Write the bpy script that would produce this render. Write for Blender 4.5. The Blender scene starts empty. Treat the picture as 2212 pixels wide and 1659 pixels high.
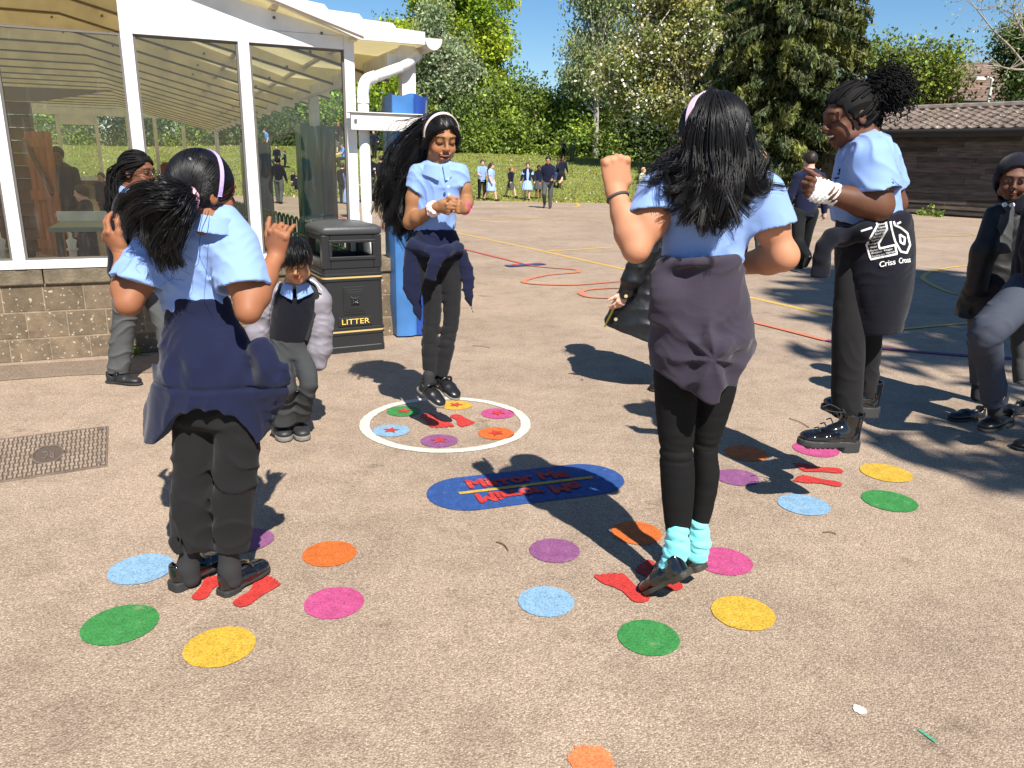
import bpy, math, random
import numpy as np
from mathutils import Vector, Matrix
C = bpy.context.scene.collection
RAD = math.radians
# ------------------------------------------------------------------ camera
W_, H_, F_, CH, PITCH, ROLL = 2212., 1659., 1680., 1.3, RAD(16.07), RAD(1.2)
_r = np.array([1, 0, 0.]); _f = np.array([0, math.cos(PITCH), -math.sin(PITCH)]); _u = np.cross(_r, _f)
CR = _r*math.cos(ROLL)+_u*math.sin(ROLL); CU = _u*math.cos(ROLL)-_r*math.sin(ROLL); CF = _f
EYE = np.array([0, 0, CH])
def ray(x, y): return (x-W_/2)/F_*CR-(y-H_/2)/F_*CU+CF
def gnd(x, y, z=0.):
    d = ray(x, y); return EYE+d*((z-CH)/d[2])
def at(x, y, Y):
    d = ray(x, y); return EYE+d*(Y/d[1])
cam = bpy.data.objects.new('camera', bpy.data.cameras.new('camera')); C.objects.link(cam)
cam.data.sensor_width = 36; cam.data.lens = 36*F_/W_; cam.data.clip_end = 2000; cam.data.clip_start = .05
cam.matrix_world = Matrix(((CR[0], CU[0], -CF[0], 0), (CR[1], CU[1], -CF[1], 0), (CR[2], CU[2], -CF[2], CH), (0, 0, 0, 1)))
bpy.context.scene.camera = cam
# ------------------------------------------------------------------ maths
def v3(*a): return np.array(a if len(a) == 3 else a[0], float)
def nz(a): a = np.asarray(a, float); return a/(np.linalg.norm(a)+1e-12)
def lerp(a, b, t): return a+(b-a)*t
_rt = np.random.RandomState(7).rand(65536).astype(np.float32)
def vn(p, seed=0):
    i = np.floor(p); f = (p-i).astype(np.float32); f = f*f*(3-2*f); i = i.astype(np.int64)+seed*131
    def h(a, b, c): return _rt[((a*73856093) ^ (b*19349663) ^ (c*83492791)) & 65535]
    x, y, z = i[:, 0], i[:, 1], i[:, 2]; o = 0
    for dx in (0, 1):
        wx = f[:, 0] if dx else 1-f[:, 0]
        for dy in (0, 1):
            wy = wx*(f[:, 1] if dy else 1-f[:, 1])
            for dz in (0, 1):
                o = o+wy*(f[:, 2] if dz else 1-f[:, 2])*h(x+dx, y+dy, z+dz)
    return o
def catmull(P, n=4):
    P = np.asarray(P, float)
    if len(P) < 3: 
        t = np.linspace(0, 1, n+1)[:, None]; return P[0]*(1-t)+P[1]*t
    Q = np.vstack([2*P[0]-P[1], P, 2*P[-1]-P[-2]]); out = []
    for i in range(len(P)-1):
        a, b, c, d = Q[i:i+4]
        for t in np.arange(n)/n:
            out.append(.5*(2*b+(c-a)*t+(2*a-5*b+4*c-d)*t*t+(3*b-a-3*c+d)*t**3))
    out.append(P[-1]); return np.array(out)
# ------------------------------------------------------------------ meshes
class M:
    """verts + quads + tris collected into one mesh"""
    def __init__(s): s.v = []; s.q = []; s.t = []; s.n = 0; s.c = []; s.mq = []; s.mt = []
    def add(s, v, q=None, t=None, col=None, mi=0):
        v = np.asarray(v, float).reshape(-1, 3); s.v.append(v)
        if q is not None and len(q): q = np.asarray(q, np.int64).reshape(-1, 4)+s.n; s.q.append(q); s.mq.append(np.full(len(q), mi))
        if t is not None and len(t): t = np.asarray(t, np.int64).reshape(-1, 3)+s.n; s.t.append(t); s.mt.append(np.full(len(t), mi))
        s.c.append(np.broadcast_to(np.asarray(col if col is not None else (1, 1, 1), float), (len(v), 3))); s.n += len(v); return s
    def box(s, a, b, fr=None, mi=0, col=None):
        a = np.minimum(a, b), np.maximum(a, b); lo, hi = a
        v = np.array([[(lo, hi)[i][0], (lo, hi)[j][1], (lo, hi)[k][2]] for i in (0, 1) for j in (0, 1) for k in (0, 1)])
        q = [(0, 1, 3, 2), (4, 6, 7, 5), (0, 4, 5, 1), (2, 3, 7, 6), (0, 2, 6, 4), (1, 5, 7, 3)]
        if fr is not None: v = fr(v)
        return s.add(v, q, mi=mi, col=col)
    def tube(s, pts, r, n=8, cap=True, mi=0, col=None):
        pts = np.asarray(pts, float); k = len(pts); r = np.broadcast_to(np.asarray(r, float), (k,))
        tg = np.gradient(pts, axis=0); tg /= np.linalg.norm(tg, axis=1)[:, None]+1e-12
        up = np.array([0, 0, 1.]) if abs(tg[0][2]) < .9 else np.array([1., 0, 0])
        V = []
        for i in range(k):
            a = np.cross(tg[i], up); a = nz(a); b = np.cross(a, tg[i]); up = b
            an = np.arange(n)*2*math.pi/n
            V.append(pts[i]+r[i]*(np.cos(an)[:, None]*a+np.sin(an)[:, None]*b))
        V = np.vstack(V); q = []
        for i in range(k-1):
            for j in range(n):
                q.append((i*n+j, i*n+(j+1) % n, (i+1)*n+(j+1) % n, (i+1)*n+j))
        t = []
        if cap:
            V = np.vstack([V, pts[0], pts[-1]]); c0 = k*n
            for j in range(n): t += [(c0, (j+1) % n, j), (c0+1, (k-1)*n+j, (k-1)*n+(j+1) % n)]
        return s.add(V, q, t, mi=mi, col=col)
    def prism(s, poly, z0, z1, fr=None, mi=0):
        """poly: (n,2) convex or star-shaped about its mean"""
        p = np.asarray(poly, float); n = len(p); c = p.mean(0)
        V = np.vstack([np.c_[p, np.full(n, z0)], np.c_[p, np.full(n, z1)], [[*c, z0], [*c, z1]]])
        q = [(i, (i+1) % n, n+(i+1) % n, n+i) for i in range(n)]
        t = [(2*n, (i+1) % n, i) for i in range(n)]+[(2*n+1, n+i, n+(i+1) % n) for i in range(n)]
        if fr is not None: V = fr(V)
        return s.add(V, q, t, mi=mi)
    def obj(s, name, mats, parent=None, smooth=False, bevel=0, bseg=2):
        V = np.vstack(s.v); me = bpy.data.meshes.new(name)
        nq = sum(map(len, s.q)); nt = sum(map(len, s.t))
        Q = np.vstack(s.q).ravel() if nq else np.zeros(0, int); T = np.vstack(s.t).ravel() if nt else np.zeros(0, int)
        off = V.mean(0)*0
        me.vertices.add(len(V)); me.vertices.foreach_set('co', V.astype(np.float32).ravel())
        me.loops.add(len(Q)+len(T)); me.loops.foreach_set('vertex_index', np.concatenate([Q, T]).astype(np.int32))
        me.polygons.add(nq+nt)
        me.polygons.foreach_set('loop_start', np.concatenate([np.arange(nq)*4, nq*4+np.arange(nt)*3]).astype(np.int32))
        mats = mats if isinstance(mats, (list, tuple)) else [mats]
        for m in mats: me.materials.append(m)
        me.update(calc_edges=True)
        me.polygons.foreach_set('material_index', np.concatenate(s.mq+s.mt).astype(np.int32))
        me.polygons.foreach_set('use_smooth', np.full(nq+nt, bool(smooth)))
        ca = me.attributes.new('col', 'FLOAT_COLOR', 'POINT')
        ca.data.foreach_set('color', np.c_[np.vstack(s.c), np.ones(len(V))].astype(np.float32).ravel())
        me.validate(clean_customdata=False)
        o = bpy.data.objects.new(name, me); C.objects.link(o)
        if bevel:
            b = o.modifiers.new('bevel', 'BEVEL'); b.width = bevel; b.segments = bseg; b.limit_method = 'ANGLE'; b.harden_normals = False
        if parent is not None: child(o, parent)
        return o
def child(o, p):
    o.parent = p; o.matrix_parent_inverse = (Matrix.Translation(p.location) @ p.rotation_euler.to_matrix().to_4x4()).inverted()
def tag(o, label, cat, group=None):
    o['label'] = label; o['category'] = cat
    if group: o['group'] = group
    return o
def thing(name, loc, label, cat, group=None):
    o = bpy.data.objects.new(name, None); C.objects.link(o); o.location = Vector([float(x) for x in loc]); o.empty_display_size = .1
    return tag(o, label, cat, group)
def struct(o, kind='structure'): o['kind'] = kind; return o
# ------------------------------------------------------------------ signed-distance modelling
def smin(a, b, k):
    h = np.maximum(k-np.abs(a-b), 0)/k; return np.minimum(a, b)-h*h*k*.25
class SDF:
    def __init__(s): s.P = []; s.disp = None
    def add(s, fn, lo, hi, k=.01, op='u'): s.P.append((fn, np.asarray(lo)-.003, np.asarray(hi)+.003, k, op)); return s
    def cap(s, a, b, ra, rb=None, k=.012, op='u', cut=None):
        a = v3(a); b = v3(b); rb = ra if rb is None else rb; ab = b-a; L2 = ab@ab+1e-12; R = max(ra, rb)
        def fn(p):
            q = p-a; t = np.clip(q@ab/L2, 0, 1); d = np.sqrt(((q-t[:, None]*ab)**2).sum(1))-(ra+(rb-ra)*t)
            if cut is not None: d = np.maximum(d, (p-cut[0])@cut[1])
            return d
        return s.add(fn, np.minimum(a, b)-R, np.maximum(a, b)+R, k, op)
    def chain(s, pts, rs, k=.012, op='u'):
        for i in range(len(pts)-1): s.cap(pts[i], pts[i+1], rs[i], rs[i+1], k, op)
        return s
    def ell(s, c, r, ax=None, k=.012, op='u', cut=None):
        c = v3(c); r = v3(r); A = np.eye(3) if ax is None else np.array(ax); R = np.sqrt((A**2*(r**2)[:, None]).sum(0))
        def fn(p):
            q = (p-c)@A.T; k0 = np.sqrt(((q/r)**2).sum(1)); k1 = np.sqrt(((q/r**2)**2).sum(1))+1e-9; d = k0*(k0-1)/k1
            if cut is not None:
                for o, n in cut: d = np.maximum(d, (p-o)@n)
            return d
        return s.add(fn, c-R, c+R, k, op)
    def loft(s, pts, rw, rd, side, k=.012, cuts=(), hollow=None, op='u', sub=3, ec=.45):
        """swept ellipse. cuts: list of (point, outward normal); hollow: (thickness, cut index, depth)"""
        K = catmull(np.c_[np.asarray(pts, float), np.asarray(rw, float), np.asarray(rd, float)], sub)
        P = K[:, :3]; RW = np.maximum(K[:, 3], .004); RD = np.maximum(K[:, 4], .004); side = v3(side); R = max(RW.max(), RD.max())
        def fn(p):
            d = np.full(len(p), 9.)
            for i in range(len(P)-1):
                ab = P[i+1]-P[i]; L = np.linalg.norm(ab)+1e-9; ax = ab/L; S = nz(side-(side@ax)*ax); D = np.cross(ax, S)
                q = p-P[i]; h = q@ax; t = np.clip(h/L, 0, 1); e = h-t*L
                w = RW[i]+(RW[i+1]-RW[i])*t; dd = RD[i]+(RD[i+1]-RD[i])*t; m = np.minimum(w, dd)
                ee = ec if (i == 0 or i == len(P)-2) else 1.
                k0 = np.sqrt((q@S/w)**2+(q@D/dd)**2+(e/(m*ee))**2); d = np.minimum(d, (k0-1)*m)
            if hollow is not None:
                o, n = cuts[hollow[1]]; d = np.maximum(d, -np.maximum(d+hollow[0], -((p-o)@n)-hollow[2]))
            for o, n in cuts: d = np.maximum(d, (p-o)@n)
            return d
        return s.add(fn, P.min(0)-R, P.max(0)+R, k, op)
    def ev(s, p, pad):
        p = p.astype(np.float64); d = np.full(len(p), 9.)
        for fn, lo, hi, k, op in s.P:
            g = k+pad; ix = np.nonzero(((p > lo-g) & (p < hi+g)).all(1))[0]
            if not len(ix): continue
            e = fn(p[ix])
            if op == 'u': d[ix] = smin(d[ix], e, k)
            elif op == 's': d[ix] = -smin(-d[ix], e, k)
        if s.disp is not None:
            ix = np.nonzero(np.abs(d) < .06+pad)[0]
            if len(ix): d[ix] += s.disp(p[ix])
        return d
    def mesh(s, h):
        lo = np.min([q[1] for q in s.P if q[4] == 'u'], 0)-3*h; hi = np.max([q[2] for q in s.P if q[4] == 'u'], 0)+3*h
        B = 6; nb = np.ceil((hi-lo)/(h*B)).astype(int)+1; n = nb*B
        bi = np.stack(np.meshgrid(*[np.arange(m) for m in nb], indexing='ij'), -1).reshape(-1, 3)
        bc = lo+(bi+.5)*B*h-h*.5; hd = B*h*.87
        db = s.ev(bc, hd*2.2); act = np.abs(db) < hd*1.9+.012
        D = np.repeat(np.repeat(np.repeat(np.where(db < 0, -1., 1.).reshape(nb), B, 0), B, 1), B, 2).astype(np.float32)
        ab = bi[act]; g = np.stack(np.meshgrid(*[np.arange(B)]*3, indexing='ij'), -1).reshape(-1, 3)
        I = (ab[:, None, :]*B+g[None]).reshape(-1, 3)
        D[I[:, 0], I[:, 1], I[:, 2]] = s.ev(lo+I*h, 2.5*h)
        D[[0, -1]] = 1; D[:, [0, -1]] = 1; D[:, :, [0, -1]] = 1
        N = D < 0
        cnt = sum(N[a:n[0]-1+a, b:n[1]-1+b, c:n[2]-1+c].astype(np.int8) for a in (0, 1) for b in (0, 1) for c in (0, 1))
        cell = np.argwhere((cnt > 0) & (cnt < 8)); idx = np.full(n, -1, np.int32); idx[cell[:, 0], cell[:, 1], cell[:, 2]] = np.arange(len(cell))
        cs = [(a, b, c) for a in (0, 1) for b in (0, 1) for c in (0, 1)]
        cv = {o: D[cell[:, 0]+o[0], cell[:, 1]+o[1], cell[:, 2]+o[2]] for o in cs}
        acc = np.zeros((len(cell), 3)); w = np.zeros(len(cell))
        for o in cs:
            for ax in range(3):
                if o[ax] == 0:
                    o2 = list(o); o2[ax] = 1; a, b = cv[o], cv[tuple(o2)]; m = (a < 0) != (b < 0)
                    t = np.where(m, a/np.where(m, a-b, 1), 0); pt = np.array(o, float)[None].repeat(len(cell), 0); pt[:, ax] = t
                    acc += pt*m[:, None]; w += m
        V = lo+(cell+acc/w[:, None])*h; Q = []
        for ax in range(3):
            sl0 = [slice(1, -1)]*3; A = N[:-1] if ax == 0 else N[:, :-1] if ax == 1 else N[:, :, :-1]
            Bq = N[1:] if ax == 0 else N[:, 1:] if ax == 1 else N[:, :, 1:]
            e = np.argwhere(A != Bq); b, c = [(1, 2), (2, 0), (0, 1)][ax]
            e = e[(e[:, b] > 0) & (e[:, c] > 0)]
            def cid(db_, dc_):
                f = e.copy(); f[:, b] -= db_; f[:, c] -= dc_; return idx[f[:, 0], f[:, 1], f[:, 2]]
            q = np.stack([cid(1, 1), cid(0, 1), cid(0, 0), cid(1, 0)], 1)
            fl = ~A[e[:, 0], e[:, 1], e[:, 2]]; q[fl] = q[fl][:, ::-1]; Q.append(q[(q >= 0).all(1)])
        Q = np.vstack(Q)
        # light smoothing
        for _ in range(2):
            a = np.concatenate([Q[:, i] for i in range(4) for j in (1, 3)]); b = np.concatenate([Q[:, (i+j) % 4] for i in range(4) for j in (1, 3)])
            c = np.bincount(a, minlength=len(V)); sm = np.stack([np.bincount(a, V[b, k_], len(V)) for k_ in range(3)], 1)
            V = V*.5+.5*sm/np.maximum(c, 1)[:, None]
        return V, Q
    def obj(s, name, h, mat, parent=None, col=None):
        V, Q = s.mesh(h); m = M(); m.add(V, Q, col=None if col is None else col(V)); return m.obj(name, mat, parent, smooth=True)
# ------------------------------------------------------------------ materials
MATS = {}
def mat(name, col, rough=.6, spec=.5, attr=False, metal=0., noise=None, bump=None, coat=0., sheen=0., sss=0., trans=None):
    """noise: (scale, amount, stretch) colour mottling; bump: (scale, strength, stretch)"""
    if name in MATS: return MATS[name]
    m = bpy.data.materials.new(name); m.use_nodes = True; nt = m.node_tree; b = nt.nodes['Principled BSDF']; L = nt.links.new
    b.inputs['Base Color'].default_value = (*col, 1); b.inputs['Roughness'].default_value = rough
    b.inputs['Specular IOR Level'].default_value = spec; b.inputs['Metallic'].default_value = metal
    b.inputs['Coat Weight'].default_value = coat; b.inputs['Sheen Weight'].default_value = sheen
    if sss: b.inputs['Subsurface Weight'].default_value = sss; b.inputs['Subsurface Radius'].default_value = (.012, .005, .003); b.inputs['Subsurface Scale'].default_value = 1.
    src = None
    tc = nt.nodes.new('ShaderNodeTexCoord')
    def tex(scale, stretch, detail=5):
        mp = nt.nodes.new('ShaderNodeMapping'); mp.inputs['Scale'].default_value = stretch; L(tc.outputs['Object'], mp.inputs['Vector'])
        t = nt.nodes.new('ShaderNodeTexNoise'); t.inputs['Scale'].default_value = scale; t.inputs['Detail'].default_value = detail; L(mp.outputs[0], t.inputs['Vector']); return t
    if attr:
        a = nt.nodes.new('ShaderNodeAttribute'); a.attribute_name = 'col'
        x = nt.nodes.new('ShaderNodeMix'); x.data_type = 'RGBA'; x.blend_type = 'MULTIPLY'; x.inputs[0].default_value = 1; x.inputs[6].default_value = (*col, 1); L(a.outputs['Color'], x.inputs[7]); src = x.outputs[2]
    if noise:
        sc, am, *st = noise; t = tex(sc, st[0] if st else (1, 1, 1))
        r = nt.nodes.new('ShaderNodeMapRange'); r.inputs[1].default_value = .3; r.inputs[2].default_value = .7; r.inputs[3].default_value = 1-am; r.inputs[4].default_value = 1+am*.6; L(t.outputs[0], r.inputs[0])
        x = nt.nodes.new('ShaderNodeMix'); x.data_type = 'RGBA'; x.blend_type = 'MULTIPLY'; x.inputs[0].default_value = 1
        if src: L(src, x.inputs[6])
        else: x.inputs[6].default_value = (*col, 1)
        L(r.outputs[0], x.inputs[7]); src = x.outputs[2]
    if src: L(src, b.inputs['Base Color'])
    if bump:
        sc, am, *st = bump; t = tex(sc, st[0] if st else (1, 1, 1), 3); bp = nt.nodes.new('ShaderNodeBump'); bp.inputs['Strength'].default_value = am; bp.inputs['Distance'].default_value = .01
        L(t.outputs[0], bp.inputs['Height']); L(bp.outputs[0], b.inputs['Normal'])
    if trans:
        out = nt.nodes['Material Output']; tr = nt.nodes.new('ShaderNodeBsdfTranslucent'); mx = nt.nodes.new('ShaderNodeMixShader'); mx.inputs[0].default_value = trans
        if src: L(src, tr.inputs[0])
        else: tr.inputs[0].default_value = (*col, 1)
        L(b.outputs[0], mx.inputs[1]); L(tr.outputs[0], mx.inputs[2]); L(mx.outputs[0], out.inputs[0])
    MATS[name] = m; return m
def textmesh(body, size, extrude=0., bold=0., align='CENTER'):
    cu = bpy.data.curves.new('text', 'FONT'); cu.body = body; cu.size = size; cu.extrude = extrude; cu.offset = bold; cu.align_x = align; cu.align_y = 'CENTER'
    ob = bpy.data.objects.new('text', cu); me = bpy.data.meshes.new_from_object(ob)
    me.calc_loop_triangles(); V = np.array([v.co[:] for v in me.vertices]); T = np.array([t.vertices[:] for t in me.loop_triangles])
    bpy.data.objects.remove(ob); bpy.data.curves.remove(cu); bpy.data.meshes.remove(me); return V, T
rnd = np.random.RandomState(11)
# ------------------------------------------------------------------ light
SUNH = nz([.365, -.93, 0]); ELEV = RAD(50)
SUND = SUNH*math.cos(ELEV)+np.array([0, 0, math.sin(ELEV)])
sc = bpy.context.scene
wd = bpy.data.worlds.new('World'); sc.world = wd; wd.use_nodes = True
sky = wd.node_tree.nodes.new('ShaderNodeTexSky'); sky.sky_type = 'NISHITA'; sky.sun_disc = False
sky.sun_elevation = ELEV; sky.sun_rotation = math.atan2(SUND[0], SUND[1]); sky.air_density = 1.0; sky.dust_density = .3; sky.ozone_density = 4.0
bg = wd.node_tree.nodes['Background']; bg.inputs[1].default_value = .062
hs_ = wd.node_tree.nodes.new('ShaderNodeHueSaturation'); hs_.inputs['Saturation'].default_value = 1.22; hs_.inputs['Value'].default_value = 1.18; wd.node_tree.links.new(sky.outputs[0], hs_.inputs['Color']); wd.node_tree.links.new(hs_.outputs[0], bg.inputs[0])
sl = bpy.data.lights.new('sun', 'SUN'); sl.energy = 5.0; sl.angle = RAD(.53); sl.color = (1, .95, .87)
so = bpy.data.objects.new('sun', sl); C.objects.link(so); so.rotation_euler = Vector(SUND).to_track_quat('Z', 'Y').to_euler()
sc.view_settings.view_transform = 'Standard'; sc.view_settings.look = 'None'; sc.view_settings.exposure = .82; sc.view_settings.gamma = 1
sc.cycles.max_bounces = 8; sc.cycles.transparent_max_bounces = 12
# ------------------------------------------------------------------ asphalt
def ground_mat(kk=1.):
    m = bpy.data.materials.new('asphalt'); m.use_nodes = True; nt = m.node_tree; L = nt.links.new; b = nt.nodes['Principled BSDF']
    N = lambda t: nt.nodes.new(t)
    tc = N('ShaderNodeTexCoord')
    def noise(s, d=3, r=.5):
        n = N('ShaderNodeTexNoise'); n.inputs['Scale'].default_value = s; n.inputs['Detail'].default_value = d; n.inputs['Roughness'].default_value = r; L(tc.outputs['Object'], n.inputs['Vector']); return n
    def ramp(src, stops):
        r = N('ShaderNodeValToRGB'); L(src, r.inputs[0]); e = r.color_ramp.elements
        while len(e) < len(stops): e.new(.5)
        for i, (p, c) in enumerate(stops): e[i].position = p; e[i].color = (*c, 1)
        return r.outputs[0]
    def mul(a, c, f=1.):
        x = N('ShaderNodeMix'); x.data_type = 'RGBA'; x.blend_type = 'MULTIPLY'; x.inputs[0].default_value = f; L(a, x.inputs[6]); L(c, x.inputs[7]); return x.outputs[2]
    vo = N('ShaderNodeTexVoronoi'); vo.inputs['Scale'].default_value = 210; L(tc.outputs['Object'], vo.inputs['Vector'])
    g = ramp(vo.outputs['Color'], [(p_, tuple(np.array(c_)*kk*.86)) for p_, c_ in [(.1, (.325, .246, .180)), (.42, (.420, .322, .238)), (.72, (.495, .382, .286)), (.97, (.68, .54, .42))]])
    gap = ramp(vo.outputs['Distance'], [(.35, (1, 1, 1)), (.85, (.64, .62, .60))])
    fine = ramp(noise(330, 2).outputs[0], [(.3, (.80, .79, .78)), (.7, (1.12, 1.12, 1.12))])
    big = ramp(noise(.9, 5, .6).outputs[0], [(.3, (.82, .81, .81)), (.7, (1.12, 1.11, 1.10))])
    med = ramp(noise(5.5, 4, .65).outputs[0], [(.25, (.80, .79, .78)), (.55, (1.04, 1.04, 1.03))])
    spot = ramp(noise(2.3, 6, .7).outputs[0], [(.29, (.60, .58, .56)), (.38, (1, 1, 1))])
    c = mul(mul(mul(mul(mul(g, gap), fine), big), med), spot)
    L(c, b.inputs['Base Color']); b.inputs['Roughness'].default_value = .85; b.inputs['Specular IOR Level'].default_value = .3
    bp = N('ShaderNodeBump'); bp.inputs['Strength'].default_value = .55; bp.inputs['Distance'].default_value = .004
    L(vo.outputs['Distance'], bp.inputs['Height']); bp.invert = True; L(bp.outputs[0], b.inputs['Normal'])
    return m
ASPH = ground_mat()
m = M(); m.add([(-250, -60, 0), (250, -60, 0), (250, 400, 0), (-250, 400, 0)], [(0, 1, 2, 3)]); struct(m.obj('ground', ASPH))
m = M(); wq = [gnd(*q) for q in ((-60, 828), (150, 812), (330, 806), (400, 800), (420, 765), (330, 770), (-60, 795))]; m.add(np.array(wq)+[0, 0, .003], t=[(0, 1, 6), (1, 5, 6), (1, 2, 5), (2, 3, 4), (2, 4, 5)]); struct(m.obj('path_edge', ground_mat(.62)))
# ------------------------------------------------------------------ painted markings
def paint(name, col):
    if name in MATS: return MATS[name]
    m = bpy.data.materials.new(name); m.use_nodes = True; nt = m.node_tree; L = nt.links.new; b = nt.nodes['Principled BSDF']; N = lambda t: nt.nodes.new(t)
    tc = N('ShaderNodeTexCoord'); vo = N('ShaderNodeTexVoronoi'); vo.inputs['Scale'].default_value = 150; L(tc.outputs['Object'], vo.inputs['Vector'])
    n = N('ShaderNodeTexNoise'); n.inputs['Scale'].default_value = 26; n.inputs['Detail'].default_value = 6; n.inputs['Roughness'].default_value = .7; L(tc.outputs['Object'], n.inputs['Vector'])
    r = N('ShaderNodeMapRange'); r.inputs[1].default_value = .25; r.inputs[2].default_value = .6; r.inputs[3].default_value = .70; r.inputs[4].default_value = 1.08; L(n.outputs[0], r.inputs[0])
    x = N('ShaderNodeMix'); x.data_type = 'RGBA'; x.blend_type = 'MULTIPLY'; x.inputs[0].default_value = 1; x.inputs[6].default_value = (*col, 1); L(r.outputs[0], x.inputs[7])
    w = N('ShaderNodeMapRange'); w.inputs[1].default_value = .60; w.inputs[2].default_value = .70; L(n.outputs[0], w.inputs[0])
    gr = N('ShaderNodeMapRange'); gr.inputs[1].default_value = .25; gr.inputs[2].default_value = .85; gr.inputs[3].default_value = 1.06; gr.inputs[4].default_value = .66; L(vo.outputs['Distance'], gr.inputs[0]); x2 = N('ShaderNodeMix'); x2.data_type = 'RGBA'; x2.blend_type = 'MULTIPLY'; x2.inputs[0].default_value = 1; L(x.outputs[2], x2.inputs[6]); L(gr.outputs[0], x2.inputs[7]); y = N('ShaderNodeMix'); y.data_type = 'RGBA'; L(w.outputs[0], y.inputs[0]); L(x2.outputs[2], y.inputs[6]); y.inputs[7].default_value = (.27, .2, .16, 1)
    k = N('ShaderNodeMath'); k.operation = 'MULTIPLY'; k.inputs[1].default_value = .55; L(w.outputs[0], k.inputs[0]); L(k.outputs[0], y.inputs[0])
    L(y.outputs[2], b.inputs['Base Color']); b.inputs['Roughness'].default_value = .7; b.inputs['Specular IOR Level'].default_value = .35
    bp = N('ShaderNodeBump'); bp.inputs['Strength'].default_value = .35; bp.inputs['Distance'].default_value = .003; bp.invert = True; L(vo.outputs['Distance'], bp.inputs['Height']); L(bp.outputs[0], b.inputs['Normal'])
    MATS[name] = m; return m
PC_ = dict(blue=(.29, .49, .68), green=(.055, .29, .07), yellow=(.74, .46, .05), pink=(.62, .095, .26), orange=(.74, .17, .03), purple=(.32, .11, .26), red=(.66, .05, .04), white=(.78, .74, .64), navy=(.035, .10, .33), lane=(.85, .54, .12), redlane=(.70, .14, .12), orlane=(.78, .27, .15), purlane=(.26, .06, .2))
PC = {k_: tuple(np.array(c_)*(.74 if k_ != 'white' else .8)) for k_, c_ in PC_.items()}
def flat(poly, z, m=None, mi=0):
    from mathutils.geometry import tessellate_polygon
    m = m or M(); p = np.asarray(poly)[:, :2]; n = len(p); m.add(np.c_[p, np.full(n, z)], t=tessellate_polygon([[Vector((*q, 0)) for q in p]]), mi=mi); return m
def disc(c, r, n=72, j=.02, seed=0):
    a = np.arange(n)*2*math.pi/n; rs = np.random.RandomState(seed); w = 1+j*(rs.rand(n)-.5)
    return np.c_[c[0]+r*np.cos(a)*w, c[1]+r*np.sin(a)*w]
def ribbon(m, pts, w, z, mi=0, n=5):
    p = catmull(np.asarray(pts)[:, :2], n) if n > 1 else np.asarray(pts)[:, :2]; t = np.gradient(p, axis=0); t /= np.linalg.norm(t, axis=1)[:, None]+1e-9
    nn = np.c_[-t[:, 1], t[:, 0]]; jit = 1+.12*(rnd.rand(len(p))-.5)
    a = p+nn*(w/2*jit)[:, None]; b = p-nn*(w/2*jit)[:, None]; k = len(p)
    m.add(np.vstack([np.c_[a, np.full(k, z)], np.c_[b, np.full(k, z)]]), [(i, i+1, k+i+1, k+i) for i in range(k-1)], mi=mi)
def G(l): return [gnd(*q) for q in l]
DL = {'left': 'in the front left circle round the girl with the pink scrunchie', 'mid': 'in the front circle round the girl with turquoise socks', 'right': 'in the right circle under the girl with the bandaged wrist'}
DOTS = [('left', 'blue', 305, 1230, 124), ('left', 'green', 260, 1350, 144), ('left', 'yellow', 475, 1398, 144), ('left', 'pink', 722, 1303, 128), ('left', 'orange', 712, 1197, 115), ('left', 'purple', 537, 1167, 104),
        ('mid', 'blue', 1180, 1300, 125), ('mid', 'green', 1401, 1378, 135), ('mid', 'yellow', 1605, 1325, 133), ('mid', 'pink', 1563, 1213, 122), ('mid', 'orange', 1375, 1152, 111), ('mid', 'purple', 1198, 1190, 112),
        ('right', 'blue', 1736, 1091, 105), ('right', 'green', 1921, 1083, 105), ('right', 'yellow', 1914, 1022, 98), ('right', 'pink', 1762, 971, 92), ('right', 'orange', 1612, 980, 90), ('right', 'purple', 1592, 1032, 92)]
for i, (g, c, x, y, w) in enumerate(DOTS):
    p = gnd(x, y); r = .97*w/2*np.linalg.norm(p-EYE)*math.cos(math.atan((y-830)/1680))/1680
    o = flat(disc(p, r, seed=i), .003).obj('painted_dot', paint('paint_'+c, PC[c]))
    tag(o, f'{c} painted dot {DL[g]}', 'painted dot', 'coloured dots painted on the playground')
def star(c, r, rot=.3):
    a = rot+np.arange(10)*math.pi/5; k = np.where(np.arange(10) % 2 == 0, r, r*.42); return np.c_[c[0]+k*np.cos(a), c[1]+k*np.sin(a)]
for i, (c, x, y, w) in enumerate([('green', 872, 889, 72), ('yellow', 985, 876, 68), ('pink', 1075, 894, 72), ('orange', 1072, 937, 78), ('purple', 949, 953, 80), ('blue', 845, 931, 78)]):
    p = gnd(x, y); r = w/2*np.linalg.norm(p-EYE)/1680
    o = flat(disc(p, r, seed=40+i), .003).obj('star_dot', paint('paint_'+c, PC[c])); tag(o, f'{c} dot with a red star inside the white ring', 'painted dot', 'starred dots inside the white ring')
    flat(star(p, r*.5, .3+i), .006).obj('star', paint('paint_red', PC['red']), o)
c0 = (gnd(780, 917)+gnd(1147, 917))/2; c0 = v3(-.335, 3.775, 0); ro, ri = .435, .385
m = M(); n = 120; a = np.arange(n)*2*math.pi/n; j = .004*(rnd.rand(n)-.5)
m.add(np.vstack([np.c_[c0[0]+(ro+j)*np.cos(a), c0[1]+(ro+j)*np.sin(a), a*0+.003], np.c_[c0[0]+(ri+j)*np.cos(a), c0[1]+(ri+j)*np.sin(a), a*0+.003]]), [(i, (i+1) % n, n+(i+1) % n, n+i) for i in range(n)])
tag(m.obj('painted_ring', paint('paint_white', PC['white'])), 'white painted ring around the starred dots', 'painted ring')
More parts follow.
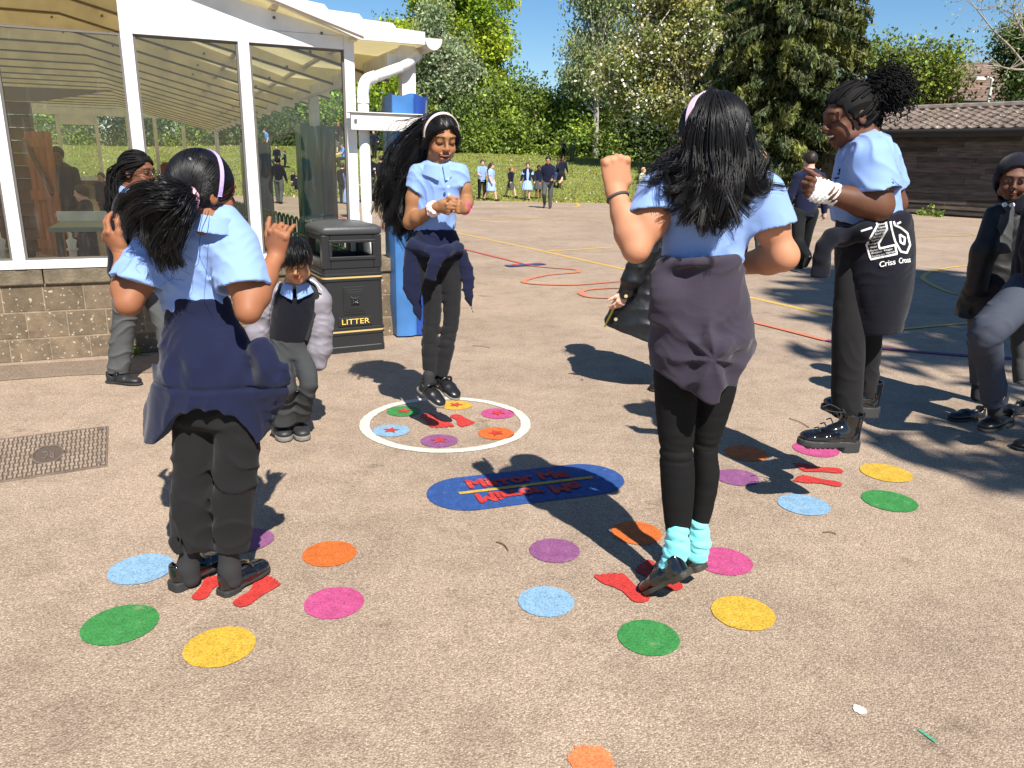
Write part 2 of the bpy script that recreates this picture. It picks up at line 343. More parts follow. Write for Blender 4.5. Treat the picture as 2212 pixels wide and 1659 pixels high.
def foot(heel, toe, side):
    h = v3(heel)[:2]; t = v3(toe)[:2]; L = np.linalg.norm(t-h); ax = (t-h)/L; nn = np.array([-ax[1], ax[0]])*side
    P = [(0, -.05), (.04, -.11), (.14, -.145), (.3, -.14), (.45, -.15), (.6, -.18), (.70, -.20), (.76, -.205)]; w = -.205
    for tw, b, hh in ((.07, .78, .05), (.075, .83, .055), (.078, .865, .06), (.082, .885, .065), (.11, .885, .10)):
        for an in (150, 110, 70, 30): P.append((b+hh*math.sin(RAD(an)), w+tw/2+tw*.5*math.cos(RAD(an))))
        w += tw; P.append((b-.02, w))
    P += [(.78, .212), (.68, .20), (.55, .135), (.4, .10), (.25, .125), (.12, .14), (.04, .105), (0, .04)]; P = np.array(P); return h+P[:, :1]*L*ax+P[:, 1:]*L*nn*1.1
for lab, he, to, sd in [('red footprint under the right loafer of the scrunchie girl', (512, 1312), (598, 1246), 1), ('red footprint between the loafers of the scrunchie girl', (425, 1298), (480, 1240), -1),
                        ('red footprint in shadow beside the purple and orange dots, nearest the blue dot', (1395, 1302), (1303, 1236), 1), ('red footprint partly under the shoe with the turquoise sock', (1468, 1276), (1378, 1216), -1),
                        ('upper red footprint between the yellow and purple dots, toes to the left', (1821, 1019), (1712, 1009), -1), ('lower red footprint between the blue and pink dots, toes to the left', (1819, 1049), (1712, 1032), 1),
                        ('red footprint in the white ring nearest its orange dot', (980, 897), (1016, 922), -1), ('red footprint in the white ring under the jumping shoe', (918, 895), (962, 927), 1)]:
    tag(flat(foot(gnd(*he), gnd(*to), sd), .0045).obj('painted_footprint', paint('paint_red', PC['red'])), lab, 'footprint', 'red footprints painted on the ground')
# blue mirror sign
A = gnd(1010, 1066); B = gnd(1264, 1035); ax = nz(B-A); nn = np.array([-ax[1], ax[0], 0]); hw = .165
an = np.linspace(math.pi/2, 3*math.pi/2, 24); P = [A+hw*(np.cos(t)*ax+np.sin(t)*nn) for t in an]+[B+hw*(np.cos(t+math.pi)*ax+np.sin(t+math.pi)*nn) for t in an]
sg = flat(P, .003).obj('painted_sign', paint('paint_navy', PC['navy'])); tag(sg, 'blue rounded sign painted on the ground reading Mirror Me with its mirror image', 'painted sign')
mid = (A+B)/2; Ls = np.linalg.norm(B-A)
m = M(); ribbon(m, [A-ax*.035, B+ax*.035], .022, .006, n=1); m.obj('centre_line', paint('paint_yellow', PC['yellow']), sg)
V, T = textmesh('Mirror Me', .115); V[:, 0] *= .84*Ls/np.ptp(V[:, 0]); V[:, 0] -= .02
for s_, nm in ((1, 'lettering'), (-1, 'mirrored_lettering')):
    Q = mid+V[:, :1]*ax+(V[:, 1:2]+.068)*s_*nn; Q[:, 2] = .0065; mm = M(); [mm.add(Q+[dx_, dy_, .0003*k_], t=T) for k_, (dx_, dy_) in enumerate(((0, 0), (.006, 0), (-.006, 0), (0, .006), (0, -.006), (.004, .004), (-.004, -.004)))]; mm.obj(nm, paint('paint_red', PC['red']), sg)
m = flat(disc(gnd(1275, 1645), .050, 40, .35, 5)*[1, 1], .003); tag(m.obj('painted_dot', paint('paint_orange_worn', (.75, .2, .07))), 'worn orange painted patch at the bottom edge of the picture', 'painted dot')
tag(flat(disc(gnd(1856, 1535), .017, 16, .4, 3), .003).obj('gum_spot', paint('gum', (.72, .68, .6))), 'dried white gum spot on the asphalt', 'gum spot')
m = M(); ribbon(m, G([(1985, 1578), (2022, 1605)]), .009, .003); tag(m.obj('chalk_mark', paint('chalkgreen', (.08, .33, .2))), 'short green scrape of paint on the asphalt', 'paint mark')
for i, (q0, q1, lab) in enumerate((((1705, 905), (1748, 925), 'thin brown twig in front of the patent boot'), ((1778, 1152), (1806, 1156), 'short brown twig between the blue and pink dots'), ((1020, 748), (1058, 752), 'thin brown twig behind the white ring'), ((1098, 1192), (1072, 1172), 'small reddish twig near the purple dot'))):
    a_, b_ = gnd(*q0), gnd(*q1); m = M(); m.tube(catmull([a_+[0, 0, .004], (a_+b_)/2+[.006, .008, .007], b_+[0, 0, .004]], 5), .0022, 5); tag(m.obj('twig', mat('twig_brown', (.16, .08, .045), .8)), lab, 'twig', 'twigs lying on the asphalt')
LINES = [('lane', .07, [(985, 503), (1100, 527), (1345, 581), (1630, 645), (1812, 686)], 'long yellow court line running behind the jumping girls'),
         ('lane', .07, [(1180, 543), (1420, 530), (1764, 517), (1900, 512)], 'yellow court line joining the long line at a sharp angle'),
         ('lane', .09, [(1000, 474), (1430, 467), (1800, 462)], 'far yellow court line across the playground'),
         ('lane', .06, [(720, 442), (774, 455), (842, 469), (985, 503)], 'yellow court line seen behind the white downpipe'),
         ('lane', .1, [(1013, 440), (1226, 438), (1247, 442), (1251, 444), (1243, 447), (1204, 449), (1013, 449)], 'rounded yellow key line by the grass edge'),
         ('lane', .06, [(2096, 574), (2048, 579), (2009, 588), (1993, 600), (2005, 611), (2048, 631), (2100, 642), (2180, 655)], 'curved yellow line beside the hooded girl'),
         ('lane', .055, [(1915, 717), (1945, 712), (2090, 699), (2240, 686)], 'yellow line under the tree shadow'),
         ('lane', .05, [(1950, 496), (2107, 508), (1900, 514)], 'thin yellow corner line near the timber shed'),
         ('redlane', .06, [(699, 455), (752, 475), (840, 494), (985, 534), (1128, 570)], 'red line running down to the small blue marking'),
         ('orlane', .065, [(1143, 575), (1204, 580), (1243, 583), (1249, 587), (1238, 590), (1183, 595), (1149, 602), (1132, 608), (1141, 613), (1183, 616), (1247, 616), (1332, 609), (1400, 604)], 'winding orange line on the playground'),
         ('orlane', .065, [(1400, 622), (1326, 623), (1270, 627), (1254, 634), (1275, 643), (1330, 647), (1500, 670), (1630, 698), (1785, 737)], 'second loop of orange line behind the black coat'),
         ('purlane', .06, [(1785, 737), (1850, 748), (1935, 757), (2090, 770), (2230, 778)], 'purple line under the tree shadow')]
for c, w, pts, lab in LINES:
    m = M(); ribbon(m, G(pts), w, .003+.0006*(LINES.index((c, w, pts, lab)))); tag(m.obj('painted_line', paint('line_'+c, PC[c])), lab, 'painted line', 'lines painted on the playground')
m = M(); ribbon(m, G([(1094, 576), (1130, 574), (1175, 571)]), .16, .0115); o = m.obj('painted_marking', paint('paint_navy', PC['navy'])); tag(o, 'small blue marking with red dots where red and orange lines meet', 'painted marking')
for x, y in ((1113, 574), (1140, 573), (1162, 571)): flat(disc(gnd(x, y), .05, 16), .0145).obj('red_dot', paint('paint_red', PC['red']), o)
# manhole cover
def quad_frame(p00, p10, p11, p01):
    def fr(V):
        s, t = V[:, :1], V[:, 1:2]; b = p00*(1-s)*(1-t)+p10*s*(1-t)+p11*s*t+p01*(1-s)*t; b = b.copy(); b[:, 2] = V[:, 2]; return b
    return fr
q00, q10, q11, q01 = gnd(-38, 1046), gnd(228, 1006), gnd(231, 924), gnd(-20, 955)
IRON = mat('cast_iron', (.17, .125, .095), .6, .4, noise=(14, .35), bump=(120, .3))
fr = quad_frame(q00, q10, q11, q01); m = M(); m.box((0, 0, .001), (1, 1, .004), fr, mi=1)
for i in range(26):
    for j in range(12):
        s = (i+.5)/26; t = (j+.5)/12
        if ((s-.5)/.135)**2+((t-.45)/.23)**2 < 1: continue
        if (i+j) % 2: m.box((s-.016, t-.020, .004), (s+.016, t+.020, .0075), fr)
        else: m.box((s-.008, t-.036, .004), (s+.008, t+.036, .0075), fr)
mh = m.obj('manhole_cover', [mat('iron_studs', (.30, .225, .165), .6, .4, noise=(14, .3)), mat('iron_gaps', (.085, .062, .048), .8)]); tag(mh, 'rectangular studded iron drain cover set in the asphalt', 'drain cover')
m = M(); 
for k in (0, .012, ): m.box((-.012-k, -.03, .0005), (-.004-k, 1.03, .0056-k*.1), fr)
m.box((1.004, -.03, .0005), (1.016, 1.03, .0056), fr); m.box((0, 1.008, .0005), (1, 1.03, .0056), fr); m.box((0, -.03, .0005), (1, -.008, .0056), fr); m.obj('frame', IRON, mh)
m = M(); a = np.linspace(0, 2*math.pi, 41); m.tube(fr(np.c_[.5+.13*np.cos(a), .45+.22*np.sin(a), a*0+.006]), .004, 6, False)
V, T = textmesh('RC', .3, extrude=.004); m.add(fr(np.c_[.5-V[:, 0]*.30, .45-V[:, 1]*.85, V[:, 2]+.004]), t=T); m.obj('badge', IRON, mh)
for s, t in ((.955, .95), (.95, .05)):
    m = M(); m.prism(disc((s, t), .03, 16, 0)*1., .0076, .009, fr); m.obj('lifting_key_cap', mat('iron_cap', (.12, .1, .09), .5), mh)
# ------------------------------------------------------------------ grass bank
GRASS = mat('grass', (.17, .19, .055), .9, .2, noise=(1.1, .32), bump=(60, .8))
def gz(x, y):
    edge = 26.2+.25*np.sin(x*.6)+.02*x; t = np.clip((y-edge)/(19.5), 0, 1); t = t*t*(3-2*t)
    top = 1.62-.55*np.clip((x+2)/12, 0, 1)-.5*np.clip((x-8)/10, 0, 1)+.10*np.sin(x*.35)
    return t*top+.03*np.clip((y-edge)*3, -.2, 1)
m = M(); gx = np.linspace(-70, 70, 180); gy = np.concatenate([np.linspace(25.8, 47, 60), np.linspace(48, 120, 12)]); X, Y = np.meshgrid(gx, gy, indexing='ij'); Z = gz(X, Y)
nn_ = len(gy); q = [(i*nn_+j, (i+1)*nn_+j, (i+1)*nn_+j+1, i*nn_+j+1) for i in range(len(gx)-1) for j in range(nn_-1)]
m.add(np.c_[X.ravel(), Y.ravel(), Z.ravel()], q); struct(m.obj('grass_bank', GRASS, smooth=True))
def blades(n, x0, x1, y0, y1, hh, zf, keep=None):
    x = rnd.uniform(x0, x1, n); y = y0+(y1-y0)*rnd.rand(n)**1.25; z = zf(x, y)
    if keep is not None: k = keep(x, y); x, y, z = x[k], y[k], z[k]; n = len(x)
    an = rnd.rand(n)*6.28; w = .018+.012*rnd.rand(n); h = hh*(.5+rnd.rand(n)); b = np.c_[x, y, z]; d = np.c_[np.cos(an), np.sin(an), an*0]
    V = np.stack([b-d*w[:, None], b+d*w[:, None], b+np.c_[rnd.randn(n)*.03, rnd.randn(n)*.03, h]], 1).reshape(-1, 3)
    col = np.repeat(np.c_[.8+.7*rnd.rand(n), .8+.5*rnd.rand(n), .5+.6*rnd.rand(n)], 3, 0); return V, np.arange(3*n).reshape(-1, 3), col
V, T, cc = blades(110000, -24, 20, 26.0, 46.5, .045, gz); m = M(); m.add(V, t=T, col=cc); o = m.obj('grass', mat('grass_blade', (.19, .215, .058), .8, .2, attr=True)); o['kind'] = 'stuff'; o['label'] = 'short mown grass on the bank'
V, T, cc = blades(700, -24, 20, 25.9, 46.5, .05, gz); V = V.reshape(-1, 3, 3); V[:, 2] += [0, 0, .01]; m = M(); m.add(V.reshape(-1, 3), t=T, col=(1, 1, 1)); o = m.obj('daisies', mat('daisy', (.7, .7, .55), .8)); o['kind'] = 'stuff'; o['label'] = 'white daisies dotted in the grass'
# ------------------------------------------------------------------ trees
BARK = mat('bark', (.14, .105, .075), .9, .2, noise=(6, .4, (1, 1, .3)), bump=(20, .6))
def leafmat(name, col, tr=.3): return mat(name, col, .55, .35, attr=True, trans=tr)
def leafquads(m, c, s, base, jit=.3, asp=.55, hang=0., rs=None, mi=0):
    rs = rs or rnd; n = len(c); a = rs.randn(n, 3); a[:, 2] -= hang*2.2; a /= np.linalg.norm(a, axis=1)[:, None]; b = np.cross(a, rs.randn(n, 3)); b /= np.linalg.norm(b, axis=1)[:, None]+1e-9
    s = s*(.6+.8*rs.rand(n))[:, None]; V = np.stack([c-a*s*.5, c+b*s*.5*asp, c+a*s*.5, c-b*s*.5*asp], 1).reshape(-1, 3)
    k = np.exp(jit*rs.randn(n)); col = np.c_[k*(1+.25*jit*rs.randn(n)), k, k*(1+.3*jit*rs.randn(n))]; base = np.asarray(base, float)
    m.add(V, np.arange(4*n).reshape(-1, 4), col=np.repeat(np.clip(col, .15, 2.5)*base, 4, 0), mi=mi)
def clumps(crowns, n, rs, shell=.45):
    vol = np.array([c[3]*c[4]*c[5] for c in crowns])**.8; k = rs.choice(len(crowns), n, p=vol/vol.sum()); d = rs.randn(n, 3); d /= np.linalg.norm(d, axis=1)[:, None]
    r = rs.rand(n)**shell; c = np.array(crowns)[k]; return c[:, :3]+d*r[:, None]*c[:, 3:]
def tree(name, label, base, crowns, nc, nl, cr, ls, lm, cols=((1, 1, 1),), trunk=.25, hang=0., asp=.55, seed=1, group=None, jit=.28, branches=40, extra=None, cflat=.7, parts=('crown', 'trunk'), cat='tree', bm=None, shell=.45):
    rs = np.random.RandomState(seed); t = thing(name, base, label, cat, group); cc = clumps(crowns, nc, rs, shell); m = M()
    for i, c in enumerate(cc):
        p = c+np.clip(rs.randn(nl, 3), -1.7, 1.7)*cr*[1, 1, cflat]*(.6+.8*rs.rand()); colr = np.array(cols[rs.randint(len(cols))])*np.exp(.16*rs.randn())
        leafquads(m, p, ls, colr, jit, asp, hang, rs)
    if extra: extra(m, cc, rs)
    m.obj(parts[0], lm, t); m = M(); base = v3(base); top = np.mean([c[:3] for c in crowns], 0); ht = max(c[2]+c[5]*.5 for c in crowns)
    p1 = v3(top[0], top[1], max(ht, base[2]+1)); mid_ = lerp(base, p1, .5)+rs.randn(3)*.15
    tp = catmull([base, mid_, p1], 6); m.tube(tp, np.linspace(trunk, trunk*.18, len(tp)), 8)
    for c in cc[:branches]:
        s = tp[rs.randint(len(tp)//4, len(tp)-1)]; mm = (s+c)/2+rs.randn(3)*.2+[0, 0, .25]; m.tube(catmull([s, mm, c], 4), np.linspace(trunk*.28, .012, 9), 5, False)
    m.obj(parts[1], bm or BARK, t, smooth=True); return t
def CW(x, y, Y, rx, ry=None, rdepth=None):
    p = at(x, y, Y); k = Y/F_*1.02; ry = ry or rx; return (*p, rx*k, (rdepth or (rx+ry)/2)*k, ry*k)
L_BR = leafmat('leaf_bright', (.29, .36, .035), .4); L_GG = leafmat('leaf_greygreen', (.29, .33, .19)); L_MID = leafmat('leaf_mid', (.18, .25, .042)); L_DK = leafmat('leaf_dark', (.055, .085, .02), .2)
L_OL = leafmat('leaf_olive', (.30, .305, .10)); L_BI = leafmat('leaf_birch', (.29, .32, .14)); L_CO = leafmat('needle', (.08, .098, .03), .15)
def bz(x, y): return float(gz(np.array([x]), np.array([y]))[0])
def basept(px, Y): 
    p = at(px, 340, Y); return (p[0], Y, bz(p[0], Y)-.1)
GT = 'trees and hedge behind the grass bank'
tree('maple_tree', 'tall bright yellow-green tree whose crown passes the top of the picture', basept(985, 56), [CW(905, 60, 56, 80, 75), CW(1000, 40, 56, 95, 95), CW(1050, 120, 56, 62, 75), CW(985, 170, 56, 110, 80), CW(860, 120, 56, 60, 90), CW(950, -40, 56, 90, 70)], 260, 190, .5, .25, L_BR, ((1, 1, 1), (.8, .95, .8), (1.15, 1.1, 1)), .35, seed=3, group=GT)
tree('whitebeam_tree', 'grey-green leafy tree in front of the bright maple', basept(955, 51), [CW(940, 90, 51, 55, 62), CW(955, 165, 51, 72, 80), CW(990, 235, 51, 75, 60), CW(930, 230, 51, 50, 60)], 170, 150, .42, .22, L_GG, ((1, 1, 1), (.75, .85, .7)), .25, seed=4, group=GT)
tree('lime_tree', 'broad bright green tree seen through the canopy glass', basept(640, 52), [CW(600, 250, 52, 90, 90), CW(690, 240, 52, 80, 90), CW(790, 220, 52, 80, 90), CW(640, 180, 52, 100, 60), CW(470, 250, 52, 80, 70), CW(830, 270, 52, 50, 60)], 220, 150, .5, .28, L_BR, ((.9, 1, 1), (.65, .8, .9), (1.1, 1.1, 1)), .3, seed=5, group=GT)
# hedge belt of separate shrubs
HD = [(150, 250, 110), (300, 250, 110), (420, 255, 100), (540, 270, 95), (640, 275, 90), (740, 280, 85), (830, 275, 90), (910, 265, 95), (1000, 250, 105), (1075, 232, 105), (1140, 225, 100), (1200, 235, 100), (1262, 250, 100), (1330, 255, 105), (1400, 260, 105), (1470, 262, 110), (1545, 268, 110), (1625, 280, 110), (1705, 300, 110)]
for i, (x, y, r) in enumerate(HD):
    Yh = 48.5+(i % 3)*.8; lm = (L_MID, L_DK, L_MID, L_DK, L_DK)[i % 5] if i < 13 else L_DK; hy = 350 if i < 13 else 372
    if i in (9, 11): lm = L_MID
    cr_ = [CW(x, y+15, Yh, r*.75, r*.72), CW(x-25, (y+hy)/2+20, Yh-.6, r*.75, (hy-y)*.42), CW(x+30, (y+hy)/2+25, Yh-.4, r*.7, (hy-y)*.42)]
    hue = ['dark green', 'deep shaded green', 'olive green'][i % 3]
    tree('hedge_shrub', f"{hue} dense shrub in the hedge belt, number {i+1} from the left end" if False else f"{hue} dense hedge shrub {['behind the canopy posts', 'behind the seated children', 'behind the walking children', 'behind the blossom tree', 'behind the conifer'][min(i//4, 4)]}, {['first', 'second', 'third', 'fourth'][i % 4]} from the left there", basept(x, Yh), cr_, 85, 150, .5, .2, lm, ((1, 1, 1), (.7, .75, .8), (1.2, 1.15, .9)), .12, seed=20+i, group='shrubs of the dark hedge belt', branches=25, shell=.6, cat='shrub')
def blossoms(m, cc, rs):
    k = cc[rs.choice(len(cc), 190)]; 
    for c in k: leafquads(m, c+rs.randn(34, 3)*.4, .13, (2.9, 2.6, 7.5), .15, .8, 0, rs)
tree('birch_tree', 'thin pale birch with hanging twigs left of the blossom tree', basept(1285, 47), [CW(1290, 30, 47, 55, 60), CW(1265, 120, 47, 48, 55), CW(1300, 150, 47, 65, 60), CW(1310, -30, 47, 60, 60), CW(1250, 165, 47, 35, 40)], 190, 100, .42, .17, L_BI, ((1, 1, 1), (.7, .8, .8)), .2, hang=.8, seed=6, group=GT, branches=110, bm=mat('birch_bark', (.35, .32, .28), .8))
tree('cherry_tree', 'wide olive tree with white blossom and pale bare branches', basept(1475, 38), [CW(1440, 60, 38, 110, 85), CW(1540, 40, 38, 100, 95), CW(1400, 170, 38, 105, 75), CW(1500, 170, 38, 100, 80), CW(1460, 250, 38, 90, 40), CW(1590, 140, 38, 70, 90), CW(1480, -30, 38, 130, 60), CW(1340, 200, 38, 45, 45)], 420, 125, .36, .165, L_OL, ((1, 1, 1), (.7, .8, .7), (1.2, 1.15, 1)), .26, seed=7, group=GT, extra=blossoms, branches=150, bm=mat('pale_bark', (.30, .26, .21), .85))
# conifer with drooping sprays
def conifer(name, label, base, H, R, nb, seed, dens, lm=None, cols=((1, 1, 1), (.55, .65, .6), (1.45, 1.35, .9)), grp=None, low=.06, ls=.16):
    rs = np.random.RandomState(seed); t = thing(name, base, label, 'tree', grp); base = v3(base); m = M(); tk = M()
    tk.tube([base, base+[0, 0, H*.5], base+[0, 0, H]], [.32, .2, .03], 10)
    for i in range(nb):
        h = H*(low+(.97-low)*rs.rand()**.9); an = rs.rand()*6.283; r = R*(1-(h/H)**1.6)*(.75+.4*rs.rand())+.25; d = np.array([math.cos(an), math.sin(an), 0])
        p = catmull([base+[0, 0, h], base+d*r*.5+[0, 0, h+r*.10], base+d*r+[0, 0, h-r*.12+.15]], 5); tk.tube(p, np.linspace(.05, .012, len(p)), 5, False)
        k = int(dens*r); u = rs.rand(k)**.7; q = np.array([np.interp(u*(len(p)-1), np.arange(len(p)), p[:, j]) for j in range(3)]).T
        side = np.array([-d[1], d[0], 0]); w = (rs.rand(k)-.5)*r*.38*(1.15-u); q = q+side*w[:, None]+np.c_[np.zeros((k, 2)), -np.abs(rs.randn(k))*.16-.1*np.abs(w)]
        leafquads(m, q, ls, np.array(cols[rs.randint(len(cols))])*np.exp(.2*rs.randn()), .3, .3, .75, rs)
    m.obj('crown', lm or L_CO, t); tk.obj('trunk', BARK, t, smooth=True); return t
cb = at(1678, 420, 27.5); conifer('conifer_tree', 'dark olive conifer with drooping sprays beside the timber shed', (cb[0], 27.5, .1), 11.5, 2.95, 430, 9, 150, grp=GT, ls=.23)
cb = at(1600, 400, 31); conifer('conifer_tree', 'darker conifer standing behind the first one', (cb[0]+.4, 31, .3), 11.0, 2.4, 240, 10, 85, lm=L_DK, grp=GT, ls=.25)
GB = 'trees beyond the timber shed'
tree('willow_tree', 'loose yellow-green shrubby tree showing above the shed roof', (18.5, 33, 0), [CW(1955, 150, 33, 85, 70), CW(2040, 165, 33, 62, 62), CW(1920, 210, 33, 70, 60), CW(1990, 232, 33, 85, 50), CW(1905, 120, 33, 40, 45)], 130, 95, .42, .15, leafmat('leaf_willow', (.19, .235, .035)), ((1, 1, 1), (.75, .85, .7)), .14, seed=12, group=GB, branches=120)
tree('ash_tree', 'dark leafy tree at the right edge above the shed', (23, 31, 0), [CW(2212, 110, 31, 42, 50), CW(2205, 180, 31, 42, 45), CW(2250, 90, 31, 50, 70)], 90, 110, .34, .15, leafmat('leaf_ash', (.09, .14, .035)), ((1, 1, 1), (.7, .8, .8)), .15, seed=13, group=GB, branches=50)
t = thing('bare_tree', (24, 29, 0), 'nearly bare tree whose twigs reach in at the top right corner', 'tree', GB); m = M(); rs = np.random.RandomState(5); lv = M()
root_ = at(2260, 330, 29); m.tube([(24, 29, 0), root_, at(2250, 60, 29)], [.16, .1, .05], 8)
for px in ([(2250, 190), (2190, 110), (2150, 70), (2110, 20), (2085, -10)], [(2240, 100), (2200, 50), (2180, -10)], [(2245, 150), (2190, 150), (2140, 142), (2090, 155)], [(2250, 120), (2212, 70), (2205, 10)]):
    p = catmull([at(x, y, 29) for x, y in px], 6); m.tube(p, np.linspace(.05, .009, len(p)), 5, False)
    for j in range(16):
        b = p[rs.randint(4, len(p))]; e = b+rs.randn(3)*[.5, .3, .4]+[-.25, 0, .2]; m.tube([b, (b+e)/2+rs.randn(3)*.06, e], [.014, .01, .005], 4, False); leafquads(lv, e+rs.randn(9, 3)*.12, .09, (1, 1, 1), .3, rs=rs)
m.obj('trunk', MATS['pale_bark'], t, smooth=True); lv.obj('foliage', L_BI, t)
# the tree behind the photographer's right shoulder whose shade lies on the asphalt
conifer('pine_tree', 'spreading pine standing beside the photographer, known by its shade at the right', (9.4, -2.5, 0), 17, 7.0, 220, 31, 34, grp=None, low=.38, ls=.42)
# ------------------------------------------------------------------ canopy building (local frame: x along the front wall, y going back, z up)
O_ = v3(-.817, 5.829, 0); ANG = math.atan2(.41114, .91157)
def lroot(name, label, cat, loc=O_, ang=ANG, group=None):
    t = thing(name, loc, label, cat, group); t.rotation_euler = (0, 0, ang); return t
def lp(o, p): o.parent = p; return o
def B2W(u, v, z): return O_+np.array([u*math.cos(ANG)-v*math.sin(ANG), u*math.sin(ANG)+v*math.cos(ANG), z])
WHITE = mat('white_pvc', (.74, .74, .72), .4, .5, noise=(4, .16)); WHITED = mat('white_paint_weathered', (.66, .65, .61), .5, .4, noise=(5, .22))
def blockmat():
    m = bpy.data.materials.new('stone_block'); m.use_nodes = True; nt = m.node_tree; L = nt.links.new; b = nt.nodes['Principled BSDF']; N = lambda t: nt.nodes.new(t)
    tc = N('ShaderNodeTexCoord'); sp = N('ShaderNodeSeparateXYZ'); L(tc.outputs['Object'], sp.inputs[0]); ad = N('ShaderNodeMath'); L(sp.outputs[0], ad.inputs[0]); L(sp.outputs[1], ad.inputs[1])
    cb_ = N('ShaderNodeCombineXYZ'); L(ad.outputs[0], cb_.inputs[0]); zz = N('ShaderNodeMath'); zz.inputs[1].default_value = -.485+.51; L(sp.outputs[2], zz.inputs[0]); L(zz.outputs[0], cb_.inputs[1])
    br = N('ShaderNodeTexBrick'); br.inputs['Scale'].default_value = 1; br.inputs['Brick Width'].default_value = .225; br.inputs['Row Height'].default_value = .17; br.inputs['Mortar Size'].default_value = .006; br.inputs['Mortar Smooth'].default_value = .3; br.inputs['Bias'].default_value = 0
    br.inputs['Color1'].default_value = (.125, .092, .056, 1); br.inputs['Color2'].default_value = (.215, .158, .10, 1); br.inputs['Mortar'].default_value = (.27, .20, .135, 1); L(cb_.outputs[0], br.inputs['Vector'])
    n = N('ShaderNodeTexNoise'); n.inputs['Scale'].default_value = 9; n.inputs['Detail'].default_value = 8; n.inputs['Roughness'].default_value = .75; L(tc.outputs['Object'], n.inputs['Vector'])
    r = N('ShaderNodeMapRange'); r.inputs[1].default_value = .3; r.inputs[2].default_value = .7; r.inputs[3].default_value = .5; r.inputs[4].default_value = 1.3; L(n.outputs[0], r.inputs[0])
    x = N('ShaderNodeMix'); x.data_type = 'RGBA'; x.blend_type = 'MULTIPLY'; x.inputs[0].default_value = 1; L(br.outputs[0], x.inputs[6]); L(r.outputs[0], x.inputs[7])
    v = N('ShaderNodeTexNoise'); v.inputs['Scale'].default_value = 42; v.inputs['Detail'].default_value = 3; L(tc.outputs['Object'], v.inputs['Vector'])
    w = N('ShaderNodeMapRange'); w.inputs[1].default_value = .62; w.inputs[2].default_value = .67; L(v.outputs[0], w.inputs[0])
    y = N('ShaderNodeMix'); y.data_type = 'RGBA'; L(w.outputs[0], y.inputs[0]); L(x.outputs[2], y.inputs[6]); y.inputs[7].default_value = (.42, .38, .29, 1)
    L(y.outputs[2], b.inputs['Base Color']); b.inputs['Roughness'].default_value = .9
    mt = N('ShaderNodeMath'); mt.operation = 'MULTIPLY_ADD'; mt.inputs[1].default_value = -1.5; L(br.outputs['Fac'], mt.inputs[0]); L(n.outputs[0], mt.inputs[2])
    bp = N('ShaderNodeBump'); bp.inputs['Strength'].default_value = .7; bp.inputs['Distance'].default_value = .012; L(mt.outputs[0], bp.inputs['Height']); L(bp.outputs[0], b.inputs['Normal']); return m
BLOCK = blockmat()
t = lroot('dwarf_wall', 'low reconstituted-stone block wall below the canopy windows', 'wall'); m = M(); m.box((-9, 0, 0), (0, .21, .49)); lp(m.obj('wall_body', BLOCK, bevel=.004), t)
m = M(); x = 0.
COP = mat('coping_stone', (.165, .135, .092), .9, .2, noise=(11, .4), bump=(60, .6))
for i in range(16):
    L_ = .55+.05*((i*7) % 3); m.box((x-L_+.006, -.02, .49), (x+(.012 if i == 0 else 0), .235, .585)); x -= L_
lp(m.obj('coping', COP, bevel=.006), t)
m = M(); m.add([(-9, -.26, .0022), (-.05, -.2, .0022), (-.05, -.01, .0022), (-9, -.01, .0022)], [(0, 1, 2, 3)])
# canopy
CAN = lroot('canopy_shelter', 'white framed glazed canopy with cream roof panels standing on the block wall', 'canopy')
def zr(u):   # underside of the roof
    u = np.asarray(u, float); return np.where(u > -.354, 2.064-.04*(u+.354), np.where(u > -2.3, 2.064-.31*(u+.354), 2.064+.31*1.946))
ROOF = mat('roof_panel', (.84, .77, .55), .6, .3, noise=(2.2, .14), trans=.62); JOIST = mat('joist_cream', (.74, .67, .48), .6, .3, noise=(4, .2)); DARKG = mat('seal_grey', (.12, .11, .10), .6)
vend = 20.2; m = M(); us = np.array([.13, -.354, -1.2, -1.85, -2.3, -4, -6.5, -9.5]); k = len(us)
V = np.vstack([np.c_[us, np.full(k, v), zr(us)+dz] for v, dz in ((-.12, 0), (vend, 0), (-.12, .035), (vend, .035))])
q = [(i, i+1, k+i+1, k+i) for i in range(k-1)]+[(2*k+i, 3*k+i, 3*k+i+1, 2*k+i+1) for i in range(k-1)]+[(i, 2*k+i, 2*k+i+1, i+1) for i in range(k-1)]+[(0, k, 3*k, 2*k)]
m.add(V, q); lp(m.obj('roof_panel', ROOF), CAN)
vs = [.7+1.15*i for i in range(17)]
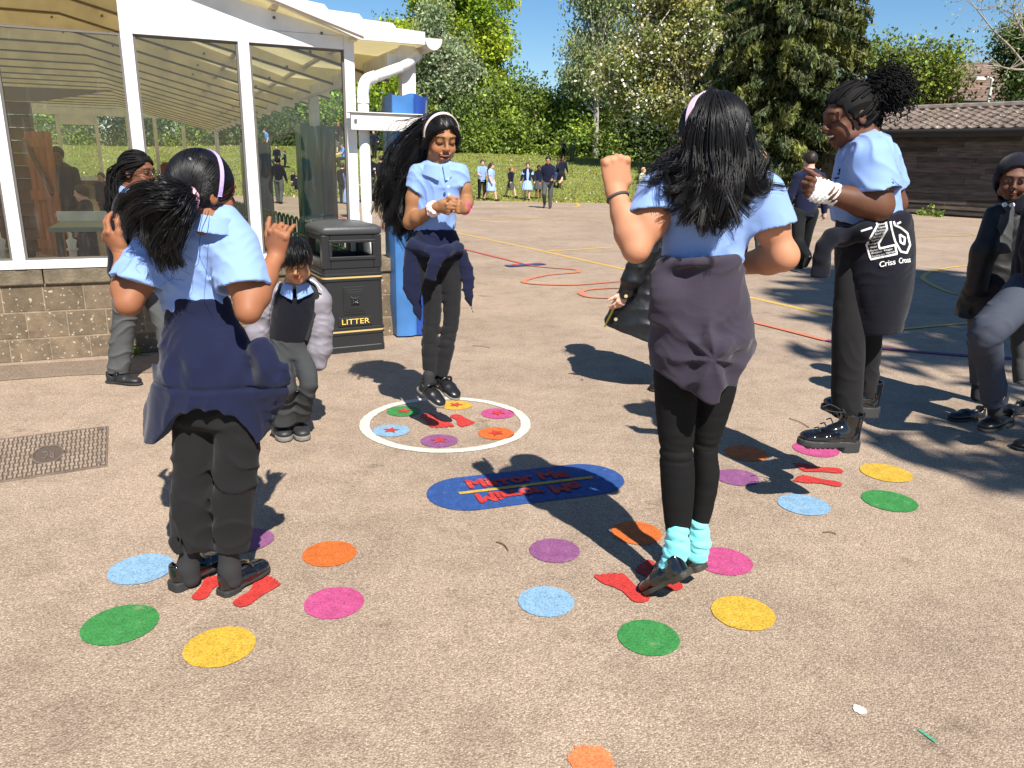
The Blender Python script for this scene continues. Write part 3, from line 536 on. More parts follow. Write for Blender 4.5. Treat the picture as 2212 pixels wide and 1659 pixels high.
for v in vs:
    m = M(); ub = np.array([.10, -.354, -1.5, -2.3, -9.4]); zb = zr(ub); P = []
    for uu, z in zip(ub, zb): zl = 1.865+.255*max(0., min(.10-uu, 2.4)); P += [(uu, v, zl), (uu, v+.045, zl), (uu, v+.045, z+.001), (uu, v, z+.001)]
    n_ = len(ub); q = [(4*i+a, 4*i+(a+1) % 4, 4*i+4+(a+1) % 4, 4*i+4+a) for i in range(n_-1) for a in range(4)]+[(0, 1, 2, 3), (4*n_-4, 4*n_-1, 4*n_-2, 4*n_-3)]
    m.add(P, q); P = np.array(P); m.add(np.vstack([np.c_[P[0::4][:, 0], P[0::4][:, 1]-.006, P[0::4][:, 2]-.002], np.c_[P[0::4][:, 0], P[0::4][:, 1]-.006, P[0::4][:, 2]+.018]]), [(i, i+1, n_+i+1, n_+i) for i in range(n_-1)], mi=1); jo = lp(m.obj('joist', [JOIST, mat('joist_shadow_line', (.16, .12, .075), .8)]), CAN)  # dark brown strip paints in the shadow line under each joist
    if v < 6:
        for uu in (-.5, -1.1, -1.95, -2.45, -3.3): 
            m = M(); z = float(zr(uu))-.065; m.prism(disc((uu, z), .011, 8, 0), v-.012, v+.002, lambda V: V[:, [0, 2, 1]]); lp(m.obj('bolt', DARKG), jo)
m = M()
for uu in (-.35, -.85, -1.4, -2.0, -3.0, -4.0, -5., -6., -7.):
    z = float(zr(uu)); m.box((uu-.02, -.1, z-.022), (uu+.02, vend, z-.001))
lp(m.obj('roof_batten', DARKG if False else JOIST), CAN)
# stepped front edge trim of the roof and the gable panel
m = M(); steps = []; u0 = .12
pr = [(.125, 2.015), (.125, 2.125)]; uu = .125; z = 2.125
while uu > -4.6:
    pr.append((uu-.20, z+.008)); pr.append((uu-.225, z+.037)); uu -= .225; z += .037
pr2 = [(a, max(b, 0)) for a, b in pr[1:]]
top = np.array(pr2); bot = np.c_[top[:, 0], np.where(top[:, 0] < -.36, 2.062+.31*(-.354-top[:, 0]), 2.044)]; top[:, 1] = np.maximum(top[:, 1], bot[:, 1]+.075)
bot[:, 1] = np.minimum(bot[:, 1], top[:, 1]-.03); n_ = len(top)
V = np.vstack([np.c_[p[:, 0], np.full(n_, v), p[:, 1]] for v in (-.15, -.125) for p in (bot, top)])
q = []
for i in range(n_-1): q += [(i, i+1, n_+i+1, n_+i), (2*n_+i, 3*n_+i, 3*n_+i+1, 2*n_+i+1), (n_+i, n_+i+1, 3*n_+i+1, 3*n_+i), (i, 2*n_+i, 2*n_+i+1, i+1)]
q += [(0, n_, 3*n_, 2*n_)]; m.add(V, q); lp(m.obj('verge_trim', WHITED), CAN); m = M(); m.add([(-.30, -.153, 2.052), (-1.9, -.153, 2.062+.31*1.546-.012), (-1.9, -.153, 2.062+.31*1.546+.006), (-.30, -.153, 2.064)], [(0, 1, 2, 3)]); lp(m.obj('trim_seam', mat('seam_brown', (.14, .10, .07), .8)), CAN)
m = M(); gu = np.array([-.35, -1.72]); m.add([(-.36, -.02, 2.075), (-1.70, -.02, 2.075), (-1.70, -.02, 2.37), (-.36, -.02, 2.085), (-.36, .02, 2.075), (-1.70, .02, 2.075), (-1.70, .02, 2.37), (-.36, .02, 2.085)], [(0, 3, 2, 1), (4, 5, 6, 7), (0, 4, 7, 3), (3, 7, 6, 2), (0, 1, 5, 4)])
lp(m.obj('gable_panel', WHITE), CAN)
for a, b in ((-.55, 2.10), (-.85, 2.17), (-1.25, 2.25)): m = M(); m.prism(disc((a, b-.02), .010, 8, 0), -.03, -.019, lambda V: V[:, [0, 2, 1]]); lp(m.obj('bolt', DARKG), CAN)
def glassmat():
    m = bpy.data.materials.new('window_glass'); m.use_nodes = True; nt = m.node_tree; L = nt.links.new; N = lambda t: nt.nodes.new(t); out = nt.nodes['Material Output']
    tr = N('ShaderNodeBsdfTransparent'); tr.inputs[0].default_value = (.93, .95, .92, 1); gl = N('ShaderNodeBsdfGlossy'); gl.inputs['Roughness'].default_value = .02; df = N('ShaderNodeBsdfDiffuse'); df.inputs[0].default_value = (.5, .5, .47, 1)
    fr_ = N('ShaderNodeFresnel'); fr_.inputs[0].default_value = 1.5; m1 = N('ShaderNodeMixShader'); L(fr_.outputs[0], m1.inputs[0]); L(tr.outputs[0], m1.inputs[1]); L(gl.outputs[0], m1.inputs[2])
    tc = N('ShaderNodeTexCoord'); mp = N('ShaderNodeMapping'); mp.inputs['Scale'].default_value = (40, 40, 5); L(tc.outputs['Object'], mp.inputs[0]); n = N('ShaderNodeTexNoise'); n.inputs['Scale'].default_value = 1.; n.inputs['Detail'].default_value = 4; L(mp.outputs[0], n.inputs['Vector'])
    r = N('ShaderNodeMapRange'); r.inputs[1].default_value = .56; r.inputs[2].default_value = .85; r.inputs[3].default_value = .004; r.inputs[4].default_value = .085; L(n.outputs[0], r.inputs[0]); m2 = N('ShaderNodeMixShader'); L(r.outputs[0], m2.inputs[0]); L(m1.outputs[0], m2.inputs[1]); L(df.outputs[0], m2.inputs[2]); L(m2.outputs[0], out.inputs[0]); return m
GLASS = glassmat()
# window frames: mullions at u = -.37, -1.05, -1.72, -2.46 ... each bay a frame with its pane
PU = [-.372, -1.050, -1.725, -2.46, -3.2, -3.95, -4.7]
for i, uu in enumerate(PU):
    top_ = 2.075 if i < 2 else float(zr(uu))-.02
    m = M(); m.box((uu-.034, -.03, .588), (uu+.034, .045, top_)); po = lp(m.obj('post', WHITE, bevel=.004), CAN)
    m = M(); m.box((uu-.0385, .046, .6), (uu+.0385, .058, top_)); lp(m.obj('gasket', DARKG), po)
for i in range(len(PU)-1):
    b, a = PU[i]-.0345, PU[i+1]+.0345; tall = i >= 2; tz = 2.035 if not tall else float(zr(a))-.006
    m = M(); m.box((a, -.026, .588), (b, .04, .642)); fo = lp(m.obj('window_frame', WHITE, bevel=.003), CAN)
    if not tall: m = M(); m.box((a, -.026, tz-.045), (b, .04, tz+.038)); lp(m.obj('head_rail', WHITE, bevel=.003), CAN); tz2 = tz-.046 if not tall else tz
    m = M(); 
    for x0, x1, z0, z1 in ((a, a+.012, .643, tz2), (b-.012, b, .643, tz2), (a+.0121, b-.0121, .643, .655), (a+.0121, b-.0121, tz2-.012, tz2)): m.box((x0, -.012, z0), (x1, .02, z1))
    lp(m.obj('seal', DARKG), fo); m = M(); m.box((a+.006, .002, .648), (b-.006, .008, tz2-.006)); lp(m.obj('pane', GLASS), fo)
# corner post, cross beam, gutter, downpipe
m = M(); m.box((.0, -.005, .01), (.1, .085, 2.06)); lp(m.obj('corner_post', WHITED, bevel=.003), CAN)
m = M(); m.box((-.405, -.16, 1.475), (.105, -.125, 1.585)); m.box((-.41, -.175, 1.5855), (.11, -.06, 1.592)); m.box((-.405, -.124, 1.475), (.105, -.07, 1.481)); be = lp(m.obj('cross_beam', WHITED, bevel=.002), CAN)
m = M(); m.prism(disc((-.375, 1.535), .010, 10, 0), -.172, -.1605, lambda V: V[:, [0, 2, 1]]); lp(m.obj('bolt', DARKG), be)
m = M(); m.box((-.03, .0, 1.93), (.0, 20, 2.03)); m.box((-.10, .0, 1.90), (-.031, 20, 1.99)); lp(m.obj('eaves_beam', WHITED), CAN)
m = M(); an = np.linspace(-math.pi, 0, 13); gp = [(.19+.062*math.cos(a), 2.09+.075*math.sin(a)) for a in an]; gi = [(.19+.054*math.cos(a), 2.09+.067*math.sin(a)) for a in an]
for v0, v1 in ((-.14, 20),):
    P = [(x, v0, z) for x, z in gp]+[(x, v1, z) for x, z in gp]+[(x, v0, z) for x, z in gi]+[(x, v1, z) for x, z in gi]; n_ = 13
    q = [(i, n_+i, n_+i+1, i+1) for i in range(12)]+[(2*n_+i, 2*n_+i+1, 3*n_+i+1, 3*n_+i) for i in range(12)]; m.add(P, q)
c_ = len(gp); m.add([(x, -.14, z) for x, z in gp]+[(.19, -.14, 2.09)], t=[(i, i+1, c_) for i in range(c_-1)]); lp(m.obj('gutter', WHITED), CAN)
m = M(); m.tube(catmull([(.13, .03, 2.0), (.03, -.055, 1.93), (-.02, -.05, 1.90)], 4), .034, 14); m.tube([(-.02, -.05, 1.90), (-.235, -.05, 1.815)], .036, 16)
m.tube(catmull([(-.20, -.05, 1.83), (-.265, -.05, 1.80), (-.29, -.05, 1.735), (-.292, -.05, 1.68)], 5), .041, 16); m.tube([(-.292, -.05, 1.70), (-.288, -.05, .02)], .0375, 20); 
dp = lp(m.obj('downpipe', WHITE, smooth=True), CAN); m = M()
for z in (1.655,): m.tube([(-.292, -.05, z), (-.292, -.05, z+.03)], .043, 16)
lp(m.obj('pipe_collar', WHITE), dp)
for v, uu in ((3.5, .03), (9.3, .03), (18.3, .03), (20, -.75), (20, -1.5), (20, -2.2)):
    m = M(); m.box((uu-.05, v, 0), (uu+.05, v+.1, 2.02 if uu > -.1 else float(zr(uu))-.14)); lp(m.obj('rear_post', WHITED), CAN)
# far glazed end
for i, uu in enumerate((-3.0, -3.95, -4.9, -5.85, -6.8, -7.75)):
    m = M(); m.box((uu-.045, 20.05, .6), (uu+.045, 20.12, 2.25)); lp(m.obj('end_post', WHITE), CAN)
m = M(); m.box((-9.4, 20.02, 2.25), (-.9, 20.1, 2.45)); m.box((-9.4, 20.0, 2.46), (-.9, 20.06, 2.53)); m.box((-9.4, 20.02, 2.54), (-.9, 20.1, 2.66)); m.box((-3.9, 20.03, 2.0), (-3.05, 20.08, 2.2495)); m.box((-9.4, 20.02, .5), (-2.95, 20.2, .6)); lp(m.obj('end_rail', WHITE), CAN)
m = M(); m.box((-9.4, 20.07, .6), (-2.95, 20.08, 2.25)); lp(m.obj('end_pane', GLASS), CAN)
m = M(); m.box((-9.4, 20.06, 0), (-2.95, 20.19, .498)); tag(m.obj('low_wall', BLOCK), 'low wall under the far end glazing of the canopy', 'wall'); o = bpy.data.objects['low_wall']; o.location = O_; o.rotation_euler = (0, 0, ANG)
# padded posts
def pad(name, label, u, v, w, h, ml, md, z0=.012, seed=0):
    t = lroot(name, label, 'post pad', group='vinyl crash pads on the canopy posts'); S = M(); rs = np.random.RandomState(seed); nseg = 14
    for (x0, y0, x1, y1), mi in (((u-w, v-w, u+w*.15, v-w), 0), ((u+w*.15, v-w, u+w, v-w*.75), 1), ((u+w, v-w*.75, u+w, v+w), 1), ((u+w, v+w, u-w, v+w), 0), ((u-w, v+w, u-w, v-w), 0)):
        P = []; K = 9
        for j in range(nseg+1):
            for k in range(K):
                f = k/(K-1); z = z0+(h-z0)*j/nseg; b = .012*math.sin(math.pi*f)+.045*(vn(np.array([[f*2.5+x0*9, z*4.1, y0*7]]), seed)[0]-.5)*(math.sin(math.pi*f)); L_ = math.hypot(x1-x0, y1-y0); nx, ny = (y1-y0)/L_, -(x1-x0)/L_
                P.append((x0+(x1-x0)*f+nx*b, y0+(y1-y0)*f+ny*b, z+(.012*math.sin(f*5+x0*30) if j == nseg else 0)))
        S.add(P, [(j*K+k, j*K+k+1, (j+1)*K+k+1, (j+1)*K+k) for j in range(nseg) for k in range(K-1)], mi=mi)
    lp(S.obj('cover', [ml, md], smooth=True), t); m = M(); m.box((u-w*.9, v-w*.9, z0), (u+w*.9, v+w*.7, h-.03)); lp(m.obj('foam', DARKG), t)
    m = M(); m.box((u+w*.13, v-w-.016, z0), (u+w*.17, v-w-.006, h*.99)); lp(m.obj('seam', md), t)
VB = mat('vinyl_blue_sunlit', (.05, .17, .42), .3, .6, noise=(5, .2)); VBD = mat('vinyl_blue_shaded', (.012, .05, .26), .3, .6, noise=(5, .2)); VG = mat('vinyl_green', (.012, .085, .085), .3, .6, noise=(4, .3)); VGD = mat('vinyl_teal_dark', (.010, .05, .075), .35, .5)  # blue pair: sunlit and shaded sides of one vinyl put into colour
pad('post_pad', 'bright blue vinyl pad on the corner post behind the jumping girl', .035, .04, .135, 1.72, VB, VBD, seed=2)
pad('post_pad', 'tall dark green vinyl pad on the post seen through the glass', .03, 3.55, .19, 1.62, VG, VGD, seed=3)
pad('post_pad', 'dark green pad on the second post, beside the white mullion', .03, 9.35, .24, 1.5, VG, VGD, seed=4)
# bow-top fence along the open side
t = lroot('bow_top_fence', 'dark green bow-top metal fence running back from the litter bin', 'fence'); FG = mat('fence_green', (.012, .11, .06), .4, .5); fa_, fb_ = np.array([-.17, .6]), np.array([-.56, 4.1]); fd_ = (fb_-fa_)/np.linalg.norm(fb_-fa_)
def fp(s, z): q = fa_+fd_*s; return (q[0], q[1], z)
m = M(); q = fp(0, 0); m.box((q[0]-.035, q[1]-.035, 0), (q[0]+.035, q[1]+.035, .74)); lp(m.obj('fence_post', FG), t); sp_ = .12
while sp_ < 12:
    m = M(); z = .70; w_ = .05; p = [fp(sp_-w_, .02), fp(sp_-w_, z-.05)]+[fp(sp_-w_*math.cos(a), z-.05+.055*math.sin(a)) for a in np.linspace(0, math.pi, 9)[1:-1]]+[fp(sp_+w_, z-.05), fp(sp_+w_, .02)]
    m.tube(p, .010, 6); lp(m.obj('bow_bar', FG, smooth=True), t); sp_ += .165
m = M(); m.tube([fp(0, .12), fp(12, .12)], .016, 4); m.tube([fp(0, .54), fp(12, .54)], .014, 4); lp(m.obj('rail', FG), t)
m = M(); m.box((.22, .18, .01), (.25, .21, .78)); lp(m.obj('fence_post', FG), t); 
m = M(); p = [(.06, .3, .02), (.06, .3, .74)]+[(.06+.05-.05*math.cos(a), .3, .74+.05*math.sin(a)) for a in np.linspace(0, math.pi, 9)[1:-1]]+[(.16, .3, .74), (.16, .3, .02)]; m.tube(p, .012, 6); lp(m.obj('bow_bar', FG, smooth=True), t)
# inside the canopy
WOOD = mat('orange_timber', (.36, .125, .032), .6, .3, noise=(3, .3, (6, 6, .5)), bump=(30, .2, (6, 6, .5))); WOODD = mat('brown_timber', (.11, .058, .03), .7, .3, noise=(3, .35, (.6, 6, 6)))
def wp(x, y, Y): return at(x, y, Y)
Yd = 9.4; a = gnd(95, 520); t = thing('timber_playhouse', at(60, 560, 9.6)*[1, 1, 0], 'brown boarded timber playhouse inside the canopy at the left', 'playhouse'); m = M()
pL, pR = at(-260, 400, 9.9), at(92, 400, 10.3); dx = nz((pR-pL)*[1, 1, 0])
for i in range(12):
    z = .02+i*.155; c = .8+.5*rnd.rand(); A_ = pL*[1, 1, 0]+[0, 0, z]; Bb = pR*[1, 1, 0]+[0, 0, z]; nn = np.array([dx[1], -dx[0], 0])*.03
    m.add([A_, Bb, Bb+[0, 0, .15], A_+[0, 0, .15], A_+nn*1.6, Bb+nn*1.6, Bb+[0, 0, .15]+nn*.6, A_+[0, 0, .15]+nn*.6], [(4, 5, 6, 7), (0, 3, 2, 1), (3, 7, 6, 2), (1, 2, 6, 5)], col=(c, c, c))
m.obj('boarding', mat('brown_boards', (.12, .062, .032), .75, .3, attr=True), t); m = M(); m.add([pL*[1, 1, 0]+[0, 0, 1.88], pR*[1, 1, 0]+[.1, 0, 1.88], pR*[1, 1, 0]+[.3, 1.6, 2.15], pL*[1, 1, 0]+[0, 1.6, 2.15]], [(0, 1, 2, 3)]); m.obj('roof', WOODD, t)
t = thing('timber_door', at(118, 500, 9.2)*[1, 1, 0], 'open orange ledged-and-braced timber door inside the canopy', 'door'); m = M(); a0, a1 = at(88, 505, 9.2), at(140, 505, 9.0); dx = nz((a1-a0)*[1, 1, 0]); w = np.linalg.norm((a1-a0)[:2]); nn = np.array([dx[1], -dx[0], 0])
def dfr(V): return a0*[1, 1, 0]+V[:, :1]*dx-V[:, 1:2]*nn*-1+V[:, 2:3]*np.array([0, 0, 1.])
for i in range(4): m.box((w*i/4+.004, 0, .12), (w*(i+1)/4-.004, .025, 1.50), dfr)
m.obj('boards', WOOD, t); m = M(); m.box((0, .026, .75), (w, .05, .86), dfr); m.box((0, .026, 1.33), (w, .05, 1.43), dfr); m.box((0, .026, .2), (w, .05, .3), dfr); m.obj('ledge', WOOD, t)
m = M(); m.tube(dfr(np.array([(.04, .055, 1.40), (w-.04, .055, .82)])), .026, 4); m.obj('brace', WOODD, t)
t = thing('table_tennis_table', at(195, 540, 7.2)*[1, 1, 0], 'grey-green table tennis table seen through the glass', 'table'); c = at(205, 485, 7.4)
def tfr(V): return c*[1, 1, 0]+np.c_[V[:, 0]*.93-V[:, 1]*.37, V[:, 0]*.37+V[:, 1]*.93, V[:, 2]]
m = M(); m.box((-.30, -.55, .62), (.42, .95, .66), tfr); m.obj('table_top', mat('table_grey', (.17, .24, .23), .4), t)
for sx in (-.24, .36):
    for sy in (-.45, .85): m = M(); m.box((sx-.025, sy-.025, .0), (sx+.025, sy+.025, .62), tfr); m.obj('leg', mat('steel_dark', (.05, .055, .06), .5), t)
m = M(); m.box((-.33, .18, .66), (.45, .2, .75), tfr); m.obj('net', WHITED, t)
t0 = gnd(100, 568); bc = at(95, 548, 6.9)*[1, 1, 0]+[0, 0, .22]; t0 = tag((lambda m: (m.box(bc+[-.55, -.35, -.05], bc+[.45, .4, 0]), m)[1])(M()).obj('chess_board', mat('board_white', (.42, .42, .40), .6)), 'low outdoor chess board inside the canopy', 'chess board'); m = M()
for i in range(8):
    for j in range(6):
        if (i+j) % 2: m.box(bc+[-.55+i*.125, -.35+j*.125, .001], bc+[-.55+(i+1)*.125-.001, -.35+(j+1)*.125-.001, .003])
m.obj('dark_square', mat('board_dark', (.03, .03, .032), .6), t0)
def lathe(m, c, prof, n=14, mi=0):
    a = np.arange(n)*2*math.pi/n; V = np.vstack([np.c_[c[0]+r*np.cos(a), c[1]+r*np.sin(a), np.full(n, c[2]+z)] for r, z in prof]); k = len(prof)
    m.add(V, [(i*n+j, i*n+(j+1) % n, (i+1)*n+(j+1) % n, (i+1)*n+j) for i in range(k-1) for j in range(n)], mi=mi)
PW = [(.0, 0), (.062, 0), (.062, .03), (.045, .05), (.03, .09), (.025, .16), (.04, .175), (.02, .185), (.038, .215), (.034, .25), (.0, .27)]; KN = PW[:6]+[(.032, .25), (.05, .262), (.03, .28), (.042, .34), (.012, .36), (.012, .40), (0, .41)]
for i, (dx_, dy_, pr_, mm, nm) in enumerate([(-.38, -.2, PW, WHITED, 'white chess pawn standing at the left on the chess board'), (-.2, -.26, KN, WHITED, 'white chess king on the board'), (.02, -.22, PW, mat('black_plastic', (.012, .012, .013), .45), 'black chess pawn on the board'), (.36, -.18, KN, WHITED, 'white chess piece at the right end of the board')]):
    m = M(); lathe(m, bc+[dx_, dy_, .003], pr_); tag(m.obj('chess_piece', mm, smooth=True), nm, 'chess piece', 'giant chess pieces')
for i, (x, l) in enumerate(((362, 'left'), (384, 'right'))):
    m = M(); c = at(x, 360, 11.5)*[1, 1, 0]; m.box(c+[-.085, -.05, 0], c+[.085, 0, 1.12]); m.prism([(c[0]-.085, 1.12), (c[0]+.085, 1.12), (c[0]+.05, 1.17), (c[0]-.05, 1.17)], c[1]-.05, c[1], lambda V: V[:, [0, 2, 1]]); tag(m.obj('painted_board', mat('terracotta', (.30, .075, .035), .6), bevel=.01), f'{l} one of two terracotta boards behind the glass', 'board', 'terracotta boards behind the glass')
# litter bin
P1, P2 = gnd(706, 767), gnd(832, 758); P1 = gnd(704, 767); P2 = P1+.43*np.array([math.cos(RAD(29)), math.sin(RAD(29)), 0]); bu = nz(P2-P1); bv = np.array([-bu[1], bu[0], 0]); bw = np.linalg.norm(P2-P1); bd = bw*1.0
t = thing('litter_bin', P1+bu*bw/2+bv*bd/2, 'black plastic litter bin with gold bands and the word LITTER', 'litter bin'); o3 = P1+bu*bw/2+bv*bd/2
def bfr(V): return o3+V[:, :1]*bu+V[:, 1:2]*bv+V[:, 2:3]*np.array([0, 0, 1.])
BK = mat('bin_black', (.016, .017, .018), .42, .5, bump=(300, .12)); GOLD = mat('bin_gold', (.50, .36, .14), .45, .5); H0 = .86
def rr(w, r, n=5):
    out = []
    for cx, cy, a0_ in ((1, 1, 0), (-1, 1, 90), (-1, -1, 180), (1, -1, 270)):
        for i in range(n+1): a = RAD(a0_+90*i/n); out.append((cx*(w-r)+r*math.cos(a), cy*(w-r)+r*math.sin(a)))
    return np.array(out)
def rings(m, prof, r=.035, mi=0, cap=True):
    n = len(rr(1, .1)); V = []
    for w, z in prof: p = rr(w, min(r, w*.9)); V.append(np.c_[p, np.full(n, z)])
    V = np.vstack(V); k = len(prof); q = [(i*n+j, i*n+(j+1) % n, (i+1)*n+(j+1) % n, (i+1)*n+j) for i in range(k-1) for j in range(n)]; T = []
    if cap: V = np.vstack([V, [[0, 0, prof[0][1]], [0, 0, prof[-1][1]]]]); T = [(k*n, (j+1) % n, j) for j in range(n)]+[(k*n+1, (k-1)*n+j, (k-1)*n+(j+1) % n) for j in range(n)]
    m.add(bfr(V), q, T, mi=mi)
hw = bw/2; m = M(); rings(m, [(hw, .0), (hw, .04), (hw*.985, .045), (hw*.975, .12), (hw*1.0, .125), (hw*1.0, .137), (hw*.98, .14), (hw*.98, .155), (hw*1.0, .158), (hw*1., .17), (hw*.97, .175), (hw*.955, .49), (hw*.985, .494), (hw*.985, .505), (hw*.96, .51), (hw*.96, .525), (hw*.985, .528), (hw*.985, .54), (hw*.955, .545), (hw*.95, .575)]); m.obj('body', BK, t)
m = M(); 
for z in (.1475, .5175): rings(m, [(hw*.988, z-.006), (hw*.988, z+.006)], cap=False)
m.obj('gold_band', GOLD, t)
m = M(); zb, zt = .576, H0-.06; ho = hw*.95; pw = .21*bw; oz0, oz1 = zb+.07, zt-.04
for sx in (-1, 1):
    for sy in (-1, 1): m.box((sx*ho, sy*ho, zb), (sx*(ho-pw*.62), sy*(ho-pw*.62), zt), bfr)
for sy in (-1, 1):
    for z0, z1 in ((zb, oz0), (oz1, zt)): m.box((-ho+pw*.62, sy*ho*.998, z0), (ho-pw*.62, sy*(ho-.03), z1), bfr); m.box((sy*ho*.998, -ho+pw*.62, z0), (sy*(ho-.03), ho-pw*.62, z1), bfr)
m.obj('hood', BK, t, bevel=.006)
m = M()
for z0, z1, x0, x1 in ((oz0-.012, oz0+.012, -ho+pw*.5, ho-pw*.5), (oz1-.012, oz1+.008, -ho+pw*.5, ho-pw*.5), (oz0+.012, oz1-.012, -ho+pw*.5, -ho+pw*.72), (oz0+.012, oz1-.012, ho-pw*.72, ho-pw*.5)): m.box((x0, -ho-.008, z0), (x1, -ho+.01, z1), bfr)
m.obj('opening_rim', BK, t, bevel=.004); m = M(); m.box((-ho+.03, -ho+.06, zb-.3), (ho-.03, ho-.03, zb+.03), bfr); m.obj('inner_liner', mat('liner_dark', (.006, .006, .006), .7), t)
m = M(); rings(m, [(hw*.96, zt), (hw*1.0, zt+.008), (hw*1.0, zt+.03), (hw*.985, zt+.045), (hw*.9, zt+.058), (hw*.6, zt+.075), (hw*.2, zt+.082)], r=.05); ld = m.obj('lid', mat('bin_lid', (.05, .052, .055), .38, .5, bump=(240, .2)), t, smooth=True)
m = M(); rs = np.random.RandomState(3)
for i in range(7):
    a = rs.rand()*6.28; p = [(0, 0), (.05*math.cos(a), .05*math.sin(a)), (.11*math.cos(a+.4), .11*math.sin(a+.4)), (.15*math.cos(a+.9), .15*math.sin(a+.9))]; p = catmull(p, 4); z = zt+.083-.012*(np.linalg.norm(p, axis=1)/.15)**2*1.6; m.tube(bfr(np.c_[p, z]), .005, 5)
m.obj('relief', MATS['bin_lid'], ld, smooth=True)
fw = hw*.962; m = M(); pz = (.265, .455); px_ = .075*bw/.42
for x0, x1, z0, z1, d in ((-px_, px_, pz[0], pz[1], .006), (-px_*.82, px_*.82, pz[0]+.018, pz[1]-.018, .010), (-px_*.62, px_*.62, pz[0]+.034, pz[1]-.034, .013)): m.box((x0, -fw-d, z0), (x1, -fw+.02, z1), bfr)
for k in range(8):
    a = k*math.pi/4; r = .042 if k % 2 else .028; cz = (pz[0]+pz[1])/2; m.tube(bfr(np.array([(0, -fw-.014, cz), (r*.5*math.cos(a), -fw-.022, cz+r*.5*math.sin(a)), (r*math.cos(a), -fw-.014, cz+r*math.sin(a))])), [.004, .009, .003], 6)
m.obj('emblem_panel', BK, t, bevel=.003)
m = M(); m.box((-.115*bw/.42, -fw-.009, .185), (.115*bw/.42, -fw+.02, .245), bfr); m.obj('sign_plate', BK, t, bevel=.003); V, T = textmesh('LITTER', .052, extrude=.002); V[:, 0] *= .19*bw/.42/(np.ptp(V[:, 0])); m = M(); m.add(bfr(np.c_[V[:, 0], -fw-.0115-V[:, 2], .215+V[:, 1]]), t=T); m.obj('lettering', mat('gold_letters', (.72, .52, .12), .4), t)
# ------------------------------------------------------------------ timber shed
S0, S1 = gnd(1763, 449), gnd(2130, 473); sx = nz(S1-S0); sy = np.array([-sx[1], sx[0], 0]); 
if sy[1] < 0: sy = -sy
t = thing('timber_shed', S0, 'long dark weatherboarded shed with a brown pantile roof', 'shed')
def sfr(V): return S0+V[:, :1]*sx+V[:, 1:2]*sy+V[:, 2:3]*np.array([0, 0, 1.])
SL, SD, SE = 12., 3.4, 2.22; m = M(); rs = np.random.RandomState(4); nb = 15; bh = (SE-.1)/nb
m.box((0.02, .03, 0), (SL, SD, SE), sfr, col=(.5, .5, .5))
for i in range(nb):
    x = 0; 
    while x < SL:
        L_ = min(1.4+2.2*rs.rand(), SL-x); c = np.array([1, .97, .94])*(.5+.9*rs.rand()) if rs.rand() > .25 else np.array([1.25, 1.15, 1.05]); z = .06+i*bh
        m.add(sfr(np.array([(x+.004, -.012, z), (x+L_-.004, -.012, z), (x+L_-.004, .012, z+bh+.01), (x+.004, .012, z+bh+.01), (x+.004, .03, z), (x+L_-.004, .03, z), (x+L_-.004, .03, z+bh+.01), (x+.004, .03, z+bh+.01)])), [(0, 1, 2, 3), (0, 4, 5, 1), (3, 2, 6, 7), (0, 3, 7, 4), (1, 5, 6, 2)], col=c); x += L_
m.obj('wall', mat('weathered_boards', (.088, .074, .064), .85, .25, attr=True, noise=(4, .45, (.6, .6, 5)), bump=(30, .4, (.5, .5, 6))), t)
m = M(); m.box((-.3, -.36, SE-.06), (SL, -.30, SE+.13), sfr); m.box((-.3, -.30, SE-.05), (SL, .02, SE-.01), sfr); m.obj('fascia', mat('fascia_black', (.018, .016, .015), .6), t)
m = M(); m.tube(sfr(np.array([(-.3, -.41, SE+.10), (SL, -.41, SE+.10)])), .055, 8); m.obj('gutter', MATS['fascia_black'], t)
m = M(); rise = .44; run = SD/2+.42; rows = 8; per = .30; nx = int((SL+.35)/per*8); rs = np.random.RandomState(8)
for r in range(rows):
    y0, y1 = r*run/rows, (r+1)*run/rows+.03; xs = -.33+np.arange(nx+1)*per/8+(0.02*rs.rand()); ph = ((xs+.33)/per) % 1; wv = .045*np.where(ph < .62, np.sin(np.pi*ph/.62)*-.35, np.sin(np.pi*(ph-.62)/.38)*1.)
    tile = np.floor((xs+.33)/per).astype(int); jz = (rs.rand(tile.max()+2)-.5)[tile]*.014; cc_ = (.75+.5*rs.rand(tile.max()+2))[tile]; sag = .02*np.sin(ph*6.28)
    a = np.c_[xs, np.full(nx+1, -.40+y0)+sag-jz, SE+.14+y0/run*rise*1.55+.035+wv+jz]; b = np.c_[xs, np.full(nx+1, -.40+y1), SE+.14+y1/run*rise*1.55+wv+jz]; a2 = a-[0, -.002, .03]
    k = nx+1; V = sfr(np.vstack([a2, a, b])); m.add(V, [(i, i+1, k+i+1, k+i) for i in range(nx)]+[(k+i, k+i+1, 2*k+i+1, 2*k+i) for i in range(nx)], col=np.tile(cc_, 3)[:, None]*np.ones(3))
m.add(sfr(np.array([(-.3, run-.40, SE+.14+rise*1.55), (SL, run-.40, SE+.14+rise*1.55), (SL, SD+.3, SE), (-.3, SD+.3, SE)])), [(0, 1, 2, 3)])
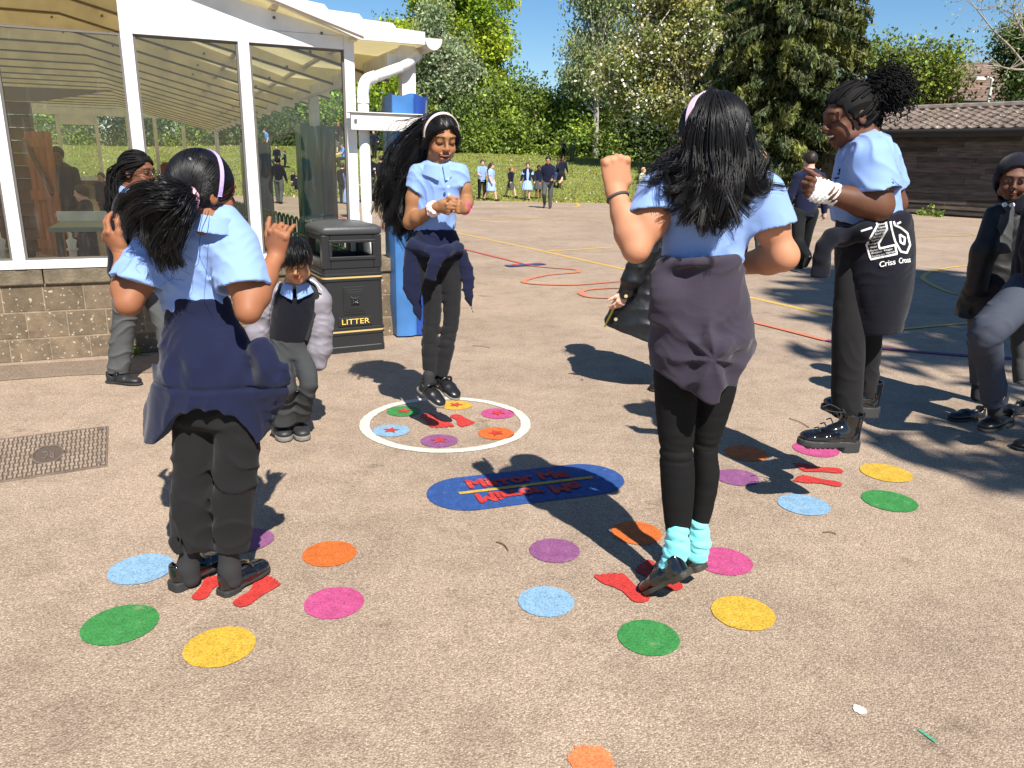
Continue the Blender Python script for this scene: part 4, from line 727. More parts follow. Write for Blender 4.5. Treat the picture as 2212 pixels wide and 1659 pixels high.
def tilemat():
    m_ = mat('pantile', (.155, .118, .094), .85, .3, attr=True, noise=(7, .35), bump=(50, .5)); nt = m_.node_tree; b = nt.nodes['Principled BSDF']; L = nt.links.new; N = nt.nodes.new; src = b.inputs['Base Color'].links[0].from_socket
    tc = N('ShaderNodeTexCoord'); n = N('ShaderNodeTexNoise'); n.inputs['Scale'].default_value = 13; n.inputs['Detail'].default_value = 5; L(tc.outputs['Object'], n.inputs['Vector']); r = N('ShaderNodeMapRange'); r.inputs[1].default_value = .63; r.inputs[2].default_value = .69; L(n.outputs[0], r.inputs[0]); y = N('ShaderNodeMix'); y.data_type = 'RGBA'; L(r.outputs[0], y.inputs[0]); L(src, y.inputs[6]); y.inputs[7].default_value = (.5, .47, .4, 1); L(y.outputs[2], b.inputs['Base Color']); return m_
TILE = tilemat(); m.obj('roof', TILE, t, smooth=False)
m = M(); m.tube(sfr(np.array([(-.32, run-.40, SE+.17+rise*1.55), (SL, run-.40, SE+.17+rise*1.55)])), .11, 8); m.obj('ridge', mat('ridge_tile', (.20, .165, .135), .9, noise=(6, .4)), t)
m = M(); a0_ = np.linspace(.5, 5.9, 22); hx, hy = 7.35, run*.47
m.tube(sfr(np.c_[hx+.42*np.cos(a0_), hy-.40+.33*np.sin(a0_), SE+.255+(hy+.33*np.sin(a0_))/run*rise*1.55]), .028, 7); tag(m.obj('plastic_hoop', mat('hoop_cream', (.75, .66, .52), .4), smooth=True), 'cream plastic hoop stranded on the shed roof', 'hoop')
for i, (x, y) in enumerate(((2015, 468), (1990, 466), (2030, 470))):
    t2 = thing('weed', gnd(x, y-1), ['leafy green weed at the foot of the shed', 'tiny weed left of the leafy one by the shed', 'small weed right of the leafy one by the shed'][i], 'weed', 'weeds along the shed'); m = M(); c = gnd(x, y-1); s = (.30, .12, .12)[i]; leafquads(m, c+np.abs(rnd.randn(70, 3))*[.001, .05, s*.5]+np.c_[rnd.randn(70)*s*.45, np.zeros((70, 2))], .1, (1, 1, 1), .3); m.obj('foliage', L_MID, t2)
t2 = thing('weed', B2W(-1.85, -.03, 0), 'green weed at the foot of the block wall', 'weed'); m = M(); leafquads(m, B2W(-1.9, -.05, .03)+rnd.randn(60, 3)*[.06, .02, .02], .04, (1, 1, 1), .3); m.obj('foliage', L_MID, t2)
# house beyond, lamp post
hc = at(2060, 215, 46); t = thing('house', hc*[1, 1, 0], 'brown tiled house roof showing behind the trees at the right', 'house'); a, b, c, d = at(1985, 214, 46), at(2330, 225, 44), at(2330, 130, 50), at(2010, 137, 50); m = M(); rw = 16
for i in range(rw):
    f0, f1 = i/rw, (i+1)/rw; m.add([lerp(a, d, f0)+[0, 0, .06], lerp(b, c, f0)+[0, 0, .06], lerp(b, c, f1), lerp(a, d, f1), lerp(a, d, f0), lerp(b, c, f0)], [(0, 1, 2, 3), (4, 5, 1, 0)], col=np.full(3, .75+.4*rnd.rand()))
m.add([d, c, c+[1, 8, -3], d+[1, 8, -3]], [(0, 1, 2, 3)]); m.obj('roof', mat('brown_tile', (.20, .13, .095), .85, attr=True, noise=(5, .3)), t); m = M(); m.add([a*[1, 1, 0], b*[1, 1, 0], b-[0, 0, .02], a-[0, 0, .02]], [(0, 1, 2, 3)]); m.obj('wall', mat('house_brick', (.3, .17, .11), .9, noise=(8, .2)), t)
m = M(); m.tube([a, b], .09, 6); m.obj('gutter', MATS['fascia_black'], t)
lpz = at(2144, 170, 36); t = thing('lamp_post', (lpz[0], 36, 0), 'white lamp post with a short side arm behind the shed', 'lamp post'); m = M(); m.tube([(lpz[0], 36, 0), (lpz[0], 36, lpz[2])], [.09, .06], 8); m.obj('pole', WHITED, t); m = M(); hd = at(2120, 171, 36); m.tube(catmull([(lpz[0], 36, lpz[2]-.02), (lerp(lpz[0], hd[0], .5), 36, lpz[2]+.06), hd], 4), .035, 6); m.box(hd+[-.28, -.12, -.03], hd+[.12, .12, .09]); m.obj('lamp_head', WHITED, t)
# ------------------------------------------------------------------ people: materials
def skin(name, c): return mat('skin_'+name, c, .58, .28, attr=True, sss=.10, noise=(9, .10), bump=(260, .04))
SK_A = skin('warm_brown', (.285, .115, .055)); SK_B = skin('golden_brown', (.31, .145, .066)); SK_C = skin('light_brown', (.47, .215, .118)); SK_D = skin('deep_brown', (.115, .048, .026)); SK_F = skin('dark_brown', (.16, .065, .034)); SK_P = skin('pale', (.62, .36, .26)); SK_E = skin('tan', (.43, .22, .115)); SK_H = skin('brown', (.13, .06, .038))
SHIRT = mat('polo_blue', (.215, .335, .64), .8, .2, sheen=.15, noise=(3, .06), bump=(500, .12)); NAVY = mat('navy_knit', (.007, .009, .024), .9, .15, sheen=.12, noise=(4, .2), bump=(350, .2)); NAVYB = mat('navy_bright', (.0085, .0115, .036), .9, .15, sheen=.12, noise=(4, .15), bump=(350, .2)); NAVYD = mat('navy_dark', (.0065, .007, .013), .9, .15, sheen=.1, noise=(4, .2), bump=(350, .2))
PLUM = mat('plum_sweat', (.040, .032, .048), .92, .15, sheen=.12, noise=(3, .15), bump=(350, .2)); BLKT = mat('black_trouser', (.012, .0117, .0122), .9, .2, sheen=.05, noise=(3, .2), bump=(400, .15)); LEGG = mat('leggings_black', (.0060, .0060, .0063), .8, .2, sheen=.0, bump=(400, .1)); GREYT = mat('grey_trouser', (.075, .078, .08), .85, .2, noise=(4, .15), bump=(400, .15)); GREYD = mat('charcoal_trouser', (.042, .044, .046), .85, .2, noise=(4, .15), bump=(400, .15))
HAIRB = mat('hair_black', (.0045, .004, .0042), .42, .38); HAIRN = mat('hair_natural_black', (.004, .0035, .0035), .75, .2); HAIRBR = mat('hair_brown', (.06, .03, .016), .5, .4); HAIRBL = mat('hair_blond', (.42, .27, .12), .5, .4); HAIRGI = mat('hair_ginger', (.30, .085, .02), .5, .4); HAIRDB = mat('hair_dark_brown', (.022, .013, .009), .5, .4)
PATENT = mat('patent_black', (.006, .006, .007), .08, .6, coat=.6); LEATH = mat('leather_black', (.012, .012, .0125), .3, .5); SOLE = mat('sole_dark', (.022, .022, .022), .7); SOLEG = mat('sole_grey', (.18, .17, .15), .7); GOLDM = mat('gold_metal', (.7, .5, .22), .3, .5, metal=1); TEETH = mat('teeth', (.75, .72, .66), .3); EYEW = mat('eye_white', (.7, .68, .66), .2); EYED = mat('eye_dark', (.012, .007, .005), .1)
CYAN = mat('sock_turquoise', (.20, .68, .72), .85, .2, sheen=.2, bump=(300, .2)); SOCKB = mat('sock_black', (.020, .020, .021), .9); SOCKG = mat('sock_grey', (.13, .13, .14), .9); WHT = mat('cloth_white', (.75, .75, .73), .85, noise=(20, .12), bump=(90, .4)); PINK = mat('satin_pink', (.70, .38, .46), .45, .4); LILAC = mat('plastic_lilac', (.50, .38, .72), .25); PKW = mat('band_pink_white', (.80, .62, .58), .35, noise=(25, .25)); DRESS = mat('gingham_blue', (.30, .42, .78), .8, .2)
def wm(px, p): return px*((np.asarray(p)-EYE)@CF)/F_
class Fr:
    def __init__(s, o, f, u=(0, 0, 1), k=1.):
        s.o = v3(o); s.f = nz(f); u = v3(u); s.u = nz(u-(u@s.f)*s.f); s.s = np.cross(s.f, s.u); s.k = k; s.A = np.array([s.s, s.f, s.u])
    def __call__(s, a, b, c): return s.o+s.k*(a*s.s+b*s.f+c*s.u)
    def loc(s, V): return (np.asarray(V)-s.o)@s.A.T/s.k
def head(S, H, mouth='closed', eyes='open', ears=True):
    k = H.k; E = lambda c, r, kk=.012, op='u', ax=None: S.ell(H(*c), v3(r)*k, H.A if ax is None else ax, kk*k, op)
    E((0, -.012, .022), (.074, .092, .084)); E((0, .026, -.045), (.056, .056, .064), .03); E((0, .055, -.096), (.021, .021, .017), .03)
    for s in (-1, 1):
        E((s*.036, .056, -.042), (.024, .024, .024), .02); E((s*.048, .02, -.075), (.016, .03, .018), .02)
        E((s*.031, .097, .004), (.018, .012, .010), .014, 's'); E((s*.031, .074, -.002), (.016, .0135, .0115), .006)
        if ears: E((s*.077, -.012, -.014), (.009, .017, .028), .01); E((s*.086, -.008, -.012), (.006, .009, .016), .006, 's')
        E((s*.0115, .095, -.036), (.0075, .009, .007), .008)
    E((0, .075, .022), (.05, .018, .013), .02); S.cap(H(0, .086, .004), H(0, .1045, -.030), .0065*k, .0095*k, .014*k)
    if mouth == 'smile':
        E((0, .083, -.068), (.033, .015, .0145), .006, 's'); E((0, .0855, -.0585), (.030, .008, .004), .006); E((0, .080, -.082), (.026, .009, .0055), .006)
    else: E((0, .0875, -.062), (.021, .0085, .0052), .006); E((0, .0855, -.0725), (.019, .0085, .006), .006); E((0, .0945, -.0668), (.022, .004, .0016), .003, 's')
def facecol(H, hair=None, lips=(.95, .55, .6), brow=.18, eyes='open', extra=None, mouth='closed', white=(2.2, 3.5, 5.)):
    def f(V):
        l = H.loc(V); c = np.ones((len(V), 3)); s = np.abs(l[:, 0]); fr = l[:, 1] > .045
        bm = fr & (np.abs(l[:, 2]-(.0215-7*(s-.03)**2)) < .0042) & (s > .012) & (s < .048); c[bm] = brow
        zc = -.067 if mouth == 'closed' else -.0685; hz = .0115 if mouth == 'closed' else .0135; hs = .023 if mouth == 'closed' else .029
        lm = fr & ((s/hs)**2+((l[:, 2]-zc)/hz)**2 < 1) & (l[:, 1] > .068); c[lm] = lips
        if eyes == 'open':
            x = (s-.031)/.0155; z = (l[:, 2]+.002)/.0068; c[fr & (x*x+z*z < 1)] = white; c[fr & (x*x+(z*.85)**2 < .26) & (np.abs(x) < .5)] = .10; c[fr & (np.abs(l[:, 2]-.0045+6*(s-.031)**2) < .0022) & (s > .014) & (s < .049)] = .12
        else:
            em = fr & (np.abs(l[:, 2]+.0105-4*(s-.031)**2*0-.004*np.cos((s-.031)/.016*1.5)*-1) < .0028) & (s > .014) & (s < .048); c[em] = .12
        ck = np.exp(-(((s-.04)/.022)**2+((l[:, 2]+.04)/.022)**2))*fr; c *= 1+ck[:, None]*np.array([.10, -.03, -.02])
        if extra is not None: c = extra(V, l, c)
        return c
    return f
def eyeballs(root, H, look=(0, 1, 0)):
    return
    for s in (-1, 1):
        m = M(); c = H(s*.031, .0775, -.001); d = nz(look[0]*H.s+look[1]*H.f+look[2]*H.u); F2 = Fr(c, d, H.u); r = .0125*H.k
        for mi, a0, a1, rr_ in ((0, .42, 1.7, 1.), (1, 0, .42, 1.0)):
            n = 14; th = np.linspace(a0, a1, 7); V = [F2(r*rr_*math.sin(t)*math.cos(p), r*rr_*math.cos(t), r*rr_*math.sin(t)*math.sin(p)) for t in th for p in np.arange(n)*2*math.pi/n]
            m.add(V, [(i*n+j, i*n+(j+1) % n, (i+1)*n+(j+1) % n, (i+1)*n+j) for i in range(6) for j in range(n)], mi=mi)
        m.obj('eye', [EYEW, EYED], root, smooth=True)
def hand(S, wr, d, tv, pn, k=1., curl=(60, 65, 70, 75), thumb=(.7, .6, .35), tcurl=25, wr_r=.021, spread=.08):
    """d: wrist to knuckles; tv: thumb side; pn: the way the palm faces (fingers curl that way)"""
    d = nz(d); tv = nz(tv-(v3(tv)@d)*d); n = np.cross(d, tv); pn = n if n@v3(pn) > 0 else -n; L = .070*k; wr = v3(wr)
    S.loft([wr-d*.012*k, wr+d*.03*k, wr+d*.062*k, wr+d*.072*k], [wr_r, .030*k, .034*k, .031*k], [wr_r*.85, .0145*k, .0125*k, .010*k], tv, .012, sub=2)
    S.ell(wr+d*.026*k+tv*.020*k+pn*.008*k, (.015*k, .024*k, .012*k), np.array([tv, d, pn]), .012)
    for i, (o, l) in enumerate(((.0245, .064), (.0085, .072), (-.0075, .067), (-.0225, .052))):
        p = wr+d*(L-abs(i-1)*.004*k)+tv*o*k; c = 0; r = .0078*k*(1 if i < 3 else .88); dd = nz(d+tv*spread*(1-i)*.8)
        for seg, (fr_, w) in enumerate(((.46, .95), (.30, 1.05), (.24, .7))):
            c += RAD(curl[i])*w; q = p+(dd*math.cos(c)+pn*math.sin(c))*l*fr_*k; S.cap(p, q, r, r*.92, .004); p = q; r *= .92
    for i, o in enumerate((.0245, .0085, -.0075, -.0225)): S.ell(wr+d*(L-abs(i-1)*.004*k+.002*k)+tv*o*k-pn*.004*k, (.0088*k, .010*k, .0095*k), np.array([tv, d, pn]), .003)
    t = wr+d*.022*k+tv*.026*k+pn*.004*k; td = nz(tv*thumb[0]+d*thumb[1]+pn*thumb[2])
    for l, r in ((.034, .0105), (.028, .0088), (.022, .0075)):
        q = t+td*l*k; S.cap(t, q, r*k, r*.9*k, .007); t = q; td = nz(td*math.cos(RAD(tcurl))+(d*.55+pn*.6-tv*.2)*math.sin(RAD(tcurl)))
def strandmesh(m, P, r0, r1, mi=0, sides=4):
    """P: (n,K,3)"""
    n, K, _ = P.shape; t = np.gradient(P, axis=1); t /= np.linalg.norm(t, axis=2)[..., None]+1e-9; up = np.array([.31, .2, .93]); a = np.cross(t, up); a /= np.linalg.norm(a, axis=2)[..., None]+1e-9; b = np.cross(t, a)
    f = np.linspace(0, 1, K); r = (r0+(r1-r0)*f)*np.minimum(1, f*8+.5); r = r[None, :, None]
    an = np.arange(sides)*2*math.pi/sides; V = np.stack([P+r*(math.cos(x)*a+math.sin(x)*b) for x in an], 2).reshape(-1, 3)
    base = (np.arange(n)*K*sides)[:, None, None]+(np.arange(K-1)*sides)[None, :, None]; j = np.arange(sides)[None, None]; j2 = (j+1) % sides
    m.add(V, np.stack([base+j, base+j2, base+sides+j2, base+sides+j], -1).reshape(-1, 4), mi=mi)
def strands(m, guides, n, r=.0016, s0=.006, s1=.02, wav=.0, wf=6., seed=0, blend=True, kk=5, locks=0, lockr=.004, wp=1.):
    rs = np.random.RandomState(seed); Gd = np.array([catmull(g, kk) for g in guides]); K = Gd.shape[1]; g = rs.randint(len(Gd), size=n); h = np.minimum(g+1, len(Gd)-1) if blend else g
    w = rs.rand(n)[:, None, None]; P = Gd[g]*(1-w)+Gd[h]*w; f = np.linspace(0, 1, K)[None, :, None]; O = rs.randn(n, 1, 3)*(s0+(s1-s0)*f); lk = rs.randint(locks, size=n) if locks else np.arange(n); nl = locks or n
    if locks: g = rs.randint(len(Gd), size=nl)[lk]; h = np.minimum(g+1, len(Gd)-1); w = rs.rand(nl)[lk][:, None, None]; P = Gd[g]*(1-w)+Gd[h]*w; O = (rs.randn(nl, 1, 3)[lk])*(s0+(s1-s0)*f)+rs.randn(n, 1, 3)*lockr*(.5+f*(1.2-f))
    P = P+O
    if wav: P = P+wav*np.sin(f*wf+(rs.rand(nl, 1, 1)*6.28)[lk])*rs.randn(nl, 1, 3)[lk]*f**wp+wav*.45*np.sin(f*wf*2.3+(rs.rand(nl, 1, 1)*6.28)[lk])*rs.randn(nl, 1, 3)[lk]*f**wp
    strandmesh(m, P, r, r*.35)
def hairmass(S, guides, rads, k=.02, sc=.5):
    k *= .5; S.disp = lambda p: folds(p, (38, 38, 38), .009, 3)
    for g, r in zip(guides, rads):
        r = np.array(r)*sc; p = catmull(g, 3); S.chain(p, np.interp(np.linspace(0, 1, len(p)), np.linspace(0, 1, len(r)), r), k)
CAPR = np.array([.0855, .105, .100]); CAPC = (0, -.014, .020)
def hairline(l, front=.055, low=-.085):
    """True where hair grows, in head coordinates"""
    s, f, u = l[:, 0], l[:, 1], l[:, 2]
    return (f*.085-(u-front)*.068-.078*.085 < -.0 + .0006*np.cos(s*20)) & (u > low+np.maximum(0, f+.03)*1.1)
def haircap(S, H, grow=1.0, front=.055, low=-.085, k=.01):
    n1 = nz(H.s*0+H.f*.085-H.u*.068); o1 = H(0, .078, front); n2 = nz(-H.u+H.f*.75); o2 = H(0, -.05, low)
    S.ell(H(*CAPC), CAPR*H.k*grow, H.A, k, cut=[(o1, n1), (o2, n2)])
def capstrands(m, H, tie, n, seed=0, r=.0015, front=.055, low=-.085, grow=1.0, jit=.03):
    """strands combed from all over the scalp to the tie direction"""
    rs = np.random.RandomState(seed); d = rs.randn(n*4, 3); d /= np.linalg.norm(d, axis=1)[:, None]; l = d*CAPR+np.array(CAPC); d = d[hairline(l, front, low)][:n]; tie = nz(tie); K = 10; f = np.linspace(0, 1, K)[None, :, None]
    om = np.arccos(np.clip(d@tie, -1, 1))[:, None, None]+1e-4; P = (np.sin((1-f)*om)*d[:, None]+np.sin(f*om)*tie)/np.sin(om); P = P+rs.randn(len(d), 1, 3)*jit*f*(1-f); P /= np.linalg.norm(P, axis=2)[..., None]
    L = P*CAPR*grow*(1.0+.015*rs.rand(len(d), 1, 1))+np.array(CAPC); W = H.o+H.k*(L@H.A); strandmesh(m, W, r, r*.8)
def folds(p, fx, amp, seed=0, ridge=True):
    n = vn(p*np.asarray(fx), seed); n2 = vn(p*np.asarray(fx)*2.1+7, seed+1)
    if ridge: return amp*((1-np.abs(2*n-1))**2*1.0+.45*(1-np.abs(2*n2-1))-.7)
    return amp*((n-.5)*1.4+(n2-.5)*.6)
def crease(p, d, lam, amp, seed=0, sharp=2.5, mask=6., cover=.45):
    n = vn(p*mask, seed); n2 = vn(p*mask*.8+11, seed+5); w = np.abs(np.sin(math.pi*(p@nz(d)/lam+3.2*n+.8*vn(p*mask*2.3, seed+2)))); cv = np.clip((n2-cover)*3, 0, 1)*(.3+1.2*vn(p*mask*.6+31, seed+9)); return .6*amp*cv*(.3-(1-w)**1.7)
def wrk(p, s, a=.0045): return crease(p, (.5, 0, 1), .038, a, s, mask=10., cover=.42)+crease(p, (-.6, 0, 1), .045, a, s+3, mask=9., cover=.5)
def hemcut(S, xs, ys, Y, k=.004):
    """removes everything below a hem drawn through picture points at depth Y"""
    q = np.array([at(x, y, Y) for x, y in zip(xs, ys)]); o = np.argsort(q[:, 0]); X, Z = q[o, 0], q[o, 2]
    S.add(lambda p: p[:, 2]-np.interp(p[:, 0], X, Z), [-9, -9, -1], [9, 9, Z.max()+.01], k, 's')
def secs(rows, Y, dr=.75, Yoff=None):
    """rows (xl,xr,y[,dY]) in picture pixels -> centres, half widths, half depths"""
    c = []; w = []
    for r in rows:
        p = at((r[0]+r[1])/2, r[2], Y+(r[3] if len(r) > 3 else 0)); c.append(p); w.append(wm((r[1]-r[0])/2, p))
    return np.array(c), np.array(w), np.array(w)*dr
def sleeve(S, sh, el, r0, r1, frac, th=.012, k=.03, tilt=None):
    sh, el = v3(sh), v3(el); d = nz(el-sh); e = sh+(el-sh)*frac; n = d if tilt is None else nz(d+v3(tilt)); 
    def fn(p, a=sh, b=e+d*.02, o=e):
        ab = b-a; q = p-a; t = np.clip(q@ab/(ab@ab), 0, 1); r = np.sqrt(((q-t[:, None]*ab)**2).sum(1))-(r0+(r1-r0)*t); r = np.maximum(r, -np.maximum(r+th, -((p-o)@n)-.03)); return np.maximum(r, (p-o)@n)
    R = max(r0, r1)+.02; S.add(fn, np.minimum(sh, e)-R, np.maximum(sh, e)+R, k)
def collar(S, c, up, f, r, h=.035, flare=.55, th=.0045, gap=.0, k=.004, rd=.9, point=.0):
    """turned-down polo collar: cone ring round the neck"""
    F2 = Fr(c, f, up)
    def fn(p):
        l = (p-F2.o)@F2.A.T; x = l[:, 0]; y = l[:, 1]/rd; z = l[:, 2]; q = np.sqrt(x*x+y*y); an = np.arctan2(x, y); hh = h+point*np.exp(-(an/.5)**2)
        d = np.abs(q-(r+flare*(-z)*.9+.004))*.8-th; d = np.maximum(d, np.maximum(z-.012, -z-hh))
        if gap: d = np.maximum(d, (gap-np.abs(an)-np.maximum(0, z)*0)*r*np.where(np.abs(an) < 1.5, 1, -1))
        return d
    R = r+h*flare+.05; S.add(fn, F2.o-R, F2.o+R, k)
def shoe(root, heel, toe, up, w=.036, style='loafer', mats=(PATENT, SOLE), h=.0035, heelh=.018, sole_t=.012, extra=None, hk=1.):
    heel, toe, up = v3(heel), v3(toe), nz(up); L = np.linalg.norm(toe-heel); F2 = Fr(heel, toe-heel, up); q = lambda a, b, c: F2(a, b, c)
    S = SDF(); z = sole_t
    S.loft([q(0, .03, z+.012), q(0, L*.3, z+.014), q(0, L*.6, z+.014), q(0, L*.82, z+.012), q(0, L*.93, z+.008)], [w*.78, w*.82, w*1.0, w*.95, w*.62], [.022, .024, .022, .019, .014], F2.s, .02, cuts=[(q(0, 0, z-.002), -F2.u)])
    S.loft([q(0, .034, z), q(0, .030, z+.03*hk), q(0, .028, z+.052*hk)], [w*.80, w*.74, w*.66], [.032, .030, .027], F2.s, .015, cuts=[(q(0, 0, z+.055*hk), F2.u)])
    S.loft([q(0, L*.42, z+.016), q(0, L*.58, z+.018)], [w*.8, w*.85], [.030, .024], F2.s, .02)
    S.loft([q(0, .040, z+.03), q(0, .040, z+.10)], [w*.62, w*.58], [.026, .026], F2.s, .004, op='s')
    S.loft([q(0, .05, z+.062), q(0, L*.50, z+.060)], [w*.58, w*.5], [.030, .022], F2.s, .006, op='s')
    o = S.obj('shoe', h, mats[0], root)
    S = SDF(); prof = lambda p: p
    def sol(p):
        l = (p-F2.o)@F2.A.T; t = np.clip(l[:, 1]/L, 0, 1); ww = w*np.interp(t, [0, .05, .15, .4, .68, .86, .96, 1], [.55, .78, .86, .84, 1.06, .95, .6, .25])
        d = np.maximum(np.abs(l[:, 0])-ww, np.maximum(-l[:, 1]-.002, l[:, 1]-L)); hz = np.where(l[:, 1] < L*.3, -heelh, 0); return np.maximum(d, np.maximum(l[:, 2]-z-.001, hz-l[:, 2]))
    R = L+.03; S.add(sol, F2.o-R, F2.o+R, .002); V, Q = S.mesh(h); m = M(); m.add(V, Q); m.obj('sole', mats[1], o, smooth=False)
    if extra: extra(o, F2, L)
    return o
def person(base, label, group): return thing('person', base, label, 'person', group)
def band(root, H, mat_, ang0, ang1, tilt=0., w=.011, r=1.06, name='headband', n=26):
    """headband over the head in the side-up plane, tilted back"""
    m = M(); a = np.linspace(ang0, ang1, n); V = []; 
    for x in a:
        for e in (-1, 1):
            f = .018+e*w*.8+tilt*max(0, math.cos(x)); V.append(H(*(np.array(CAPC)+np.array([math.sin(x)*CAPR[0]*r, f, math.cos(x)*CAPR[2]*r*math.sqrt(max(.05, 1-(f/.11)**2))]))))
        for e in (1, -1):
            f = .018+e*w*.8+tilt*max(0, math.cos(x)); V.append(H(*(np.array(CAPC)+np.array([math.sin(x)*CAPR[0]*(r-.05), f, math.cos(x)*CAPR[2]*(r-.05)*math.sqrt(max(.05, 1-(f/.11)**2))]))))
    q = [(4*i+j, 4*i+(j+1) % 4, 4*i+4+(j+1) % 4, 4*i+4+j) for i in range(n-1) for j in range(4)]+[(0, 1, 2, 3), (4*n-1, 4*n-2, 4*n-3, 4*n-4)]
    m.add(V, q); return m.obj(name, mat_, root, smooth=False, bevel=.001)
GJ = 'children jumping on the painted dots'
# ================================================================== A: girl with the pink scrunchie, seen from behind
Y = 2.15; A_ = person(gnd(480, 1298)*[1, 1, 0], 'girl seen from behind with pink scrunchie ponytail and navy jumper tied round her waist', GJ)
H = Fr(at(440, 408, Y), (.60, .80, -.12), (.05, -.05, 1), .86); S = SDF(); head(S, H); nb = at(448, 486, Y-.01); S.cap(H(0, -.03, -.05), nb, .043, .050, .02); S.cap(nb, at(430, 640, Y), .042, .045, .03)
shl, shr = at(352, 520, Y), at(508, 530, Y-.01); ell_, elr = at(277, 655, Y-.10), at(536, 672, Y-.10); wl, wr = at(264, 550, Y+.02), at(597, 553, Y+.03)
S.chain([nb, shl], [.036, .042], .02); S.chain([nb, shr], [.036, .042], .02)
for s, e, w in ((shl, ell_, wl), (shr, elr, wr)):
    m1 = lerp(s, e, .5); S.chain([s, m1, e], [.046, .042, .031], .02); S.chain([e, lerp(e, w, .28), lerp(e, w, .6), w], [.031, .036, .029, .0215], .02)
hand(S, wl, at(232, 508, Y+.02)-wl, (.35, -.55, .75), (-.2, .85, .2), .95, (24, 28, 34, 40), (.35, .85, .3), 18); hand(S, wr, at(601, 515, Y+.02)-wr, (-1, .2, .0), (-.1, 1, .1), .98, (70, 66, 58, 30), (.5, .8, .5), 20, spread=.12)
S.obj('body', .0034, SK_A, A_, facecol(H))
# polo
c, w, d = secs([(398, 488, 476), (352, 508, 500), (338, 512, 530), (338, 494, 580), (346, 490, 620), (352, 500, 668)], Y, .62); S = SDF(); hemn = nz([.12, 0, -1.]); ho = at(430, 664, Y)
S.loft(c, w, d, CR, .03, cuts=[(ho, hemn)]); S.chain([shl, at(415, 490, Y), at(480, 490, Y), shr], [.05, .052, .052, .05], .03); sleeve(S, shl, lerp(shl, ell_, 1), .062, .074, .70, tilt=(.0, 0, -.35)); sleeve(S, shr, elr, .064, .076, .66, tilt=(0, 0, -.3))
S.disp = lambda p: wrk(p, 301)+folds(p, (13, 13, 5), .004, 3)+crease(p, (1, 0, .35), .075, .012, 3, cover=.35)+crease(p, (.3, 0, 1), .06, .010, 4, cover=.5); S.obj('polo_shirt', .0042, SHIRT, A_)
S = SDF(); collar(S, at(453, 470, Y-.015), (.06, -.12, 1), H.f, .066, .032, .5); S.obj('collar', .003, SHIRT, A_)
# navy jumper round the waist
def wrapskirt(root, rows, Y, dr, matl, fold, hem, h=.0042, cuts=(), name='tied_jumper', extra=None, th=.011, seed=0, depth=.34):
    c, w, d = secs(rows, Y, dr); S = SDF(); S.loft(c, w, d, CR, .03, cuts=[hem, (c[0]+[0, 0, .012], np.array([0, 0, 1.]))]+list(cuts), sub=4)
    if extra: extra(S)
    S.disp = fold; return S.obj(name, h, matl, root)
def exA(S):
    S.loft([at(560, 740, Y-.05), at(585, 800, Y-.06), at(585, 850, Y-.05), at(552, 900, Y-.02), at(540, 960, Y+.02)], [.03, .05, .055, .04, .012], [.03, .035, .03, .02, .01], CR, .05); S.loft([at(352, 860, Y), at(338, 900, Y+.01), at(326, 962, Y+.02)], [.025, .028, .014], [.02, .016, .01], CR, .04)
    hemcut(S, (250, 322, 330, 345, 372, 395, 430, 470, 505, 530, 545, 590, 620), (975, 966, 962, 945, 912, 893, 886, 890, 905, 940, 972, 905, 850), Y-.1)
def fA(p):
    z0 = at(430, 842, Y-.1)[2]; a = wrk(p, 308, .006)+.006*np.sin(p[:, 0]*70+4*vn(p*8, 3))*np.exp(-((p[:, 2]-z0-.05)/.04)**2)*vn(p*9, 4)*2+crease(p, (.12, 0, 1), .06, .014, 9, cover=.3)*np.clip((p[:, 2]-z0-.18)*9, 0, 1)+folds(p, (9, 9, 4), .007, 5)+crease(p, (1, 0, .15), .07, .014, 6, cover=.3)+crease(p, (1, 0, -.8), .06, .014, 7, cover=.45)*(p[:, 0] > at(500, 800, Y)[0]-.04); b = .006*np.exp(-((p[:, 2]-at(430, 842, Y-.1)[2])/.006)**2)*(p[:, 1] < Y+.05); return a*np.clip((.92-p[:, 2])*6+.3, .25, 1)+b+folds(p, (4, 4, 15), .004, 8)*np.clip((p[:, 2]-.75)*8, 0, 1)
hz = at(430, 892, Y)[2]
wrapskirt(A_, [(364, 499, 646), (358, 508, 690), (348, 535, 740), (340, 560, 790), (330, 582, 840), (326, 584, 900), (318, 586, 990)], Y, .70, NAVYB, fA, (at(430, 985, Y), nz([0, 0, -1.])), extra=exA)
# trousers
def legs(root, L, matl, disp, name='trousers', h=.0042, th=.010, top=None, k=.015):
    S = SDF()
    for rows, Y0, dr, cutd in L:
        c, w, d = secs(rows, Y0, dr); ax = nz(c[-1]-c[-2]); S.loft(c, w, d, CR, k, cuts=[(c[-1]-ax*.004, ax if cutd is None else nz(cutd))], hollow=(th, 0, .05))
    if top is not None: c, w, d = secs(*top); S.loft(c, w, d, CR, .03)
    S.disp = disp; return S.obj(name, h, matl, root)
legs(A_, [([(372, 470, 850), (374, 466, 960), (372, 460, 1040), (368, 462, 1110), (374, 464, 1186, .0)], Y+.0, .78, (0, 0, -1)), ([(458, 560, 850), (462, 562, 960), (460, 556, 1040), (461, 547, 1110), (462, 536, 1190, .0)], Y-.02, .78, (0, 0, -1))], BLKT, lambda p: folds(p, (6, 6, 9), .004, 21)+crease(p, (.5, 0, 1), .11, .012, 22, cover=.42)+crease(p, (-.7, 0, 1), .12, .010, 24, cover=.5)+crease(p, (1, 0, .1), .09, .006, 25), top=([(368, 560, 800), (372, 560, 900)], Y, .6))
